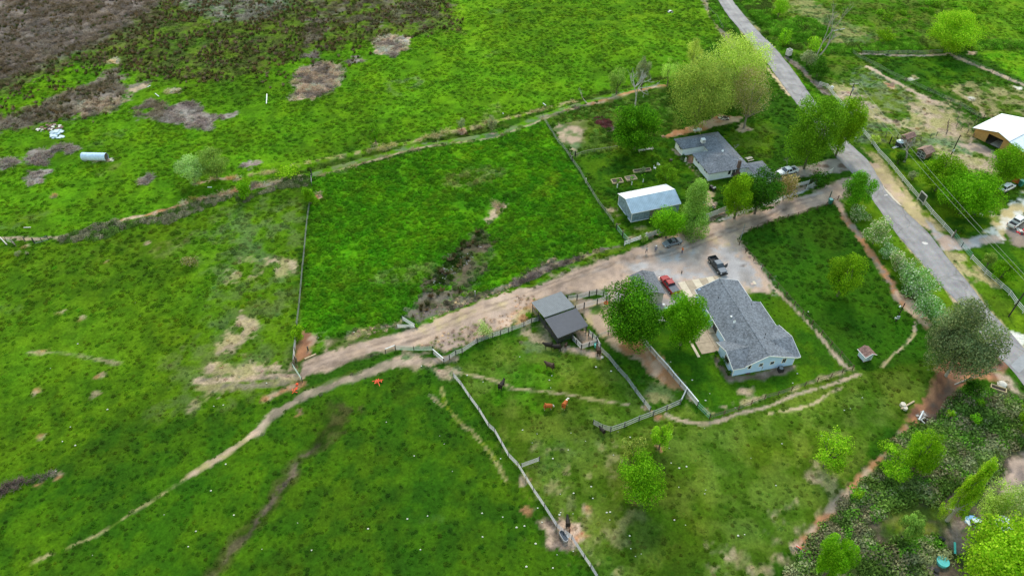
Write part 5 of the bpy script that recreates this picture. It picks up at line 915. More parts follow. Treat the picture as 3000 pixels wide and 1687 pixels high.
F_('white-topped board gate panel at the pasture entrance', PTS('12 1782,655 1890,748'), step=0, rails=(.5, .8), rail_m=GALV, top=(.14, .2, WH), h=1.4, ph=1.4, mesh_m=WH, meshstep=.6, name='board_gate', cat='gate')
F_('wide pale green tubular double gate beside the dirt drive', PTS('12 1405,618 1590,630 1778,625'), step=0, rails=(.25, .5, .75, 1.0, 1.25), rail_m=mat('pale_green_pipe', (.3, .38, .32), .5, .2), mesh_m=MATS['pale_green_pipe'], meshstep=1.4, h=1.3, rh=.05, name='double_gate', cat='gate')
F_('short white pipe rail at the left end of the double gate', PTS('12 1305,652 1402,615'), step=0, rails=(), top=(.13, .13, WH), h=1.3, ph=1.3)
F_('lower of two white gates meeting at a point above the dirt drive', PTS('12 1420,400 1600,402'), step=2.4, rails=(.2, .45, .7, .95), rail_m=WH, h=1.0, ph=1.0, pw=.08, name='field_gate', cat='gate')
F_('upper slanting white gate meeting the other above the dirt drive', PTS('12 1475,325 1600,400'), step=2.4, rails=(.2, .5, .8, 1.1), rail_m=WH, h=1.1, ph=1.1, pw=.08, name='field_gate', cat='gate')
F_('straight pale wire fence dividing the two left paddocks', PTS('11 545,590 525,730 505,900 490,1080 472,1250 455,1449 | 12 440,180 415,385'), step=4.5, rails=(.4, .8, 1.2), rail_m=WIRE, post_m=WIRE, mesh_m=WIRE, meshstep=.5, h=1.25, rw=.04, rh=.04, pw=.1)
F_('leaning bare post fence piece under the black top post', PTS('11 562,420 560,350 565,318'), step=0, rails=(.6, 1.2), rail_m=GALV, ph=1.5)
F_('weathered wooden panel fence below the round green bush', PTS('12 405,520 392,640 385,762'), step=2.5, rails=(.25, .6, .95, 1.3), rail_m=WEATH, post_m=WOODP, rh=.2, pw=.2, ph=1.5)
F_('slim green pipe gate at the left end of the dirt drive', PTS('12 372,790 470,945'), step=0, rails=(.2, .45, .7, .95, 1.2), rail_m=MATS['pale_green_pipe'], h=1.25, name='field_gate', cat='gate')
F_('wire fence dividing lush paddock from the neighbour yard', PTS('20 310,1195 400,1340 470,1449 | 21 505,30 600,165 680,280 742,395 870,600 940,690 1020,800'), step=4, rails=(.5, 1.1), rail_m=WIRE, post_m=WIRE, mesh_m=WIRE, meshstep=.8, h=1.2, rw=.03, rh=.03, pw=.1)
F_('green wire fence by the neighbour yard corner with black posts', PTS('21 1050,850 1110,930 1180,1000'), step=2.5, mesh_m=GREENM, meshstep=.16, rails=(.1, 1.2), rail_m=GREENM, pw=.25, ph=1.5)
F_('black posts and rail at the yard corner beside the garden plot', PTS('21 585,130 605,165 635,120'), step=0, rails=(1.2,), rail_m=WOODP, post_m=BLK, pw=.28, ph=1.5)
F_('low mesh fence round the small garden plot above the yard', PTS('21 640,130 760,90 900,70 1060,40'), step=2.5, rails=(.9,), rail_m=WIRE, mesh_m=WIRE, meshstep=.5, h=.95, pw=.07)
VR = dict(post_m=WH, rail_m=WH, pw=.16, rw=.06, rh=.16)
F_('white three-rail vinyl fence starting at two black posts', PTS('21 1130,1020 1180,1002 1285,965 1350,935'), step=2.2, rails=(.3, .7, 1.1), h=1.2, **VR)
def board_fence(label, pts, h=1.5, m=WH, step=2.4):
    P = np.asarray(pts); root = thing('board_fence', label, 'fence', (P[0, 0], P[0, 1], 0))
    for i in range(len(P) - 1):
        d = np.linalg.norm(P[i + 1] - P[i]); n = max(1, int(round(d / step)))
        for k in range(n):
            a = P[i] + (P[i + 1] - P[i]) * k / n - P[0]; b = P[i] + (P[i + 1] - P[i]) * (k + 1) / n - P[0]
            bar('post', (*a, -.1), (*a, h + .08), .15, .15, m, root); e = (b - a) / np.linalg.norm(b - a) * .08
            o = bar('panel', (*(a + e), h / 2 + .05), (*(b - e), h / 2 + .05), .05, h - .1, m, root)
    bar('post', (*(P[-1] - P[0]), -.1), (*(P[-1] - P[0]), h + .08), .15, .15, m, root); return root
GB = mat('greyed_white_vinyl', (.5, .5, .49), .7, var=.15)
board_fence('solid pale board fence behind the parked sedan', PTS('21 1350,950 1450,912 1700,850 1820,800'), 1.4, GB); board_fence('solid pale board fence below the weeping willow', PTS('21 1925,765 2065,712 2300,620 2575,520'), 1.6, GB)
board_fence('solid white board fence beside the red gravel bed', PTS('31 240,450 405,405'), 1.2, GB); board_fence('white board fence panels near the road junction', PTS('31 520,350 600,315 640,290'), 1.4, GB)
F_('grey rail fence leaning behind the green bush by the drive', PTS('31 385,455 440,430 515,395'), step=2, rails=(.3, .7, 1.0), rail_m=GB, post_m=GB, rh=.12)
WRL = mat('sun_bleached_rail', (.62, .6, .56), .8, var=.15); RR = dict(rails=(.45, .85, 1.25), post_m=WRL, rail_m=WRL, pw=.16, rw=.07, rh=.13, h=1.3, ph=1.35)
F_('upper white three-rail fence along the far side of the road', PTS('30 515,855 590,885 650,965 780,1120 870,1230 960,1350 1040,1449 | 31 1105,95 1210,205'), step=4.0, **RR)
F_('middle white three-rail fence along the road up to the sign frame', PTS('31 1210,205 1350,375 1500,555'), step=4.2, **RR)
F_('white three-rail fence along the road below the sign frame', PTS('31 1550,600 1640,710 1760,840 1845,935'), step=4.2, **RR)
F_('lower white three-rail fence at the bottom right beside the road', PTS('31 2035,1160 2180,1310 2340,1449 | 32 2420,70 2480,160 2560,250'), step=4.2, **RR)
F_('green mesh gate across the right-hand driveway', PTS('31 1865,930 1945,1035 2040,1145'), step=0, mesh_m=GREENM, meshstep=.2, rails=(.15, .7, 1.2), rail_m=GREENM, h=1.2, name='mesh_gate', cat='gate')
F_('curved wire fence between the bare paddock and the green one', PTS('30 845,530 905,580 1050,650 1190,725 1285,775 1380,820 1480,865 1600,915 1750,985 1920,1062 2030,1130 2110,1180 2165,1195'), step=3.2, rails=(.5, 1.1), rail_m=WIRE, mesh_m=WIRE, meshstep=.5, h=1.2, pw=.08, rw=.03, rh=.03)
F_('grey wire fence under the vine hedge at the top right', PTS('30 940,545 1100,560 1300,550 1500,545 1750,530'), step=4, rails=(.4, .8, 1.2), rail_m=WIRE, mesh_m=GALV, meshstep=.6, h=1.3, pw=.08)
F_('wire fence of dark posts running down to the right edge', PTS('30 1830,550 2010,630 2250,735 2420,810 2600,880'), step=5, rails=(.5, 1.1), rail_m=WIRE, mesh_m=WIRE, meshstep=.7, h=1.2, pw=.08, rw=.03, rh=.03)
F_('rail pen fence beside the tan barn', PTS('30 1790,1350 1805,1240 1890,1280 1940,1310 2060,1385'), step=2.2, rails=(.4, .8, 1.2), rail_m=RUST, post_m=WOODP, h=1.3, rh=.05)
F_('short rail fence behind the pen of the tan barn', PTS('30 1900,1210 2010,1275 2075,1290'), step=3, rails=(.6, 1.1), rail_m=RUST, post_m=WOODP, rh=.04)
F_('post and wire fence running left from the barn pen', PTS('30 1790,1350 1690,1370 1630,1385 1530,1420 | 31 1180,-70 1050,-60'), step=3, rails=(.6, 1.1), rail_m=WIRE, post_m=WOODP, pw=.13, rh=.03, rw=.03)
F_('black post fence end right of the wire fence by the barn', PTS('30 2165,1195 2080,1235 2110,1245'), step=0, rails=(.6, 1.1), rail_m=RUST, rh=.04)
F_('wire fence on the left verge of the road at the top', PTS('20 1925,0 1970,100 2060,190 2120,300'), step=4, rails=(.5, 1.1), rail_m=WIRE, post_m=WOODP, pw=.12, rw=.03, rh=.03)
cr = dict(rails=(.25, .5, .75, 1.0, 1.25, 1.5), h=1.5, ph=1.65, rail_m=GALV, pw=.2, rh=.06, mesh_m=GALV, meshstep=.8)
F_('upper curved corral panels behind the cattle shelter', PTS('b 905,345 1060,325 1258,268 1376,235 1490,268 1592,310'), step=0, **cr); F_('lower straight corral panels right of the cattle shelter', PTS('b 1030,500 1175,460 1388,398 1540,348 1592,310'), step=0, **cr)
F_('steel panel fence running from the shelter roof corner to the pens', PTS('b 1250,905 1310,960 1372,1010 1437,1135'), step=0, **cr); F_('pipe pen panels in front of the cattle shelter', PTS('b 985,985 1050,1050 1130,1135 1255,1095 1385,1055'), step=0, **{**cr, 'h': 1.3, 'ph': 1.4})
F_('thin wire fence from the shelter towards the big tree', PTS('b 1400,955 1570,890 1720,850'), step=0, rails=(.4, .9, 1.2), rail_m=WIRE, mesh_m=WIRE, h=1.2, meshstep=.8, pw=.15)
F_('collapsed rail fence with leaning poles at the left edge', PTS('v 100,330 175,350 230,395'), step=1.2, rails=(.3, .7, 1.1), rail_m=WEATH, post_m=WOODP, pw=.12)
F_('grey wire hurdle beside the dark post at the far left', PTS('v 495,355 600,330 690,300'), step=2, mesh_m=GALV, meshstep=.3, rails=(.1, 1.1), rail_m=GALV, h=1.1)
F_('red-brown wooden gate and posts at the head of the dirt drive', PTS('m 335,1040 345,900 400,960'), step=1.5, rails=(.3, .7, 1.1), rail_m=mat('red_brown_board', (.13, .07, .06), .9), post_m=WOODP, rh=.16, pw=.2)
F_('orange board fence of the yard at the right edge', PTS('u 460,190 560,235 640,180'), step=2.2, rails=(.3, .65, 1.0, 1.3), rail_m=mat('orange_board', L(196, 110, 52), .8), post_m=WOODP, rh=.32)
# ================================================================ TREES AND BUSHES
T = tree
T('huge broad dark green tree beside the corral and detached garage', ('22', 1190, 545), ('22', 1200, -30), 620, 'deep', dens=1.6, low=.12)
T('bright rounded tree on the blue house lawn beside the patio', ('22', 1690, 572), ('22', 1740, 80), 440, 'bright', dens=1.5, low=.2)
T('drooping grey-green eucalyptus beside the road above the red gully', ('32', 1800, 862), ('32', 2020, 175), 640, 'euc', dens=1.9, low=.16, bark=PALEB, lobe_r=.34, lobes=44)
T('large dense green tree over the neighbour driveway', ('31', 360, 250), ('30', 200, 950), 500, 'green', dens=1.4, low=.08)
T('mid green tree right of the large one at the road edge', ('31', 680, 120), ('30', 640, 990), 310, 'bright', low=.08, dens=1.6)
T('round bright green tree above the white house', ('21', 1230, 60), ('20', 1270, 1050), 470, 'deep', low=.06, dens=1.4)
T('tall yellow-green cottonwood at the back by the road', ('20', 2180, 1060), ('20', 2190, 290), 560, 'yell', low=.15, gappy=.6, dens=.8)
T('broad olive cottonwood standing before the yellow one', ('20', 1830, 1330), ('20', 1850, 570), 560, 'olive', low=.1, gappy=.5, dens=.95)
T('second olive cottonwood leaning towards the bare brown tree', ('20', 2010, 1180), ('20', 2060, 640), 420, 'olive', low=.2, gappy=.6, dens=.7)
T('tall half-bare tree with brown twigs and thick pale trunk', ('20', 2330, 1290), ('20', 2390, 650), 430, 'brownish', low=.3, dens=.32, gappy=1.2, bark=mat('grey_brown_bark', (.24, .21, .19), .95), name='half_bare_tree', leaf=.28)
T('thin pale tree left of the cottonwoods on the ditch bank', ('20', 1560, 870), ('20', 1530, 585), 160, 'yell', low=.35, dens=.5, gappy=1.)
T('pale feathery tree top standing behind the cottonwoods', ('20', 1790, 760), ('20', 1770, 395), 175, 'yell', low=.45, dens=.5, gappy=1.)
T('pale young willow left of the dead tree', ('20', 1048, 950), ('20', 1020, 655), 165, 'willow', low=.25, dens=.7, leaf=.25)
T('slender green willow right of the dead tree', ('20', 1300, 905), ('20', 1325, 565), 145, 'sage', low=.3, dens=.8, leaf=.25)
bare_tree('dead silver tree with forked bare branches on the ditch bank', ('20', 1237, 1075), ('20', 1230, 700), .26, 5, mat('silver_dead_bark', (.5, .48, .46), .9), name='dead_tree', cat='dead tree')
bare_tree('small dead white tree leaning left on the ditch bank', ('20', 755, 1045), ('20', 650, 905), .16, 3, mat('bleached_wood', (.55, .52, .48), .9), lean=(-.7, .1, .8), name='dead_tree', cat='dead tree', trunkf=.55, spread=.35)
T('weeping willow trailing over the pale board fence', ('21', 1800, 880), ('21', 1780, 400), 310, 'willow', low=.0, dens=1.5, leaf=.24, shape='cone', lobe_r=.4, name='weeping_willow')
T('bright green tree between steel barn and parked sedan', ('21', 1545, 945), ('21', 1500, 640), 340, 'bright', low=.08)
T('lime green tree in front of the white house chimney', ('21', 2235, 745), ('21', 2200, 290), 310, 'bright', low=.1, dens=1.2)
T('dark green tree hiding the white house garage', ('21', 2440, 700), ('21', 2440, 225), 390, 'dark', low=.05, dens=1.2)
T('small round orchard tree above the steel barn', ('21', 1525, 425), ('21', 1530, 205), 220, 'green', low=.15, dens=.8)
T('small dense tree at the junction of drive and road', ('31', 850, 640), ('31', 850, 270), 290, 'green', low=.05, dens=1.2)
T('bright sapling standing alone in the front pasture', ('32', 700, 75), ('31', 750, 1100), 350, 'bright', low=.18, dens=.9)
T('big bright tree with the power lines passing over its left half', ('31', 1680, 470), ('31', 1720, 120), 420, 'bright', low=.04)
T('bigger spreading tree with the power lines, nearest the chair', ('31', 1930, 700), ('31', 1950, 260), 560, 'bright', low=.04, dens=1.1)
T('bright tree by the orange board fence at right edge', ('31', 2340, 370), ('31', 2420, 25), 340, 'bright', low=.12)
T('large lone round tree in the top right hedge', ('30', 1800, 510), ('30', 1790, 100), 480, 'lime', low=.05, dens=1.15)
T('small olive tree in the bottom right yard', ('31', 2190, 1245), ('31', 2220, 1080), 140, 'olive', low=.15, dens=.8)
T('small bright tree in the bottom right yard beside the olive one', ('31', 2315, 1385), ('31', 2370, 1180), 230, 'bright', low=.12)
T('yellow-green young tree on the top edge beside the road hedge', ('30', 100, 170), ('30', 100, -30), 150, 'lime', low=.15, dens=.7)
T('wispy young green tree on the grassy ditch bank', ('10', 1208, 1445), ('10', 1190, 1215), 100, 'green', low=.25, dens=.7, leaf=.24)
T('thin sapling on a bare mound left of two on the ditch bank', ('10', 2068, 1300), ('10', 2075, 1180), 90, 'sage', low=.35, dens=.45, leaf=.2)
T('thin sapling on a bare mound right of two on the ditch bank', ('10', 2370, 1320), ('10', 2385, 1150), 95, 'sage', low=.35, dens=.45, leaf=.2)
T('pale feathery tree, left of the pair by the ditch path', ('01', 1965, 395), ('01', 1850, 110), 270, 'pale', low=.1, dens=.7, leaf=.26)
T('feathery green tree, right of the pair by the ditch path', ('01', 2190, 350), ('01', 2130, 45), 290, 'olive', low=.12, dens=.75, leaf=.26)
T('bright small tree beside the straight wire fence', ('11', 555, 600), ('11', 545, 420), 145, 'bright', low=.05, dens=1.2)
T('yellow-green tree with see-through crown in lower right pasture', ('33', 560, 350), ('33', 590, 15), 340, 'lime', low=.1, dens=.5, gappy=.6, leaf=.3)
T('bright spreading tree low in the middle pasture', ('23', 1245, 655), ('23', 1250, 265), 500, 'bright', low=.1, dens=.75)
T('small vivid green sapling at the end of a bare strip', ('23', 1480, 165), ('22', 1560, 1370), 200, 'lime', low=.12, dens=.9)
T('tall narrow lime poplar with white trunk in the thicket', ('33', 1805, 885), ('33', 2020, 255), 270, 'lime', low=.14, dens=.9, bark=PALEB, shape='cone', lobes=70, lobe_r=.2)
T('dark green tree at the gully edge behind the yellow bush', ('33', 1430, 410), ('33', 1450, 0), 330, 'bright', low=.05)
T('yellow-green tree leaning over the gully path', ('33', 1210, 420), ('33', 1200, 180), 390, 'lime', low=.2, dens=.55, lobes=26, lobe_r=.3)
T('rounded green tree by the orange and white pipe', ('33', 530, 1500), ('33', 540, 1040), 340, 'bright', low=.02, dens=1.2)
T('big vivid lime tree in the bottom right corner', ('33', 2150, 1700), ('33', 2150, 900), 900, 'lime', low=.1, dens=1.1, leaf=.36)
T('second vivid lime tree cut by the right frame edge', ('33', 2620, 1560), ('33', 2560, 860), 700, 'lime', low=.12, dens=1., leaf=.36)
T('pale yellow tree above the vivid ones at the right edge', ('33', 2420, 1080), ('33', 2400, 620), 560, 'pale', low=.15, dens=.6, gappy=.6)
T('pale sparse tree beside the bare patch in the thicket', ('33', 2150, 930), ('33', 2200, 510), 320, 'yell', low=.2, dens=.5, gappy=.8)
T('olive leafed small tree in the middle of the thicket', ('33', 1340, 1080), ('33', 1370, 820), 210, 'olive', low=.05)
T('green tree at the right edge beyond the gully', ('32', 2570, 1460), ('32', 2560, 1150), 260, 'bright', low=.05)
bare_tree('tall dead tree rising from the roadside hedge', ('30', 470, 600), ('30', 560, 30), .3, 5, DEADB, lean=(.18, .05, 1), name='dead_tree', cat='dead tree', trunkf=.4, spread=.3)
bare_tree('shorter dead tree leaning right beside the roadside hedge', ('30', 520, 560), ('30', 640, 300), .3, 4, DEADB, lean=(.4, 0, .9), name='dead_tree', cat='dead tree', trunkf=.4, spread=.35)
bare_tree('grey leafless tree between topiary ball and brown shed', ('31', 1370, 180), ('31', 1430, -60), .3, 6, DEADB, trunkf=.24, spread=.5)
bare_tree('bare twiggy shrub over the bonnet of the old white pickup', ('31', 190, 215), ('31', 210, 130), .06, 5, DEADB, spread=.6, name='bare_shrub', cat='bare shrub')
bare_tree('leaning bare trunk near the wooden box by the gully', ('32', 1890, 930), ('32', 2250, 760), .15, 3, DEADB, lean=(1, .2, .5), name='dead_tree', cat='dead tree', trunkf=.5, spread=.25)
B_ = bush
B_('round clipped dark bush beside the grey leafless tree', ('31', 1300, 200), 100, 100, 'dark', dens=1.3); B_('smaller clipped sage bush inside the road fence', ('31', 1443, 355), 95, 95, 'sage', dens=1.3)
B_('dark low bush behind the fence near the road driveway', ('31', 1925, 900), 80, 70, 'dark'); B_('green vine bush over the board fence beside the drive', ('31', 490, 415), 190, 120, 'dark'); B_('brownish shrub right of the dark tree by the driveway', ('31', 150, 570), 220, 250, 'brownish'); B_('tiny shrub before the pale board fence', ('21', 1325, 985), 70, 100, 'olive')
for i, (x, y, w, h, s) in enumerate(((890, 770, 180, 140, 'topmost, beside the junction tree'), (1050, 1010, 230, 230, 'second from the top of the row'), (1190, 1140, 150, 130, 'small one in the middle of the row'), (1260, 1260, 170, 160, 'green one below the small one'), (1370, 1370, 240, 180, 'wide one in the lower half of the row'), (1460, 1480, 330, 220, 'largest and densest of the row'))):
    B_('white-flowered shrub by the road, ' + s, ('31', x, y), w, h, 'blossom', 'shrub', 'blossom_shrub', 1.1, group='white-flowered shrubs beside the road')
B_('white-flowered shrub by the road, next to the power pole', ('32', 1560, 290), 250, 180, 'blossom', 'shrub', 'blossom_shrub', 1.1, group='white-flowered shrubs beside the road'); B_('white-flowered shrub by the road, touching the eucalyptus', ('32', 1700, 350), 190, 130, 'blossom', 'shrub', 'blossom_shrub', 1.1, group='white-flowered shrubs beside the road'); B_('white-flowered shrub by the road, lowest but two in the row', ('32', 1460, 90), 240, 140, 'blossom', 'shrub', 'blossom_shrub', 1.1, group='white-flowered shrubs beside the road')
B_('round bright bush by the end of the wire fence', ('12', 420, 520), 135, 130, 'bright', dens=1.2); B_('pale feathery bush growing above the pipe rail fence', ('12', 2290, 480), 160, 140, 'pale', dens=.7, leaf=.22); B_('ivy-covered stump at the bend of the bramble bank', ('01', 2470, 550), 150, 200, 'bright', dens=1.2, name='ivy_stump')
B_('yellow flowering broom on the ditch bank', ('11', 335, 310), 230, 80, 'lime', dens=.7, name='broom_bush'); B_('dark columnar shrub at roadside below the concrete box', ('30', 490, 770), 160, 190, 'dark'); B_('grey-green shrub between the box and dark shrub', ('30', 390, 660), 140, 140, 'sage'); B_('lime shrub growing at the foot of the dead tree', ('30', 460, 500), 150, 110, 'lime', dens=.8); B_('upright lime shrub at the road corner', ('30', 160, 450), 110, 180, 'lime', dens=.8)
B_('domed green bush in the field above the hedge', ('30', 1160, 420), 160, 120, 'bright'); B_('olive bush with orange tinge left of the vivid sapling', ('23', 1220, 240), 200, 180, 'olive', dens=.8); B_('small lime bush at the gully path', ('33', 885, 670), 85, 80, 'lime'); B_('dark green bush at the gully head', ('32', 2020, 1060), 160, 140, 'dark'); B_('yellow-green bush on the gully side', ('32', 1815, 1290), 90, 70, 'lime'); B_('bright low bush in the bramble thicket', ('32', 2070, 1370), 100, 90, 'lime', dens=.7); B_('pale green low bush in the bramble thicket', ('32', 2115, 1190), 80, 70, 'green', dens=.7)
B_('grey-green ball plant nearest the left edge', ('v', 265, 530), 85, 65, 'sage'); B_('smaller grey-green ball plant right of the other', ('v', 398, 512), 55, 42, 'sage'); B_('dark scrubby bush alone in the left pasture', ('01', 1920, 1240), 150, 90, 'brownish'); B_('dark green bush at the house wall corner', ('22', 2105, 790), 80, 80, 'dark'); B_('lower small bush at the blue house gable wall', ('22', 2170, 870), 55, 50, 'dark'); B_('upper small bush by patio end of the blue house', ('22', 2045, 685), 50, 50, 'dark'); B_('dark shrub below the white house corner', ('i', 1072, 210), 50, 50, 'dark'); B_('bushy grey plant overflowing the raised bed', ('i', 495, 420), 90, 80, 'sage'); B_('shrub over the upper rail fence end by the road', ('30', 1070, 1440), 110, 80, 'yell'); B_('small green bush beside the gates above the drive', ('12', 1620, 392), 40, 34, 'green'); B_('green weed clump beside the cattle shelter rails', ('b', 270, 610), 90, 90, 'bright')
for i, (x, y, w, s) in enumerate(((1120, 145, 95, 'leftmost of the top field'), (1190, 200, 110, 'just right of the leftmost one'), (1365, 140, 80, 'above a similar one'), (1368, 235, 70, 'below a similar one'), (1600, 45, 90, 'near the top left of the lone tree'), (1690, 60, 100, 'topmost cluster, right part'), (1565, 105, 60, 'left one just above the lone tree'), (1640, 120, 80, 'touching the crown of the lone tree'), (1870, 65, 80, 'directly above the lone tree'), (1950, 125, 110, 'largest right of the lone tree top'), (2045, 120, 75, 'second right of the lone tree'), (2165, 90, 90, 'right of the lone tree near the top'), (2095, 195, 60, 'small, right of the lone tree crown'), (2175, 295, 60, 'low one far right of the lone tree'), (2560, 330, 90, 'cut by the right frame edge'), (1420, 185, 50, 'tiny one in the middle of the field'), (1425, 325, 70, 'just above the hedge'))):
    B_('low field bush, ' + s, ('30', x, y), w, w * .5, 'green', 'bush', 'field_bush', .9, group='low bushes in the top right field')
for i, (x, y, s) in enumerate(((1058, 440, 'left'), (1203, 412, 'middle'), (1318, 385, 'right'))):
    b, h, R = place_px(('21', x, y), ('21', x, y - 75), 50); r_ = thing('sapling', 'young sapling in white trunk guard above the barn, %s one of three' % s, 'sapling', (b[0], b[1], 0), group='saplings above the steel barn'); MB().tube((0, 0, 0), (0, 0, 1.1), .12, .12, 8).build('trunk_guard', WH, r_)
    V, F, cc, LC = crown_arrays((0, 0, 1.9), (.7, .7, .8), 8, 130, .22, FOL['green'], 900 + i); link('crown', new_mesh('crown', V, F, M_LEAF, cc), r_); MB().tube((0, 0, 1), (0, 0, 2.2), .04, .02).build('trunk', BARK, r_)
# ================================================================ VEHICLES
def ring(x, w, z0, z1, top=.9, rr=.12): return [(x, -w * .9, z0), (x, -w, z0 + (z1 - z0) * .3), (x, -w, z1 - (z1 - z0) * .3), (x, -w * top, z1), (x, w * top, z1), (x, w, z1 - (z1 - z0) * .3), (x, w, z0 + (z1 - z0) * .3), (x, w * .9, z0)]
def paintm(n, c, rough=.25): return mat(n, c, .45, .0, .03, spec=.25, coat=.05)
HEADL = mat('headlamp_glass', (.6, .62, .65), .15, spec=.8, var=.02); TAILL = mat('tail_lamp_red', (.35, .02, .02), .25, var=.02)
def wheel(root, x, y, r, side):
    w = MB().tube((x, y - .12, r), (x, y + .12, r), r, n=14).build('wheel', TYRE, root); MB().tube((x, y + side * .115, r), (x, y + side * .135, r), r * .62, r * .55, 10).build('rim', RIM, w)
def vehicle(kind, label, cat, wf, wr, side, pm, cover=False, roofm=None, hoodm=None, door=False, tall=1.0):
    a = W(*wf); b = W(*wr); d = (a - b) / np.linalg.norm(a - b); left = np.array([-d[1], d[0]]); hw = .85 if kind != 'pickup' else .92; c = (a + b) / 2 - side * left * hw; root = thing(kind if kind != 'suv' else 'estate_car', label, cat, (c[0], c[1], zat(*c) + .0), math.atan2(d[1], d[0]))
    if kind == 'pickup':
        wb = 1.85; r = .4 * tall; z = .08 * (tall - 1) * 10 * .3; hm = hoodm or pm
        MB().loft([ring(-.75, .95, .5, 1.12), ring(1.35, .96, .5, 1.12), ring(1.45, .96, .5, 1.15), ring(2.3, .93, .5, 1.08), ring(2.72, .88, .55, .98), ring(2.8, .82, .6, .85)]).build('body', pm, root)
        MB().add([(1.35, -.8, 1.2), (2.6, -.76, 1.08), (2.6, .76, 1.08), (1.35, .8, 1.2), (1.35, -.8, 1.1), (2.6, -.76, .98), (2.6, .76, .98), (1.35, .8, 1.1)], [(0, 1, 2, 3), (0, 4, 5, 1), (1, 5, 6, 2), (2, 6, 7, 3)]).build('bonnet', hm, root)
        bd = MB(); bd.box(-2.75, -.8, -.94, -.86, .5, 1.22); bd.box(-2.75, -.8, .86, .94, .5, 1.22); bd.box(-.86, -.78, -.86, .86, .5, 1.22); bd.box(-2.83, -2.75, -.9, .9, .52, 1.2); bd.box(-2.75, -.86, -.86, .86, .5, .66); bd.build('cargo_bed', pm, root)
        MB().box(-2.74, -.87, -.855, .855, .662, .69).build('bed_liner', mat('bed_liner_black', (.03, .03, .032), .8), root)
        for y in (-.8, .63): MB().box(-2.3, -1.35, y, y + .17, .69, .88).build('wheel_arch', MATS['bed_liner_black'], root)
        if cover: MB().box(-2.72, -.84, -.88, .88, 1.215, 1.26).build('bed_cover', mat('grey_tonneau', (.13, .14, .16), .7), root)
        MB().loft([[(x, y * w, z_) for (y, z_) in ((-1, 0), (1, 0))] for x, w in ((0, 1), (0, 1))][0:0] + [[(-.78, -.88, 1.1), (-.78, .88, 1.1), (-.66, .72, 1.72), (-.66, -.72, 1.72)], [(1.32, -.88, 1.1), (1.32, .88, 1.1), (.62, .7, 1.72), (.62, -.7, 1.72)]]).build('glasshouse', GLASS, root)
        MB().loft([[(-.7, -.74, 1.7), (-.7, .74, 1.7), (-.66, .66, 1.8), (-.66, -.66, 1.8)], [(.68, -.72, 1.7), (.68, .72, 1.7), (.6, .64, 1.8), (.6, -.64, 1.8)]]).build('roof', roofm or pm, root)
        for s in (-1, 1):
            for (x1, x2, w1, w2) in ((1.32, .64, .89, .72), (-.79, -.68, .89, .73), (.22, .2, .9, .73)): bar('pillar', (x1, s * w1, 1.1), (x2, s * w2, 1.73), .07, .09, pm, root)
            bar('door_sill', (-.7, s * .97, .5), (1.3, s * .97, .5), .12, .07, BLK, root); m = MB().box(1.0, 1.14, min(s * .92, s * 1.18), max(s * .92, s * 1.18), 1.15, 1.38).build('mirror', BLK if roofm else pm, root)
            MB().box(2.68, 2.8, min(s * .55, s * .85), max(s * .55, s * .85), .78, .96).build('headlight', HEADL, root); MB().box(-2.86, -2.8, min(s * .74, s * .92), max(s * .74, s * .92), .78, 1.12).build('taillight', TAILL, root)
            for x in (-1.85, 1.85): wheel(root, x, s * .86, r, s)
        MB().box(2.76, 2.92, -.92, .92, .42, .66).build('front_bumper', RIM if not roofm else BLK, root); MB().box(-2.98, -2.84, -.9, .9, .45, .66).build('rear_bumper', RIM, root); MB().box(2.79, 2.83, -.5, .5, .68, .95).build('grille', BLK, root)
        if door: dr = MB().box(.25, .33, -.95, -1.95, .5, 1.15).box(.25, .31, -.98, -1.85, 1.15, 1.65).build('open_door', BLK, root); 
    else:
        st = kind == 'suv'; Lf, Lr_ = 2.2, -2.3; zb = .98 if st else .86; rf = 1.62 if st else 1.42; tail = -2.1 if st else -1.35
        MB().loft([ring(Lr_, .74, .38, zb - .06), ring(-2.05, .84, .28, zb), ring(-1.2, .89, .26, zb + .02), ring(.9, .89, .26, zb + .02), ring(1.6, .85, .28, zb - .1), ring(2.1, .78, .32, zb - .22), ring(Lf + .1, .6, .38, zb - .34)], 0).build('body', pm, root)
        fr = [(1.0, -.78, zb), (1.0, .78, zb), (.25, .6, rf - .03), (.25, -.6, rf - .03)]; bk = [(tail, -.76, zb), (tail, .76, zb), (tail + (.3 if st else .85), .58, rf - .05), (tail + (.3 if st else .85), -.58, rf - .05)]; MB().loft([bk, fr]).build('glasshouse', GLASS, root)
        MB().loft([[(tail + (.25 if st else .8), -.6, rf - .07), (tail + (.25 if st else .8), .6, rf - .07), (tail + (.4 if st else 1.0), .52, rf), (tail + (.4 if st else 1.0), -.52, rf)], [(.33, -.62, rf - .07), (.33, .62, rf - .07), (.2, .54, rf), (.2, -.54, rf)]]).build('roof', roofm or pm, root)
        for s in (-1, 1):
            for (x1, x2) in ((1.0, .27), (tail, tail + (.3 if st else .85)), (-.2, -.25)): bar('pillar', (x1, s * .79, zb), (x2, s * .61, rf - .03), .06, .06, pm, root)
            MB().box(.75, .88, min(s * .86, s * 1.04), max(s * .86, s * 1.04), zb + .02, zb + .15).build('mirror', pm, root); MB().box(2.02, 2.24, min(s * .48, s * .76), max(s * .48, s * .76), zb - .36, zb - .24).build('headlight', HEADL, root); MB().box(-2.33, -2.2, min(s * .5, s * .78), max(s * .5, s * .78), zb - .28, zb - .1).build('taillight', TAILL, root)
            for x in (-1.35, 1.35): wheel(root, x, s * .8, .33, s)
        MB().box(-2.36, -2.28, -.3, .3, .45, .57).build('number_plate', WH, root)
    return root
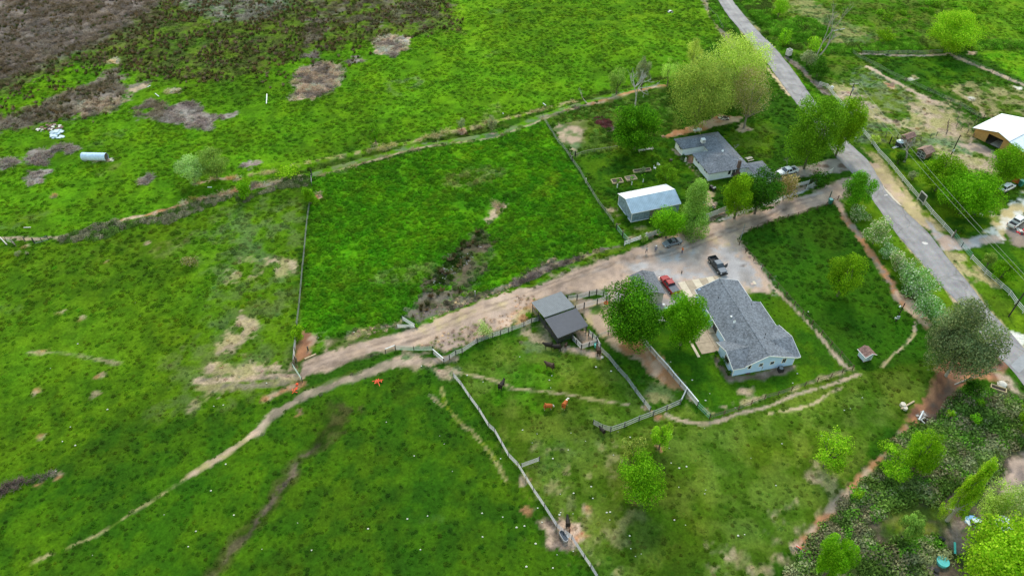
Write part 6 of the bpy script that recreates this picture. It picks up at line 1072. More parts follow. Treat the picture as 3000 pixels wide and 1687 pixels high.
RED = paintm('red_car_paint', (.32, .012, .02)); SILV = paintm('grey_car_paint', (.16, .18, .2)); CHAR = paintm('charcoal_car_paint', (.04, .045, .05)); WHP = paintm('white_car_paint', (.75, .76, .77)); STEEL = paintm('steel_blue_grey_paint', (.17, .19, .22), .45)
vehicle('sedan', 'metallic grey sedan parked beside the pale board fence', 'car', ('f', 785, 305), ('f', 985, 248), 1, SILV)
vehicle('pickup', 'shiny red pickup with grey bed cover beside the garage', 'pickup truck', ('f', 632, 975), ('f', 800, 1195), 1, RED, cover=True)
vehicle('pickup', 'dark pickup with grey bonnet and one door open', 'pickup truck', ('f', 1728, 815), ('f', 1562, 600), -1, CHAR, roofm=STEEL, hoodm=STEEL, door=False, tall=1.1)
dk = bpy.data.objects['pickup.001']; o = MB().box(-.06, .0, 0, 1.0, .5, 1.15).box(-.04, -.01, .05, .95, 1.15, 1.62).build('open_door', CHAR, dk, (1.15, .95, 0), (0, 0, math.radians(18)))
vehicle('pickup', 'dirty white pickup under bare twigs beside the white house', 'pickup truck', ('c', 2250, 1030), ('c', 2530, 960), 1, WHP)
vehicle('suv', 'white estate car with dark windows on the right-hand lawn', 'car', ('u', 482, 275), ('u', 398, 315), -1, WHP)
vehicle('pickup', 'white pickup with empty black bed at the right edge', 'pickup truck', ('u', 600, 640), ('u', 492, 718), -1, WHP)
mw = W('t', 350, 285); o = thing('ride_on_mower', 'black ride-on mower half hidden by the lime tree', 'mower', (mw[0], mw[1], 0), 2.2); MB().box(-.6, .3, -.4, .4, .3, .65).box(.3, .95, -.3, .3, .3, .8).build('body', BLK, o); MB().box(-.5, -.1, -.22, .22, .65, .75).box(-.55, -.45, -.22, .22, .75, 1.1).build('seat', GB, o)
for x in (-.4, .7):
    for y in (-.45, .45): MB().tube((x, y - .08, .25), (x, y + .08, .25), .25, n=10).build('wheel', TYRE, o)
# ================================================================ PEOPLE AND CATTLE
def skin(name, V, E, R, sub=1, mats=None, pick=None, root_i=0):
    me = bpy.data.meshes.new(name + '_cage'); me.from_pydata(V, E, []); o = bpy.data.objects.new(name + '_cage', me); SC.collection.objects.link(o)
    o.modifiers.new('skin', 'SKIN'); sv = me.skin_vertices[0].data if me.skin_vertices else None
    if sv is None: me.skin_vertices_add() if hasattr(me, 'skin_vertices_add') else None
    sv = me.skin_vertices[0].data
    for i, r in enumerate(R): sv[i].radius = (r, r) if not isinstance(r, tuple) else r
    sv[root_i].use_root = True; s = o.modifiers.new('sub', 'SUBSURF'); s.levels = sub; s.render_levels = sub
    dg = bpy.context.evaluated_depsgraph_get(); m2 = bpy.data.meshes.new_from_object(o.evaluated_get(dg)); bpy.data.objects.remove(o); m2.name = name; m2.materials.clear()
    for m in mats: m2.materials.append(m)
    for p in m2.polygons: p.material_index = pick(p.center) if pick else 0; p.use_smooth = True
    return m2
COWB = mat('black_cow_hide', (.018, .014, .012), .75, var=.2); COWR = mat('red_brown_hide', L(166, 88, 40), .8, var=.15); COWW = mat('white_face_hide', (.75, .7, .62), .8); COWD = mat('dark_brown_hide', (.06, .035, .025), .8, var=.3)
def cow_mesh(name, graze, m0, m1=None, turn=0.0):
    V = [(-.78, 0, 1.12), (-.3, 0, 1.06), (.25, 0, 1.06), (.68, 0, 1.14), (.98, .1 * turn, 1.2 if not graze else .95), (1.2, .3 * turn, 1.32 if not graze else .55), (1.42, .5 * turn, 1.2 if not graze else .22), (-.92, 0, 1.1), (-1.0, 0, .6)]
    R = [(.28, .3), (.38, .42), (.39, .43), (.3, .36), (.15, .2), (.13, .14), (.08, .08), (.06, .06), (.035, .035)]; E = [(0, 1), (1, 2), (2, 3), (3, 4), (4, 5), (5, 6), (0, 7), (7, 8)]
    for s in (-1, 1):
        k = len(V); V += [(-.7, s * .2, .85), (-.62, s * .21, .68), (-.76, s * .21, .4), (-.72, s * .21, .05)]; R += [(.15, .15), (.11, .11), (.065, .065), (.06, .06)]; E += [(0, k), (k, k + 1), (k + 1, k + 2), (k + 2, k + 3)]
        k = len(V); V += [(.6, s * .19, .8), (.6, s * .2, .42), (.58, s * .2, .05)]; R += [(.12, .12), (.065, .065), (.06, .06)]; E += [(3, k), (k, k + 1), (k + 1, k + 2)]
        k = len(V); V += [(V[5][0] - .02, V[5][1] + s * .2, V[5][2] + .1)]; R += [(.045, .045)]; E += [(5, k)]
    pk = (lambda c: 1 if (c.x > 1.02 or c.z < .3 or (abs(c.y) < .12 and c.x > .55 and c.z > 1.35)) else 0) if m1 else None
    return skin(name, V, E, R, 1, [m0] + ([m1] if m1 else []), pk, 1)
CM = {'b': cow_mesh('cow_body', False, COWB), 'bg': cow_mesh('cow_body', True, COWB), 'r': cow_mesh('cow_body', True, COWR, COWW, .6), 'r2': cow_mesh('cow_body', False, COWR, COWW, -.5), 'd': cow_mesh('cow_body', False, COWD)}
for lab, pos, yaw, k, key, cat in (('black cow left of the pair by the shelter, facing left', ('h', 295, 262), 172, 1.1, 'b', 'cow'), ('black cow right of the pair by the shelter, facing left', ('h', 450, 285), 178, 1.12, 'b', 'cow'), ('brown-black calf standing before the shelter opening', ('h', 615, 228), 70, .62, 'd', 'calf'),
    ('dark brown cow facing away beside the white panel fence', ('h', 1205, 355), 98, 1.15, 'd', 'cow'), ('dark brown cow with raised head in the green pasture', ('h', 320, 640), 150, 1.15, 'd', 'cow'), ('black cow standing on the narrow trail', ('12', 2470, 1005), 65, 1.15, 'b', 'cow'),
    ('red-brown cow with white face, left of the two', ('22', 362, 1212), 8, 1.05, 'r', 'cow'), ('red-brown cow with white face, right of the two', ('22', 530, 1195), 62, 1.05, 'r2', 'cow'), ('black calf under the dark tubular gate panel', ('o', 410, 1215), 125, .85, 'b', 'calf'), ('slim black cow near the stock tank, facing away', ('23', 558, 935), 92, 1.0, 'b', 'cow')):
    p = W(*pos); root = thing('cow' if cat == 'cow' else 'calf', lab, cat, (p[0], p[1], zat(*p)), math.radians(yaw)); o = link('body', CM[key], root); o.scale = (k * .84, k * 1.0, k * 1.02)
SKINM = mat('skin', (.45, .27, .2), .6); 
def person(label, pos, yaw, shirt, trousers, hat=None, pose=0):
    p = W(*pos); root = thing('person', label, 'person', (p[0], p[1], zat(*p)), math.radians(yaw)); st = (.18, -.16) if pose == 1 else (.03, -.03)
    V = [(0, 0, .95), (0, 0, 1.15), (0, 0, 1.38), (0, 0, 1.52), (.02, 0, 1.66)]; R = [(.15, .12), (.15, .11), (.18, .12), (.06, .06), (.1, .1)]; E = [(0, 1), (1, 2), (2, 3), (3, 4)]
    for i, s in enumerate((-1, 1)):
        k = len(V); V += [(0, s * .1, .88), (st[i] * .7 + .02, s * .11, .48), (st[i], s * .11, .08), (st[i] + .14, s * .12, .04)]; R += [(.1, .1), (.07, .07), (.05, .05), (.045, .04)]; E += [(0, k), (k, k + 1), (k + 1, k + 2), (k + 2, k + 3)]
        k = len(V); b = .16 if pose == 2 else 0; V += [(0, s * .2, 1.42), (-.04 - b * .3, s * (.27 + b), 1.14), (.06 + b, s * (.22 + b * .2), .9 + b * .9), (.1 + b, s * (.21 + b * .1), .82 + b)]; R += [(.065, .065), (.05, .05), (.038, .038), (.035, .03)]; E += [(2, k), (k, k + 1), (k + 1, k + 2), (k + 2, k + 3)]
    pk = lambda c: 0 if (c.z > 1.5 or (abs(c.y) > .18 and c.z < 1.0)) else (1 if c.z > .95 else (3 if c.z < .12 else 2))
    link('body', skin('person_body', V, E, R, 2, [SKINM, shirt, trousers, BLK], pk, 0), root)
    if hat: MB().tube((.02, 0, 1.74), (.02, 0, 1.76), .17, .17, 12).tube((.02, 0, 1.76), (.02, 0, 1.86), .1, .085, 10).build('hat', hat, root)
    else: MB().tube((.0, 0, 1.69), (-.01, 0, 1.79), .105, .06, 8).build('hair', mat('dark_hair', (.03, .02, .015), .8), root)
DEN = mat('blue_denim', (.04, .07, .16), .85); person('person in grey shirt and jeans walking, leftmost of the three', ('f', 350, 400), 60, mat('pale_grey_shirt', (.4, .4, .4), .8), mat('dark_denim', (.03, .04, .08), .85), None, 1)
person('person in white hat and blue-grey shirt with hands on hips', ('f', 526, 380), 250, mat('blue_grey_shirt', (.14, .16, .22), .8), DEN, WH, 2); person('person in orange shirt and blue jeans standing by the sedan', ('f', 1040, 402), 200, mat('orange_shirt', L(206, 110, 50), .8), DEN, None, 0)
# ================================================================ POLES AND WIRES
PW = mat('dark_utility_pole', (.045, .035, .03), .9, var=.3, scale=3)
def pole(label, base, top, r=.16, h=None, name='utility_pole'):
    b = W(*base); h = h or HT(b[0], b[1], Q(*top)[1]); o = thing(name, label, 'utility pole', (b[0], b[1], 0)); MB().tube((0, 0, -.3), (0, 0, h), r, r * .75, 10).build('pole', PW, o); return o, h
o1, h1 = pole('tall dark power pole with crossarm and transformer by the rail fence', ('30', 770, 1125), ('30', 865, 845)); bar('crossarm', (-1.25, -.1, h1 - .15), (1.25, .15, h1 - .05), .14, .14, mat('pale_crossarm', (.42, .38, .36), .8), o1)
tr_ = MB().tube((-.05, -.42, h1 - 2.0), (-.05, -.42, h1 - 1.1), .27, n=12).build('transformer', GALV, o1); [MB().tube((x, .02, h1 - .02), (x, .02, h1 + .2), .05, n=6).build('insulator', WH, o1) for x in (-1.1, -.3, .4, 1.1)]
o2, h2 = pole('short bare power pole with grey meter box near tan barn', ('31', 1838, 115), ('e', 1450, 565)); MB().box(-.2, .2, -.35, -.12, 1.3, 1.9).build('meter_box', mat('pale_meter_box', (.5, .56, .58), .5), o2)
o3, h3 = pole('yard power pole with lamp and grey meter boxes at shrub row', ('32', 1278, 345), ('32', 1385, 152), .13); MB().box(-.35, .25, -.3, -.1, 1.25, 2.0).build('meter_box', mat('grey_metal_box2', (.36, .4, .45), .5), o3); MB().tube((-.1, -.05, h3 - .7), (-.75, -.15, h3 - .6), .03).build('lamp_arm', GALV, o3); MB().tube((-.75, -.15, h3 - .85), (-.75, -.15, h3 - .55), .2, .12, 10).build('lamp', WH, o3)
MB().box(-.75, -.35, -.4, -.3, 1.55, 1.65).box(-.8, -.68, -.45, -.3, 1.5, 1.85).build('bracket', WH, o3)
o4, h4 = pole('grey power pole leaning out of frame at the right edge', ('32', 2420, 285), ('32', 2575, 90), .15, 9.3)
for n_, (a, b) in enumerate((((-1.1, .0), (-.5, 0)), ((1.1, .0), (.5, .1)))):
    A_ = np.array([o1.location[0] + a[0], o1.location[1], h1 + .15]); B_2 = np.array([o4.location[0] + b[0], o4.location[1], h4 - .2]); w_ = MB(); prev = None
    for i in range(25): t = i / 24; q = A_ + (B_2 - A_) * t - np.array([0, 0, 4 * .9 * t * (1 - t)]); (w_.tube(prev, q, .025, n=4, cap=False) if prev is not None else None); prev = q
    V_ = np.array(w_.V) - A_; w_.V = [tuple(v) for v in V_]; tag(w_.build('power_line', mat('pale_cable', (.42, .42, .36), .5), None, tuple(A_)), ('left' if n_ == 0 else 'right') + ' one of two pale cables slung above the road fence', 'power line', 'cables slung between the power poles')
# ================================================================ SMALL THINGS
def simple(name, label, cat, base, mb, m, rz=0, **k):
    b = W(*base); o = mb.build(name, m, None, (b[0], b[1], zat(*b)), (0, 0, rz)); return tag(o, label, cat, k.get('group'))
def yaw2(t, x1, y1, x2, y2): d = W(t, x2, y2) - W(t, x1, y1); return math.atan2(d[1], d[0]), float(np.linalg.norm(d))
# culvert pipe
ya, ln_ = yaw2('01', 845, 155, 1085, 160); o = thing('culvert_pipe', 'large galvanised culvert pipe lying in the left field', 'pipe', (*W('01', 965, 158), zat(*W('01', 965, 158))), ya)
R_ = 1.0; V = []; F = []; n = 24; m_ = 40
for i in range(m_ + 1):
    x = -ln_ / 2 + ln_ * i / m_
    for j in range(n): t = j / n * 6.2832; rr = R_ + (.04 if i % 2 else 0); V.append((x, math.cos(t) * rr, R_ + math.sin(t) * rr))
for i in range(m_):
    for j in range(n): a = i * n + j; b = i * n + (j + 1) % n; F.append((a, a + n, b + n, b))
link('pipe_wall', new_mesh('pipe_wall', V, F, mat('galvanised_blue_grey', L(184, 208, 232), .5, .0, var=.15)), o); MB().tube((ln_ / 2 - .2, 0, R_), (ln_ / 2 - .19, 0, R_), R_ * .97, n=24).build('shade_disc', INSIDE, o); MB().tube((-ln_ / 2, 0, R_), (-ln_ / 2 - .05, 0, R_), R_ * 1.04, R_ * 1.04, 24).build('rim_band', GALV, o)  # dark disc in the pipe mouth stands in for the shade inside
def rods(name, label, cat, segs, m, r=.1, h=.1, **k):            # loose straight pieces lying about: one thing each
    for i, s in enumerate(segs):
        a = W(s[0], s[1], s[2]); b = W(s[0], s[3], s[4]); mb = MB().tube((0, 0, r), (b[0] - a[0], b[1] - a[1], r + (s[5] if len(s) > 5 else 0)), r, n=8); o = mb.build(name, m, None, (a[0], a[1], max(zat(*a), -.05))); tag(o, label if isinstance(label, str) else label[i], cat, k.get('group'))
rods('white_pipe', 'long white pipe lying upright-looking in the upper field', 'pipe', [('10', 110, 952, 106, 1050)], WH, .16)
rods('white_pipe', ['short white pipe at the left end of the ditch bank', 'tiny white pipe on the bank near the saplings', 'white pipe piece below the feathery trees', 'white pipe near the scrub patch, slanting', 'short white pipe beside the brown scrub tip'], 'pipe', [('20', 312, 1042, 340, 1064), ('10', 2478, 1138, 2490, 1152), ('01', 2090, 440, 2132, 440), ('00', 1562, 945, 1600, 975), ('00', 1484, 880, 1515, 864)], WH, .12)
rods('felled_log', ['pale felled log beside the dirt drive entrance', 'thin white pole by the two boulders above the gully'], 'log', [('m', 590, 905, 855, 790), ('q', 0, 395, 255, 245)], mat('pale_log', L(196, 172, 142), .9), .16)
rods('white_beam', 'straight white beam standing in the gully head', 'beam', [('q', 355, 615, 420, 470, .5)], WH, .14)
rods('timber_edge', ['upper timber edge of the gully retaining corner', 'lower timber edge of the gully retaining corner'], 'timber', [('q', 395, 610, 465, 565), ('q', 395, 612, 472, 685)], WEATH, .1)
rods('fallen_trunk', ['fallen white trunk crossing the far left ditch', 'bleached branch lying on the left field', 'fallen grey trunk behind the roadside hedge'], 'log', [('v', 0, 270, 100, 375), ('v', 340, 135, 440, 130), ('30', 625, 325, 770, 295)], MATS['bleached_wood'], .13)
for i, (t, x, y, r, s) in enumerate((('q', 28, 320, .5, 'larger pale stump end beside the thin white pole'), ('q', 80, 385, .42, 'smaller pale stump end beside the thin white pole'))): simple('sawn_stump', s, 'stump', (t, x, y), MB().tube((0, 0, 0), (0, 0, r * 1.1), r, r * .92, 12), mat('pale_stump', L(206, 194, 178), .9))
def boulder(label, base, r, m, seed, name='boulder', cat='boulder', group=None, flat=.6):
    rg = np.random.default_rng(seed); V = []; F = []; n = 8
    for i in range(5):
        for j in range(n): t = j / n * 6.283; e = -1.2 + i * .65; k = rg.uniform(.8, 1.15); V.append((math.cos(t) * math.cos(e) * r * k, math.sin(t) * math.cos(e) * r * k, (math.sin(e) * flat + .3) * r))
    for i in range(4):
        for j in range(n): a = i * n + j; b = i * n + (j + 1) % n; F.append((a, b, b + n, a + n))
    F.append(tuple(range(4 * n, 5 * n))); b = W(*base); o = link(name, new_mesh(name, V, F, m), None, (b[0], b[1], zat(*b))); return tag(o, label, cat, group)
STONE = mat('pale_stone', L(206, 200, 190), .9, var=.15); boulder('large pale boulder beside the wooden box at the road', ('32', 2350, 975), .9, STONE, 4); boulder('pale flat stone on the fence foot near brown cow', ('h', 1285, 415), .32, STONE, 5)
rg_ = np.random.default_rng(5); k_ = 0; Vs = []; 
stn = MB()
for i in range(150):
    x = rg_.uniform(100, 2900); y = rg_.uniform(880, 1680)
    if rg_.random() < .35: x = rg_.uniform(1400, 2500); y = rg_.uniform(1250, 1680)
    if x > 2080 + (1687 - y) * .9: continue
    p = G(x, y); 
    if nearest(TAG, p[0], p[1]) != 0: continue
    r = rg_.uniform(.07, .2); z = zat(*p); n = 6; a0 = rg_.random() * 6; stn.add([(p[0] + math.cos(a0 + j) * r * 1.0, p[1] + math.sin(a0 + j) * r * rg_.uniform(.6, 1), z + .1) for j in range(6)] + [(p[0], p[1], z + .1 + r * .7)], [(j, (j + 1) % 6, 6) for j in range(6)])
stn.build('field_stones', mat('chalky_stone', L(214, 212, 200), .9, var=.1), kind='stuff')
# orange pipe heaps
ORG = mat('orange_plastic', L(236, 88, 52), .5, var=.1)
def heap(label, t, x, y, n, L_, seed, m=ORG):
    b = W(t, x, y); o = thing('pipe_heap', label, 'pipe heap', (b[0], b[1], zat(*b))); rg = np.random.default_rng(seed)
    for i in range(n): a = rg.uniform(0, 3.14); c = rg.normal(size=2) * .28; l = rg.uniform(.5, 1) * L_; z = .12 + .06 * i / 2; bar('pipe', (c[0] - math.cos(a) * l, c[1] - math.sin(a) * l, z), (c[0] + math.cos(a) * l, c[1] + math.sin(a) * l, z + rg.uniform(0, .2)), .09, .09, m, o)
heap('orange pipes heaped in a spiky pile below the double gate', '12', 1235, 945, 8, .62, 3); heap('flat scatter of orange pipes by the dirt path', '12', 405, 1030, 7, .45, 8)
simple('orange_buoy', 'small round orange float above the flat scatter of pipes', 'float', ('12', 414, 970), MB().tube((0, 0, .02), (0, 0, .2), .2, .28, 10).tube((0, 0, .2), (0, 0, .4), .28, .12, 10), ORG)
ya, l_ = yaw2('33', 280, 1150, 365, 1215); o = thing('drain_pipe', 'white and orange drain pipe lying at the gully end', 'pipe', (*W('33', 322, 1185), zat(*W('33', 322, 1185))), ya); MB().tube((-l_ / 2, .12, .25), (l_ / 2, .12, .25), .24, n=10).build('white_pipe', GB, o); MB().tube((-l_ / 2, -.0, .5), (l_ / 2 + .3, .25, .5), .09, n=8).build('orange_edge', ORG, o); MB().tube((l_ / 2, -.35, .3), (l_ / 2, .5, .3), .08, n=8).build('orange_end', ORG, o)
# stock tank
p = W('23', 518, 1060); o = thing('stock_tank', 'oval galvanised stock tank with dark water at the fence', 'water trough', (p[0], p[1], zat(*p)), 2.05); tk = MB(); n = 24; ro = [(math.cos(t) * .38 + (.62 if math.cos(t) > 0 else -.62), math.sin(t) * .42) for t in np.arange(n) * 6.2832 / n]; ri = [(x * .93, y * .86) for x, y in ro]
V = [(x, y, 0) for x, y in ro] + [(x, y, .62) for x, y in ro] + [(x, y, .62) for x, y in ri] + [(x, y, .1) for x, y in ri]; F = [(k * n + i, k * n + (i + 1) % n, (k + 1) * n + (i + 1) % n, (k + 1) * n + i) for k in range(3) for i in range(n)]; link('tank_wall', new_mesh('tank_wall', V, F, GALV), o); link('water', new_mesh('water', [(x, y, .45) for x, y in ri], [tuple(range(n))], GLASS), o)
simple('float_bowl', 'small white round bowl hanging beside the stock tank', 'bowl', ('23', 555, 1062), MB().tube((0, 0, 0), (0, 0, .35), .22, .25, 12), WH)
# propane tank
ya, l_ = yaw2('c', 580, 185, 735, 165); p = W('c', 658, 180); o = thing('propane_tank', 'white cylindrical gas tank behind the white house', 'gas tank', (p[0], p[1], 0), ya); h_ = l_ / 2; MB().loft([[(x, math.cos(t) * r, .75 + math.sin(t) * r) for t in np.arange(14) * 6.2832 / 14] for x, r in ((-h_, .1), (-h_ + .12, .34), (-h_ + .35, .45), (h_ - .35, .45), (h_ - .12, .34), (h_, .1))]).build('tank', WH, o, smooth=True)
MB().box(-.22, .22, -.15, .15, 1.15, 1.35).build('dome', WH, o); [MB().box(x - .08, x + .08, -.3, .3, 0, .4).build('foot', CONC, o) for x in (-h_ * .55, h_ * .55)]
# silver tank, ladder, playset bits
p = W('r', 500, 390); o = thing('water_tank', 'silver domed tank on a dark base beside the play house', 'tank', (p[0], p[1], 0)); MB().tube((0, 0, 0), (0, 0, 1.3), 1.0, 1.0, 18).build('base', mat('dark_tank_base', (.04, .045, .05), .7), o); MB().tube((0, 0, 1.3), (0, 0, 1.7), 1.02, .55, 18).tube((0, 0, 1.7), (0, 0, 1.85), .55, .1, 14).build('dome', mat('silver_dome', L(170, 184, 186), .4, .3), o)
p = W('r', 430, 430); o = thing('ladder', 'white ladder lying beside the silver tank', 'ladder', (p[0], p[1], .1), .45); [bar('side_rail', (-1, y, 0), (1, y, .15), .07, .07, WH, o) for y in (-.22, .22)]; [bar('rung', (x, -.22, .07), (x, .22, .07), .05, .05, WH, o) for x in np.linspace(-.8, .8, 6)]
simple('leaning_post', 'black slab post standing left of the silver tank', 'post', ('r', 310, 350), MB().box(-.12, .12, -.1, .1, 0, 2.2), BLK, .3)
# concrete box by the road
p = W('30', 205, 555); o = thing('concrete_box', 'pale open-topped concrete box standing at the roadside', 'concrete box', (p[0], p[1], 0), .5); cb = MB(); [cb.box(*q) for q in ((-.7, .7, -.7, -.55, 0, 1.9), (-.7, .7, .55, .7, 0, 1.9), (-.7, -.55, -.55, .55, 0, 1.9), (.55, .7, -.55, .55, 0, 1.9))]; cb.build('walls', mat('pale_concrete_box', L(196, 192, 188), .9), o); MB().box(-.55, .55, -.55, .55, 1.3, 1.35).build('shade_plate', INSIDE, o)  # dark plate below the rim stands in for shade in the hollow
p = W('30', 642, 890); tag(MB().box(-.35, .35, -.35, .35, 0, .6).box(-.15, .1, -.2, .2, .6, .8).build('white_box', WH, None, (p[0], p[1], 0), (0, 0, .4)), 'little white box on legs behind the rail fence top', 'box')
p = W('30', 866, 1435); o = thing('mailbox', 'dark mailbox on a post beside the road', 'mailbox', (p[0], p[1], 0), .3); MB().tube((0, 0, 0), (0, 0, 1.1), .06).build('post', GB, o); MB().box(-.45, .45, -.25, .25, 1.1, 1.5).build('box', mat('dark_mailbox', (.06, .07, .07), .5), o); MB().box(-.4, .1, -.22, .22, 1.5, 1.56).build('lid', WH, o)
# sign frame in the road fence
p = W('31', 1505, 560); p2 = W('31', 1545, 600); ya = math.atan2(*(p2 - p)[::-1]); l_ = float(np.linalg.norm(p2 - p)); o = thing('sign_frame', 'tall white-framed dark green board set in the road fence', 'sign', (p[0], p[1], 0), ya); l_ = max(l_, 2.2)
for a, b in (((0, 0, 0), (0, 0, 2.6)), ((l_, 0, 0), (l_, 0, 2.6)), ((0, 0, 2.55), (l_, 0, 2.55)), ((0, 0, .5), (l_, 0, .5))): bar('frame', a, b, .2, .2, WEATH, o)
MB().box(.12, l_ - .12, -.03, .03, .6, 2.45).build('board', mat('dark_green_board', (.05, .07, .05), .8, var=.2), o)
# bins
def bin_(label, base, m, lid=None, rz=.3, k=1.0):
    b = W(*base); o = thing('wheelie_bin', label, 'bin', (b[0], b[1], 0), rz); MB().loft([[(-.26 * k, -.3 * k, .05), (.26 * k, -.3 * k, .05), (.26 * k, .3 * k, .05), (-.26 * k, .3 * k, .05)], [(-.33 * k, -.38 * k, 1.1 * k), (.33 * k, -.38 * k, 1.1 * k), (.33 * k, .38 * k, 1.1 * k), (-.33 * k, .38 * k, 1.1 * k)]]).build('body', m, o); MB().box(-.36 * k, .36 * k, -.42 * k, .42 * k, 1.1 * k, 1.2 * k).build('lid', lid or m, o); [MB().tube((x * k, .38 * k, .12), (x * k * .8, .38 * k, .12), .12, n=10).build('wheel', BLK, o) for x in (-.3, .3)]
TEAL = mat('teal_green_plastic', (.03, .2, .16), .45); bin_('teal-green wheelie bin at the end of the drive fence', ('31', 620, 598), TEAL, mat('pale_teal_lid', (.2, .42, .38), .45), k=1.1); bin_('green wheelie bin before the orange board fence', ('u', 552, 240), TEAL, k=1.3); bin_('pale green bin under the huge tree', ('s', 708, 502), mat('pale_green_plastic', (.2, .42, .34), .5), k=.9); bin_('small turquoise bucket-like bin beside the brown cow', ('h', 1163, 235), mat('turquoise_plastic', (.08, .5, .42), .5), k=.75)
simple('white_bucket', 'white bucket showing between the two big trees', 'bucket', ('s', 682, 432), MB().tube((0, 0, 0), (0, 0, .5), .2, .26, 12), WH)
simple('timber_deck', 'grey timber deck under the huge tree edge', 'deck', ('s', 585, 612), MB().box(-2.0, 2.0, -.55, .55, .35, .45), WEATH, math.radians(14)); tt = W('b', 1538, 380)
o = thing('rubber_tyre', 'small orange rubber ring lying beside the corral panels', 'ring', (tt[0], tt[1], .12)); V = []; F = []
for i in range(16):
    for j in range(6): a = i / 16 * 6.2832; b = j / 6 * 6.2832; V.append(((.36 + .13 * math.cos(b)) * math.cos(a), (.36 + .13 * math.cos(b)) * math.sin(a), .13 * math.sin(b)))
for i in range(16):
    for j in range(6): F.append((i * 6 + j, ((i + 1) % 16) * 6 + j, ((i + 1) % 16) * 6 + (j + 1) % 6, i * 6 + (j + 1) % 6))
link('ring', new_mesh('ring', V, F, ORG), o)
# raised beds and garden things
def bed(label, t, x, y, w_, d_, rz, fill):
    b = W(t, x, y); o = thing('raised_bed', label, 'raised bed', (b[0], b[1], 0), rz)
    for q in ((-w_, w_, -d_, -d_ + .12), (-w_, w_, d_ - .12, d_), (-w_, -w_ + .12, -d_ + .12, d_ - .12), (w_ - .12, w_, -d_ + .12, d_ - .12)): MB().box(q[0], q[1], q[2], q[3], 0, .4).build('board', mat('sandy_board', L(186, 168, 132), .9), o)
    MB().box(-w_ + .12, w_ - .12, -d_ + .12, d_ - .12, .05, .25).build('soil', fill, o)
SOIL = mat('dark_soil', (.07, .05, .045), .95, var=.4, scale=3); bed('raised garden bed, lower left of the two square ones', 'i', 135, 545, 1.4, .9, .25, SOIL); bed('raised garden bed, right of the two square ones', 'i', 330, 505, 1.4, .9, .3, mat('mulch', (.2, .16, .12), .95)); bed('long raised bed with the bushy grey plant', 'i', 490, 395, 2.3, .55, .2, SOIL)
simple('picnic_table', 'weathered flat bench boards on the shaded lawn', 'bench', ('i', 540, 112), MB().box(-2.1, -.2, -.35, .35, .5, .58).box(.1, 2.1, -.35, .4, .5, .58).box(-1.9, -1.8, -.3, .3, 0, .5).box(1.7, 1.8, -.3, .3, 0, .5), WEATH, .3)
for i, (x, y, s) in enumerate(((668, 368, 'left'), (722, 318, 'right'))): o = simple('garden_chair', '%s of two white garden chairs beside the orchard tree' % s, 'chair', ('i', x, y), MB().box(-.3, .3, -.3, .3, .38, .44).box(-.3, .3, .25, .32, .44, 1.0).box(-.3, -.24, -.3, -.24, 0, .38).box(.24, .3, -.3, -.24, 0, .38).box(-.3, -.24, .24, .3, 0, .38).box(.24, .3, .24, .3, 0, .38), WH, 1.2 + i, group='white garden chairs by the orchard tree')
simple('garden_chair', 'white plastic chair alone on the lawn under the power lines', 'chair', ('31', 2138, 718), MB().box(-.35, .35, -.35, .35, .4, .47).box(-.35, .35, .3, .37, .47, 1.05).box(-.35, -.28, -.35, -.28, 0, .4).box(.28, .35, -.35, -.28, 0, .4).box(-.35, -.28, .28, .35, 0, .4).box(.28, .35, .28, .35, 0, .4), WH, 2.6)
simple('fire_pit', 'dark round fire pit left of the white plastic chair', 'fire pit', ('31', 2075, 705), MB().tube((0, 0, 0), (0, 0, .35), .5, .6, 12), mat('sooty_metal', (.05, .045, .045), .8)); simple('barbecue', 'black and tan barbecue on the lawn before the white house', 'barbecue', ('i', 900, 262), MB().tube((0, 0, .5), (0, 0, .85), .3, .36, 10).box(-.3, -.25, -.2, .2, 0, .5).box(.25, .3, -.2, .2, 0, .5), mat('sooty_tan', (.08, .06, .05), .7)); simple('stone_statue', 'pale weathered figure stone beside the white house wall', 'garden ornament', ('i', 1105, 258), MB().tube((0, 0, 0), (0, 0, .7), .3, .22, 8).tube((0, 0, .7), (0, 0, 1.2), .28, .12, 8), STONE)
simple('wood_crate_table', 'pale wooden picnic table between house and hedge trees', 'table', ('c', 1635, 710), MB().box(-.9, .9, -.35, .35, .65, .72).box(-.9, .9, -.85, -.6, .4, .46).box(-.9, .9, .6, .85, .4, .46).box(-.6, -.5, -.8, .8, .3, .4).box(.5, .6, -.8, .8, .3, .4).box(-.6, -.5, -.1, .1, 0, .65).box(.5, .6, -.1, .1, 0, .65), mat('bleached_timber', L(190, 178, 158), .9), .4)
bare_tree('cut brush pile with spiky dead stems behind the white house', ('c', 1385, 480), ('c', 1385, 400), .1, 4, DEADB, spread=.9, name='brush_pile', cat='brush pile')
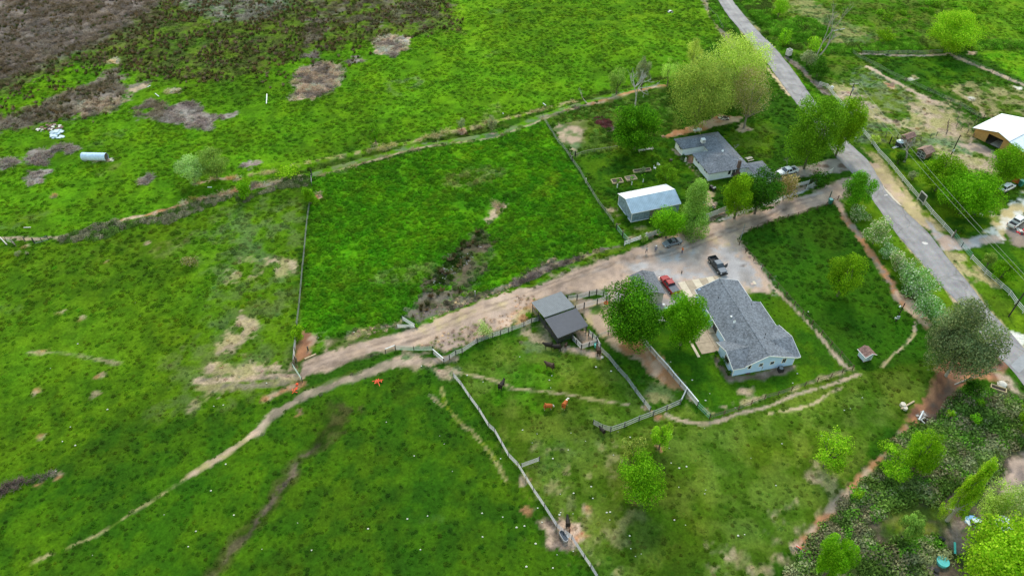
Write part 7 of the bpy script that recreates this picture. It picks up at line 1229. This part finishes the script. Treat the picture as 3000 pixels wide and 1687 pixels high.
# utility trailer with wheels beyond the willow
p = W('t', 290, 565); o = thing('utility_trailer', 'low flat trailer with loose white wheels behind the board fence', 'trailer', (p[0], p[1], 0), .3); MB().box(-2.0, 1.6, -.1, 1.5, .45, .58).build('deck', mat('plank_deck', L(160, 138, 118), .9, var=.3), o); MB().box(1.6, 2.6, .6, .75, .45, .52).build('drawbar', BLK, o)
for x in (-.3, .9): w_ = MB().tube((x, -.28, .34), (x, -.1, .34), .36, n=12).build('wheel', TYRE, o); MB().tube((x, -.3, .34), (x, -.28, .34), .22, n=10).build('rim', WH, w_)
simple('fuel_can', 'red fuel can standing on the bare patch by the willow', 'fuel can', ('t', 215, 545), MB().box(-.3, .3, -.2, .2, 0, .5).box(-.1, .1, -.08, .08, .5, .6), mat('bright_red_plastic', (.6, .03, .04), .5)); simple('white_pot', 'white round pot left on the bare patch by the willow', 'pot', ('t', 225, 500), MB().tube((0, 0, 0), (0, 0, .4), .3, .38, 12), WH)
# rubble heaps top left
def rubble(name, label, cat, t, x, y, rx, ry, n, cols, seed, rr=(.15, .45)):
    b = W(t, x, y); rg = np.random.default_rng(seed); ob = MB()
    for i in range(n):
        a = rg.random() * 6.28; k = rg.random() ** .5; cx, cy = math.cos(a) * k * rx, math.sin(a) * k * ry; r = rg.uniform(*rr); V = [(cx + (dx * r) * rg.uniform(.7, 1.2), cy + dy * r * rg.uniform(.7, 1.2), dz * r * 1.2 * (1.3 - k)) for dz in (0, 1) for dx, dy in ((-1, -1), (1, -1), (1, 1), (-1, 1))]; ob.add(V, [(4, 5, 6, 7), (0, 1, 5, 4), (1, 2, 6, 5), (2, 3, 7, 6), (3, 0, 4, 7)], rg.integers(0, len(cols)))
    o = ob.build(name, cols, None, (b[0], b[1], zat(*b))); return tag(o, label, cat)
rubble('rubble_heap', 'brown and grey rubble heap above the silvery sheet', 'rubble heap', '00', 500, 1290, 3.2, 2.2, 60, [mat('rubble_brown', L(120, 96, 84), .95), STONE, mat('rubble_dark', L(70, 60, 56), .95)], 2); rubble('tarp_sheet', 'crumpled silvery sheet lying in the upper left field', 'sheet', '00', 572, 1335, 1.5, 1.1, 30, [mat('silver_sheet', L(196, 212, 222), .5), mat('silver_sheet_dull', L(160, 176, 186), .5)], 12, (.3, .6)); rubble('tarp_sheet', 'small torn silvery strip below the larger sheet', 'sheet', '00', 560, 1380, 2.0, .6, 22, [MATS['silver_sheet']], 13, (.2, .4))
rubble('debris_heap', 'white debris by the burnt patch under the trees', 'rubble heap', '20', 2130, 1190, 1.6, .9, 30, [STONE, MATS['rubble_dark']], 31); rubble('white_rubbish', 'black and white rubbish lying far up in the field', 'rubbish', '20', 1595, 122, .9, .5, 10, [WH, BLK], 33, (.2, .4)); rubble('hay_heap', 'small tan heap of soil in the marsh', 'soil heap', '00', 1135, 625, 1.6, 1.1, 30, [mat('tan_soil_heap', L(200, 168, 124), .95)], 35)
rubble('roots_heap', 'dark tangle of roots and earth at the gully head', 'root heap', 'q', 420, 480, 1.6, 1.0, 70, [mat('root_brown', L(112, 90, 78), .95), DEADB], 44, (.1, .28)); rubble('flower_bed', 'cluttered pots and slabs at the lower right edge yard', 'clutter', 'u', 590, 745, 1.6, 1.2, 22, [STONE, MATS['bright_red_plastic'], BLK], 47)
tb = W('33', 2075, 910); rubble('tarpaulin', 'blue tarpaulin heap with sticks, in the thicket', 'tarpaulin', 'l', 540, 195, 1.4, .9, 34, [mat('blue_tarp', L(120, 170, 214), .5), mat('white_tarp', L(210, 224, 228), .5), BLK], 51, (.25, .5)); rubble('tarpaulin', 'white tarpaulin heap near the right edge thicket', 'tarpaulin', 'l', 900, 240, 1.4, 1.4, 26, [MATS['white_tarp'], mat('grey_tarp', L(140, 150, 140), .6)], 52, (.25, .5))
simple('paddling_pool', 'blue and turquoise round tub half under the vivid tree', 'tub', ('l', 160, 660), MB().tube((0, 0, 0), (0, 0, .6), .85, .9, 20), mat('turquoise_tub', L(90, 190, 190), .5)); simple('black_barrel', 'black barrel lying in the bramble thicket', 'barrel', ('l', 140, 395), MB().tube((-.5, 0, .35), (.5, 0, .35), .35, n=12), BLK, -.6); simple('black_bucket', 'black bucket with pale inside at the frame bottom', 'bucket', ('l', 90, 755), MB().tube((0, 0, 0), (0, 0, .5), .35, .4, 12), BLK); simple('garden_hose_board', 'turquoise board leaning in the thicket beside the vivid tree', 'board', ('l', 300, 500), MB().box(-.15, .15, -1.0, 1.0, .3, .4), MATS['turquoise_plastic'], -.4)
p = W('32', 2310, 1020); o = thing('planter_box', 'empty pale wooden planter box at the bramble edge by the road', 'planter', (p[0], p[1], zat(*p)), -.5)
for q in ((-1.3, 1.3, -.55, -.43), (-1.3, 1.3, .43, .55), (-1.3, -1.18, -.43, .43), (1.18, 1.3, -.43, .43)): MB().box(*q, 0, .5).build('board', MATS['sandy_board'], o)
MB().box(-1.18, 1.18, -.43, .43, .02, .2).build('dark_soil', SOIL, o)
for i, (t, x, y, h_, s) in enumerate((('12', 525, 625, 1.1, 'short dark post standing by the bare red earth'), ('12', 2205, 80, 1.5, 'pale lone post at the wet patch edge'), ('11', 562, 330, 2.3, 'black-topped corner post at the head of the wire fence'), ('31', 612, 560, 2.6, 'thin grey pole beside the teal-green bin'), ('31', 1855, 938, 2.0, 'dark gate post at the end of the road fence'), ('21', 1705, 1300, .7, 'dark stub post standing in the gravel yard'), ('23', 578, 1005, 1.0, 'rusty stake beside the stock tank'), ('v', 360, 330, 1.2, 'dark post left in the far left ditch'), ('v', 490, 350, 1.6, 'leaning black post at the far left ditch'), ('21', 742, 395, 1.5, 'pale-topped post on the neighbour fence line'), ('21', 1128, 1018, 1.4, 'thick black post at the paddock corner'))): simple('lone_post', s, 'post', (t, x, y), MB().box(-.1, .1, -.1, .1, -.1, h_), (DKP, GALV, BLK, WIRE, WOODP, WOODP, RUST, WOODP, BLK, GB, BLK)[i])
# pale dead flower stalks and puddles in the wet patch
wp = MB(); rgw = np.random.default_rng(8)
for cx, cy, n_, s_ in ((2110, 1130, 16, 30), (2140, 1190, 10, 24), (2010, 1260, 22, 40), (1890, 1270, 20, 34), (1870, 1330, 26, 44), (1840, 1400, 24, 40), (2240, 1020, 7, 16)):
    for i in range(n_): q = W('11', cx + rgw.normal() * s_, cy + rgw.normal() * s_ * .6); a = rgw.random() * 6; r = rgw.uniform(.06, .17); wp.add([(q[0] + math.cos(a + j * 1.05) * r * rgw.uniform(.5, 1.2), q[1] + math.sin(a + j * 1.05) * r * rgw.uniform(.4, 1), zat(*q) + .05) for j in range(6)], [tuple(range(6))])
wp.build('puddles', mat('standing_water', (.2, .21, .22), .12, spec=.6, var=.1), kind='stuff')
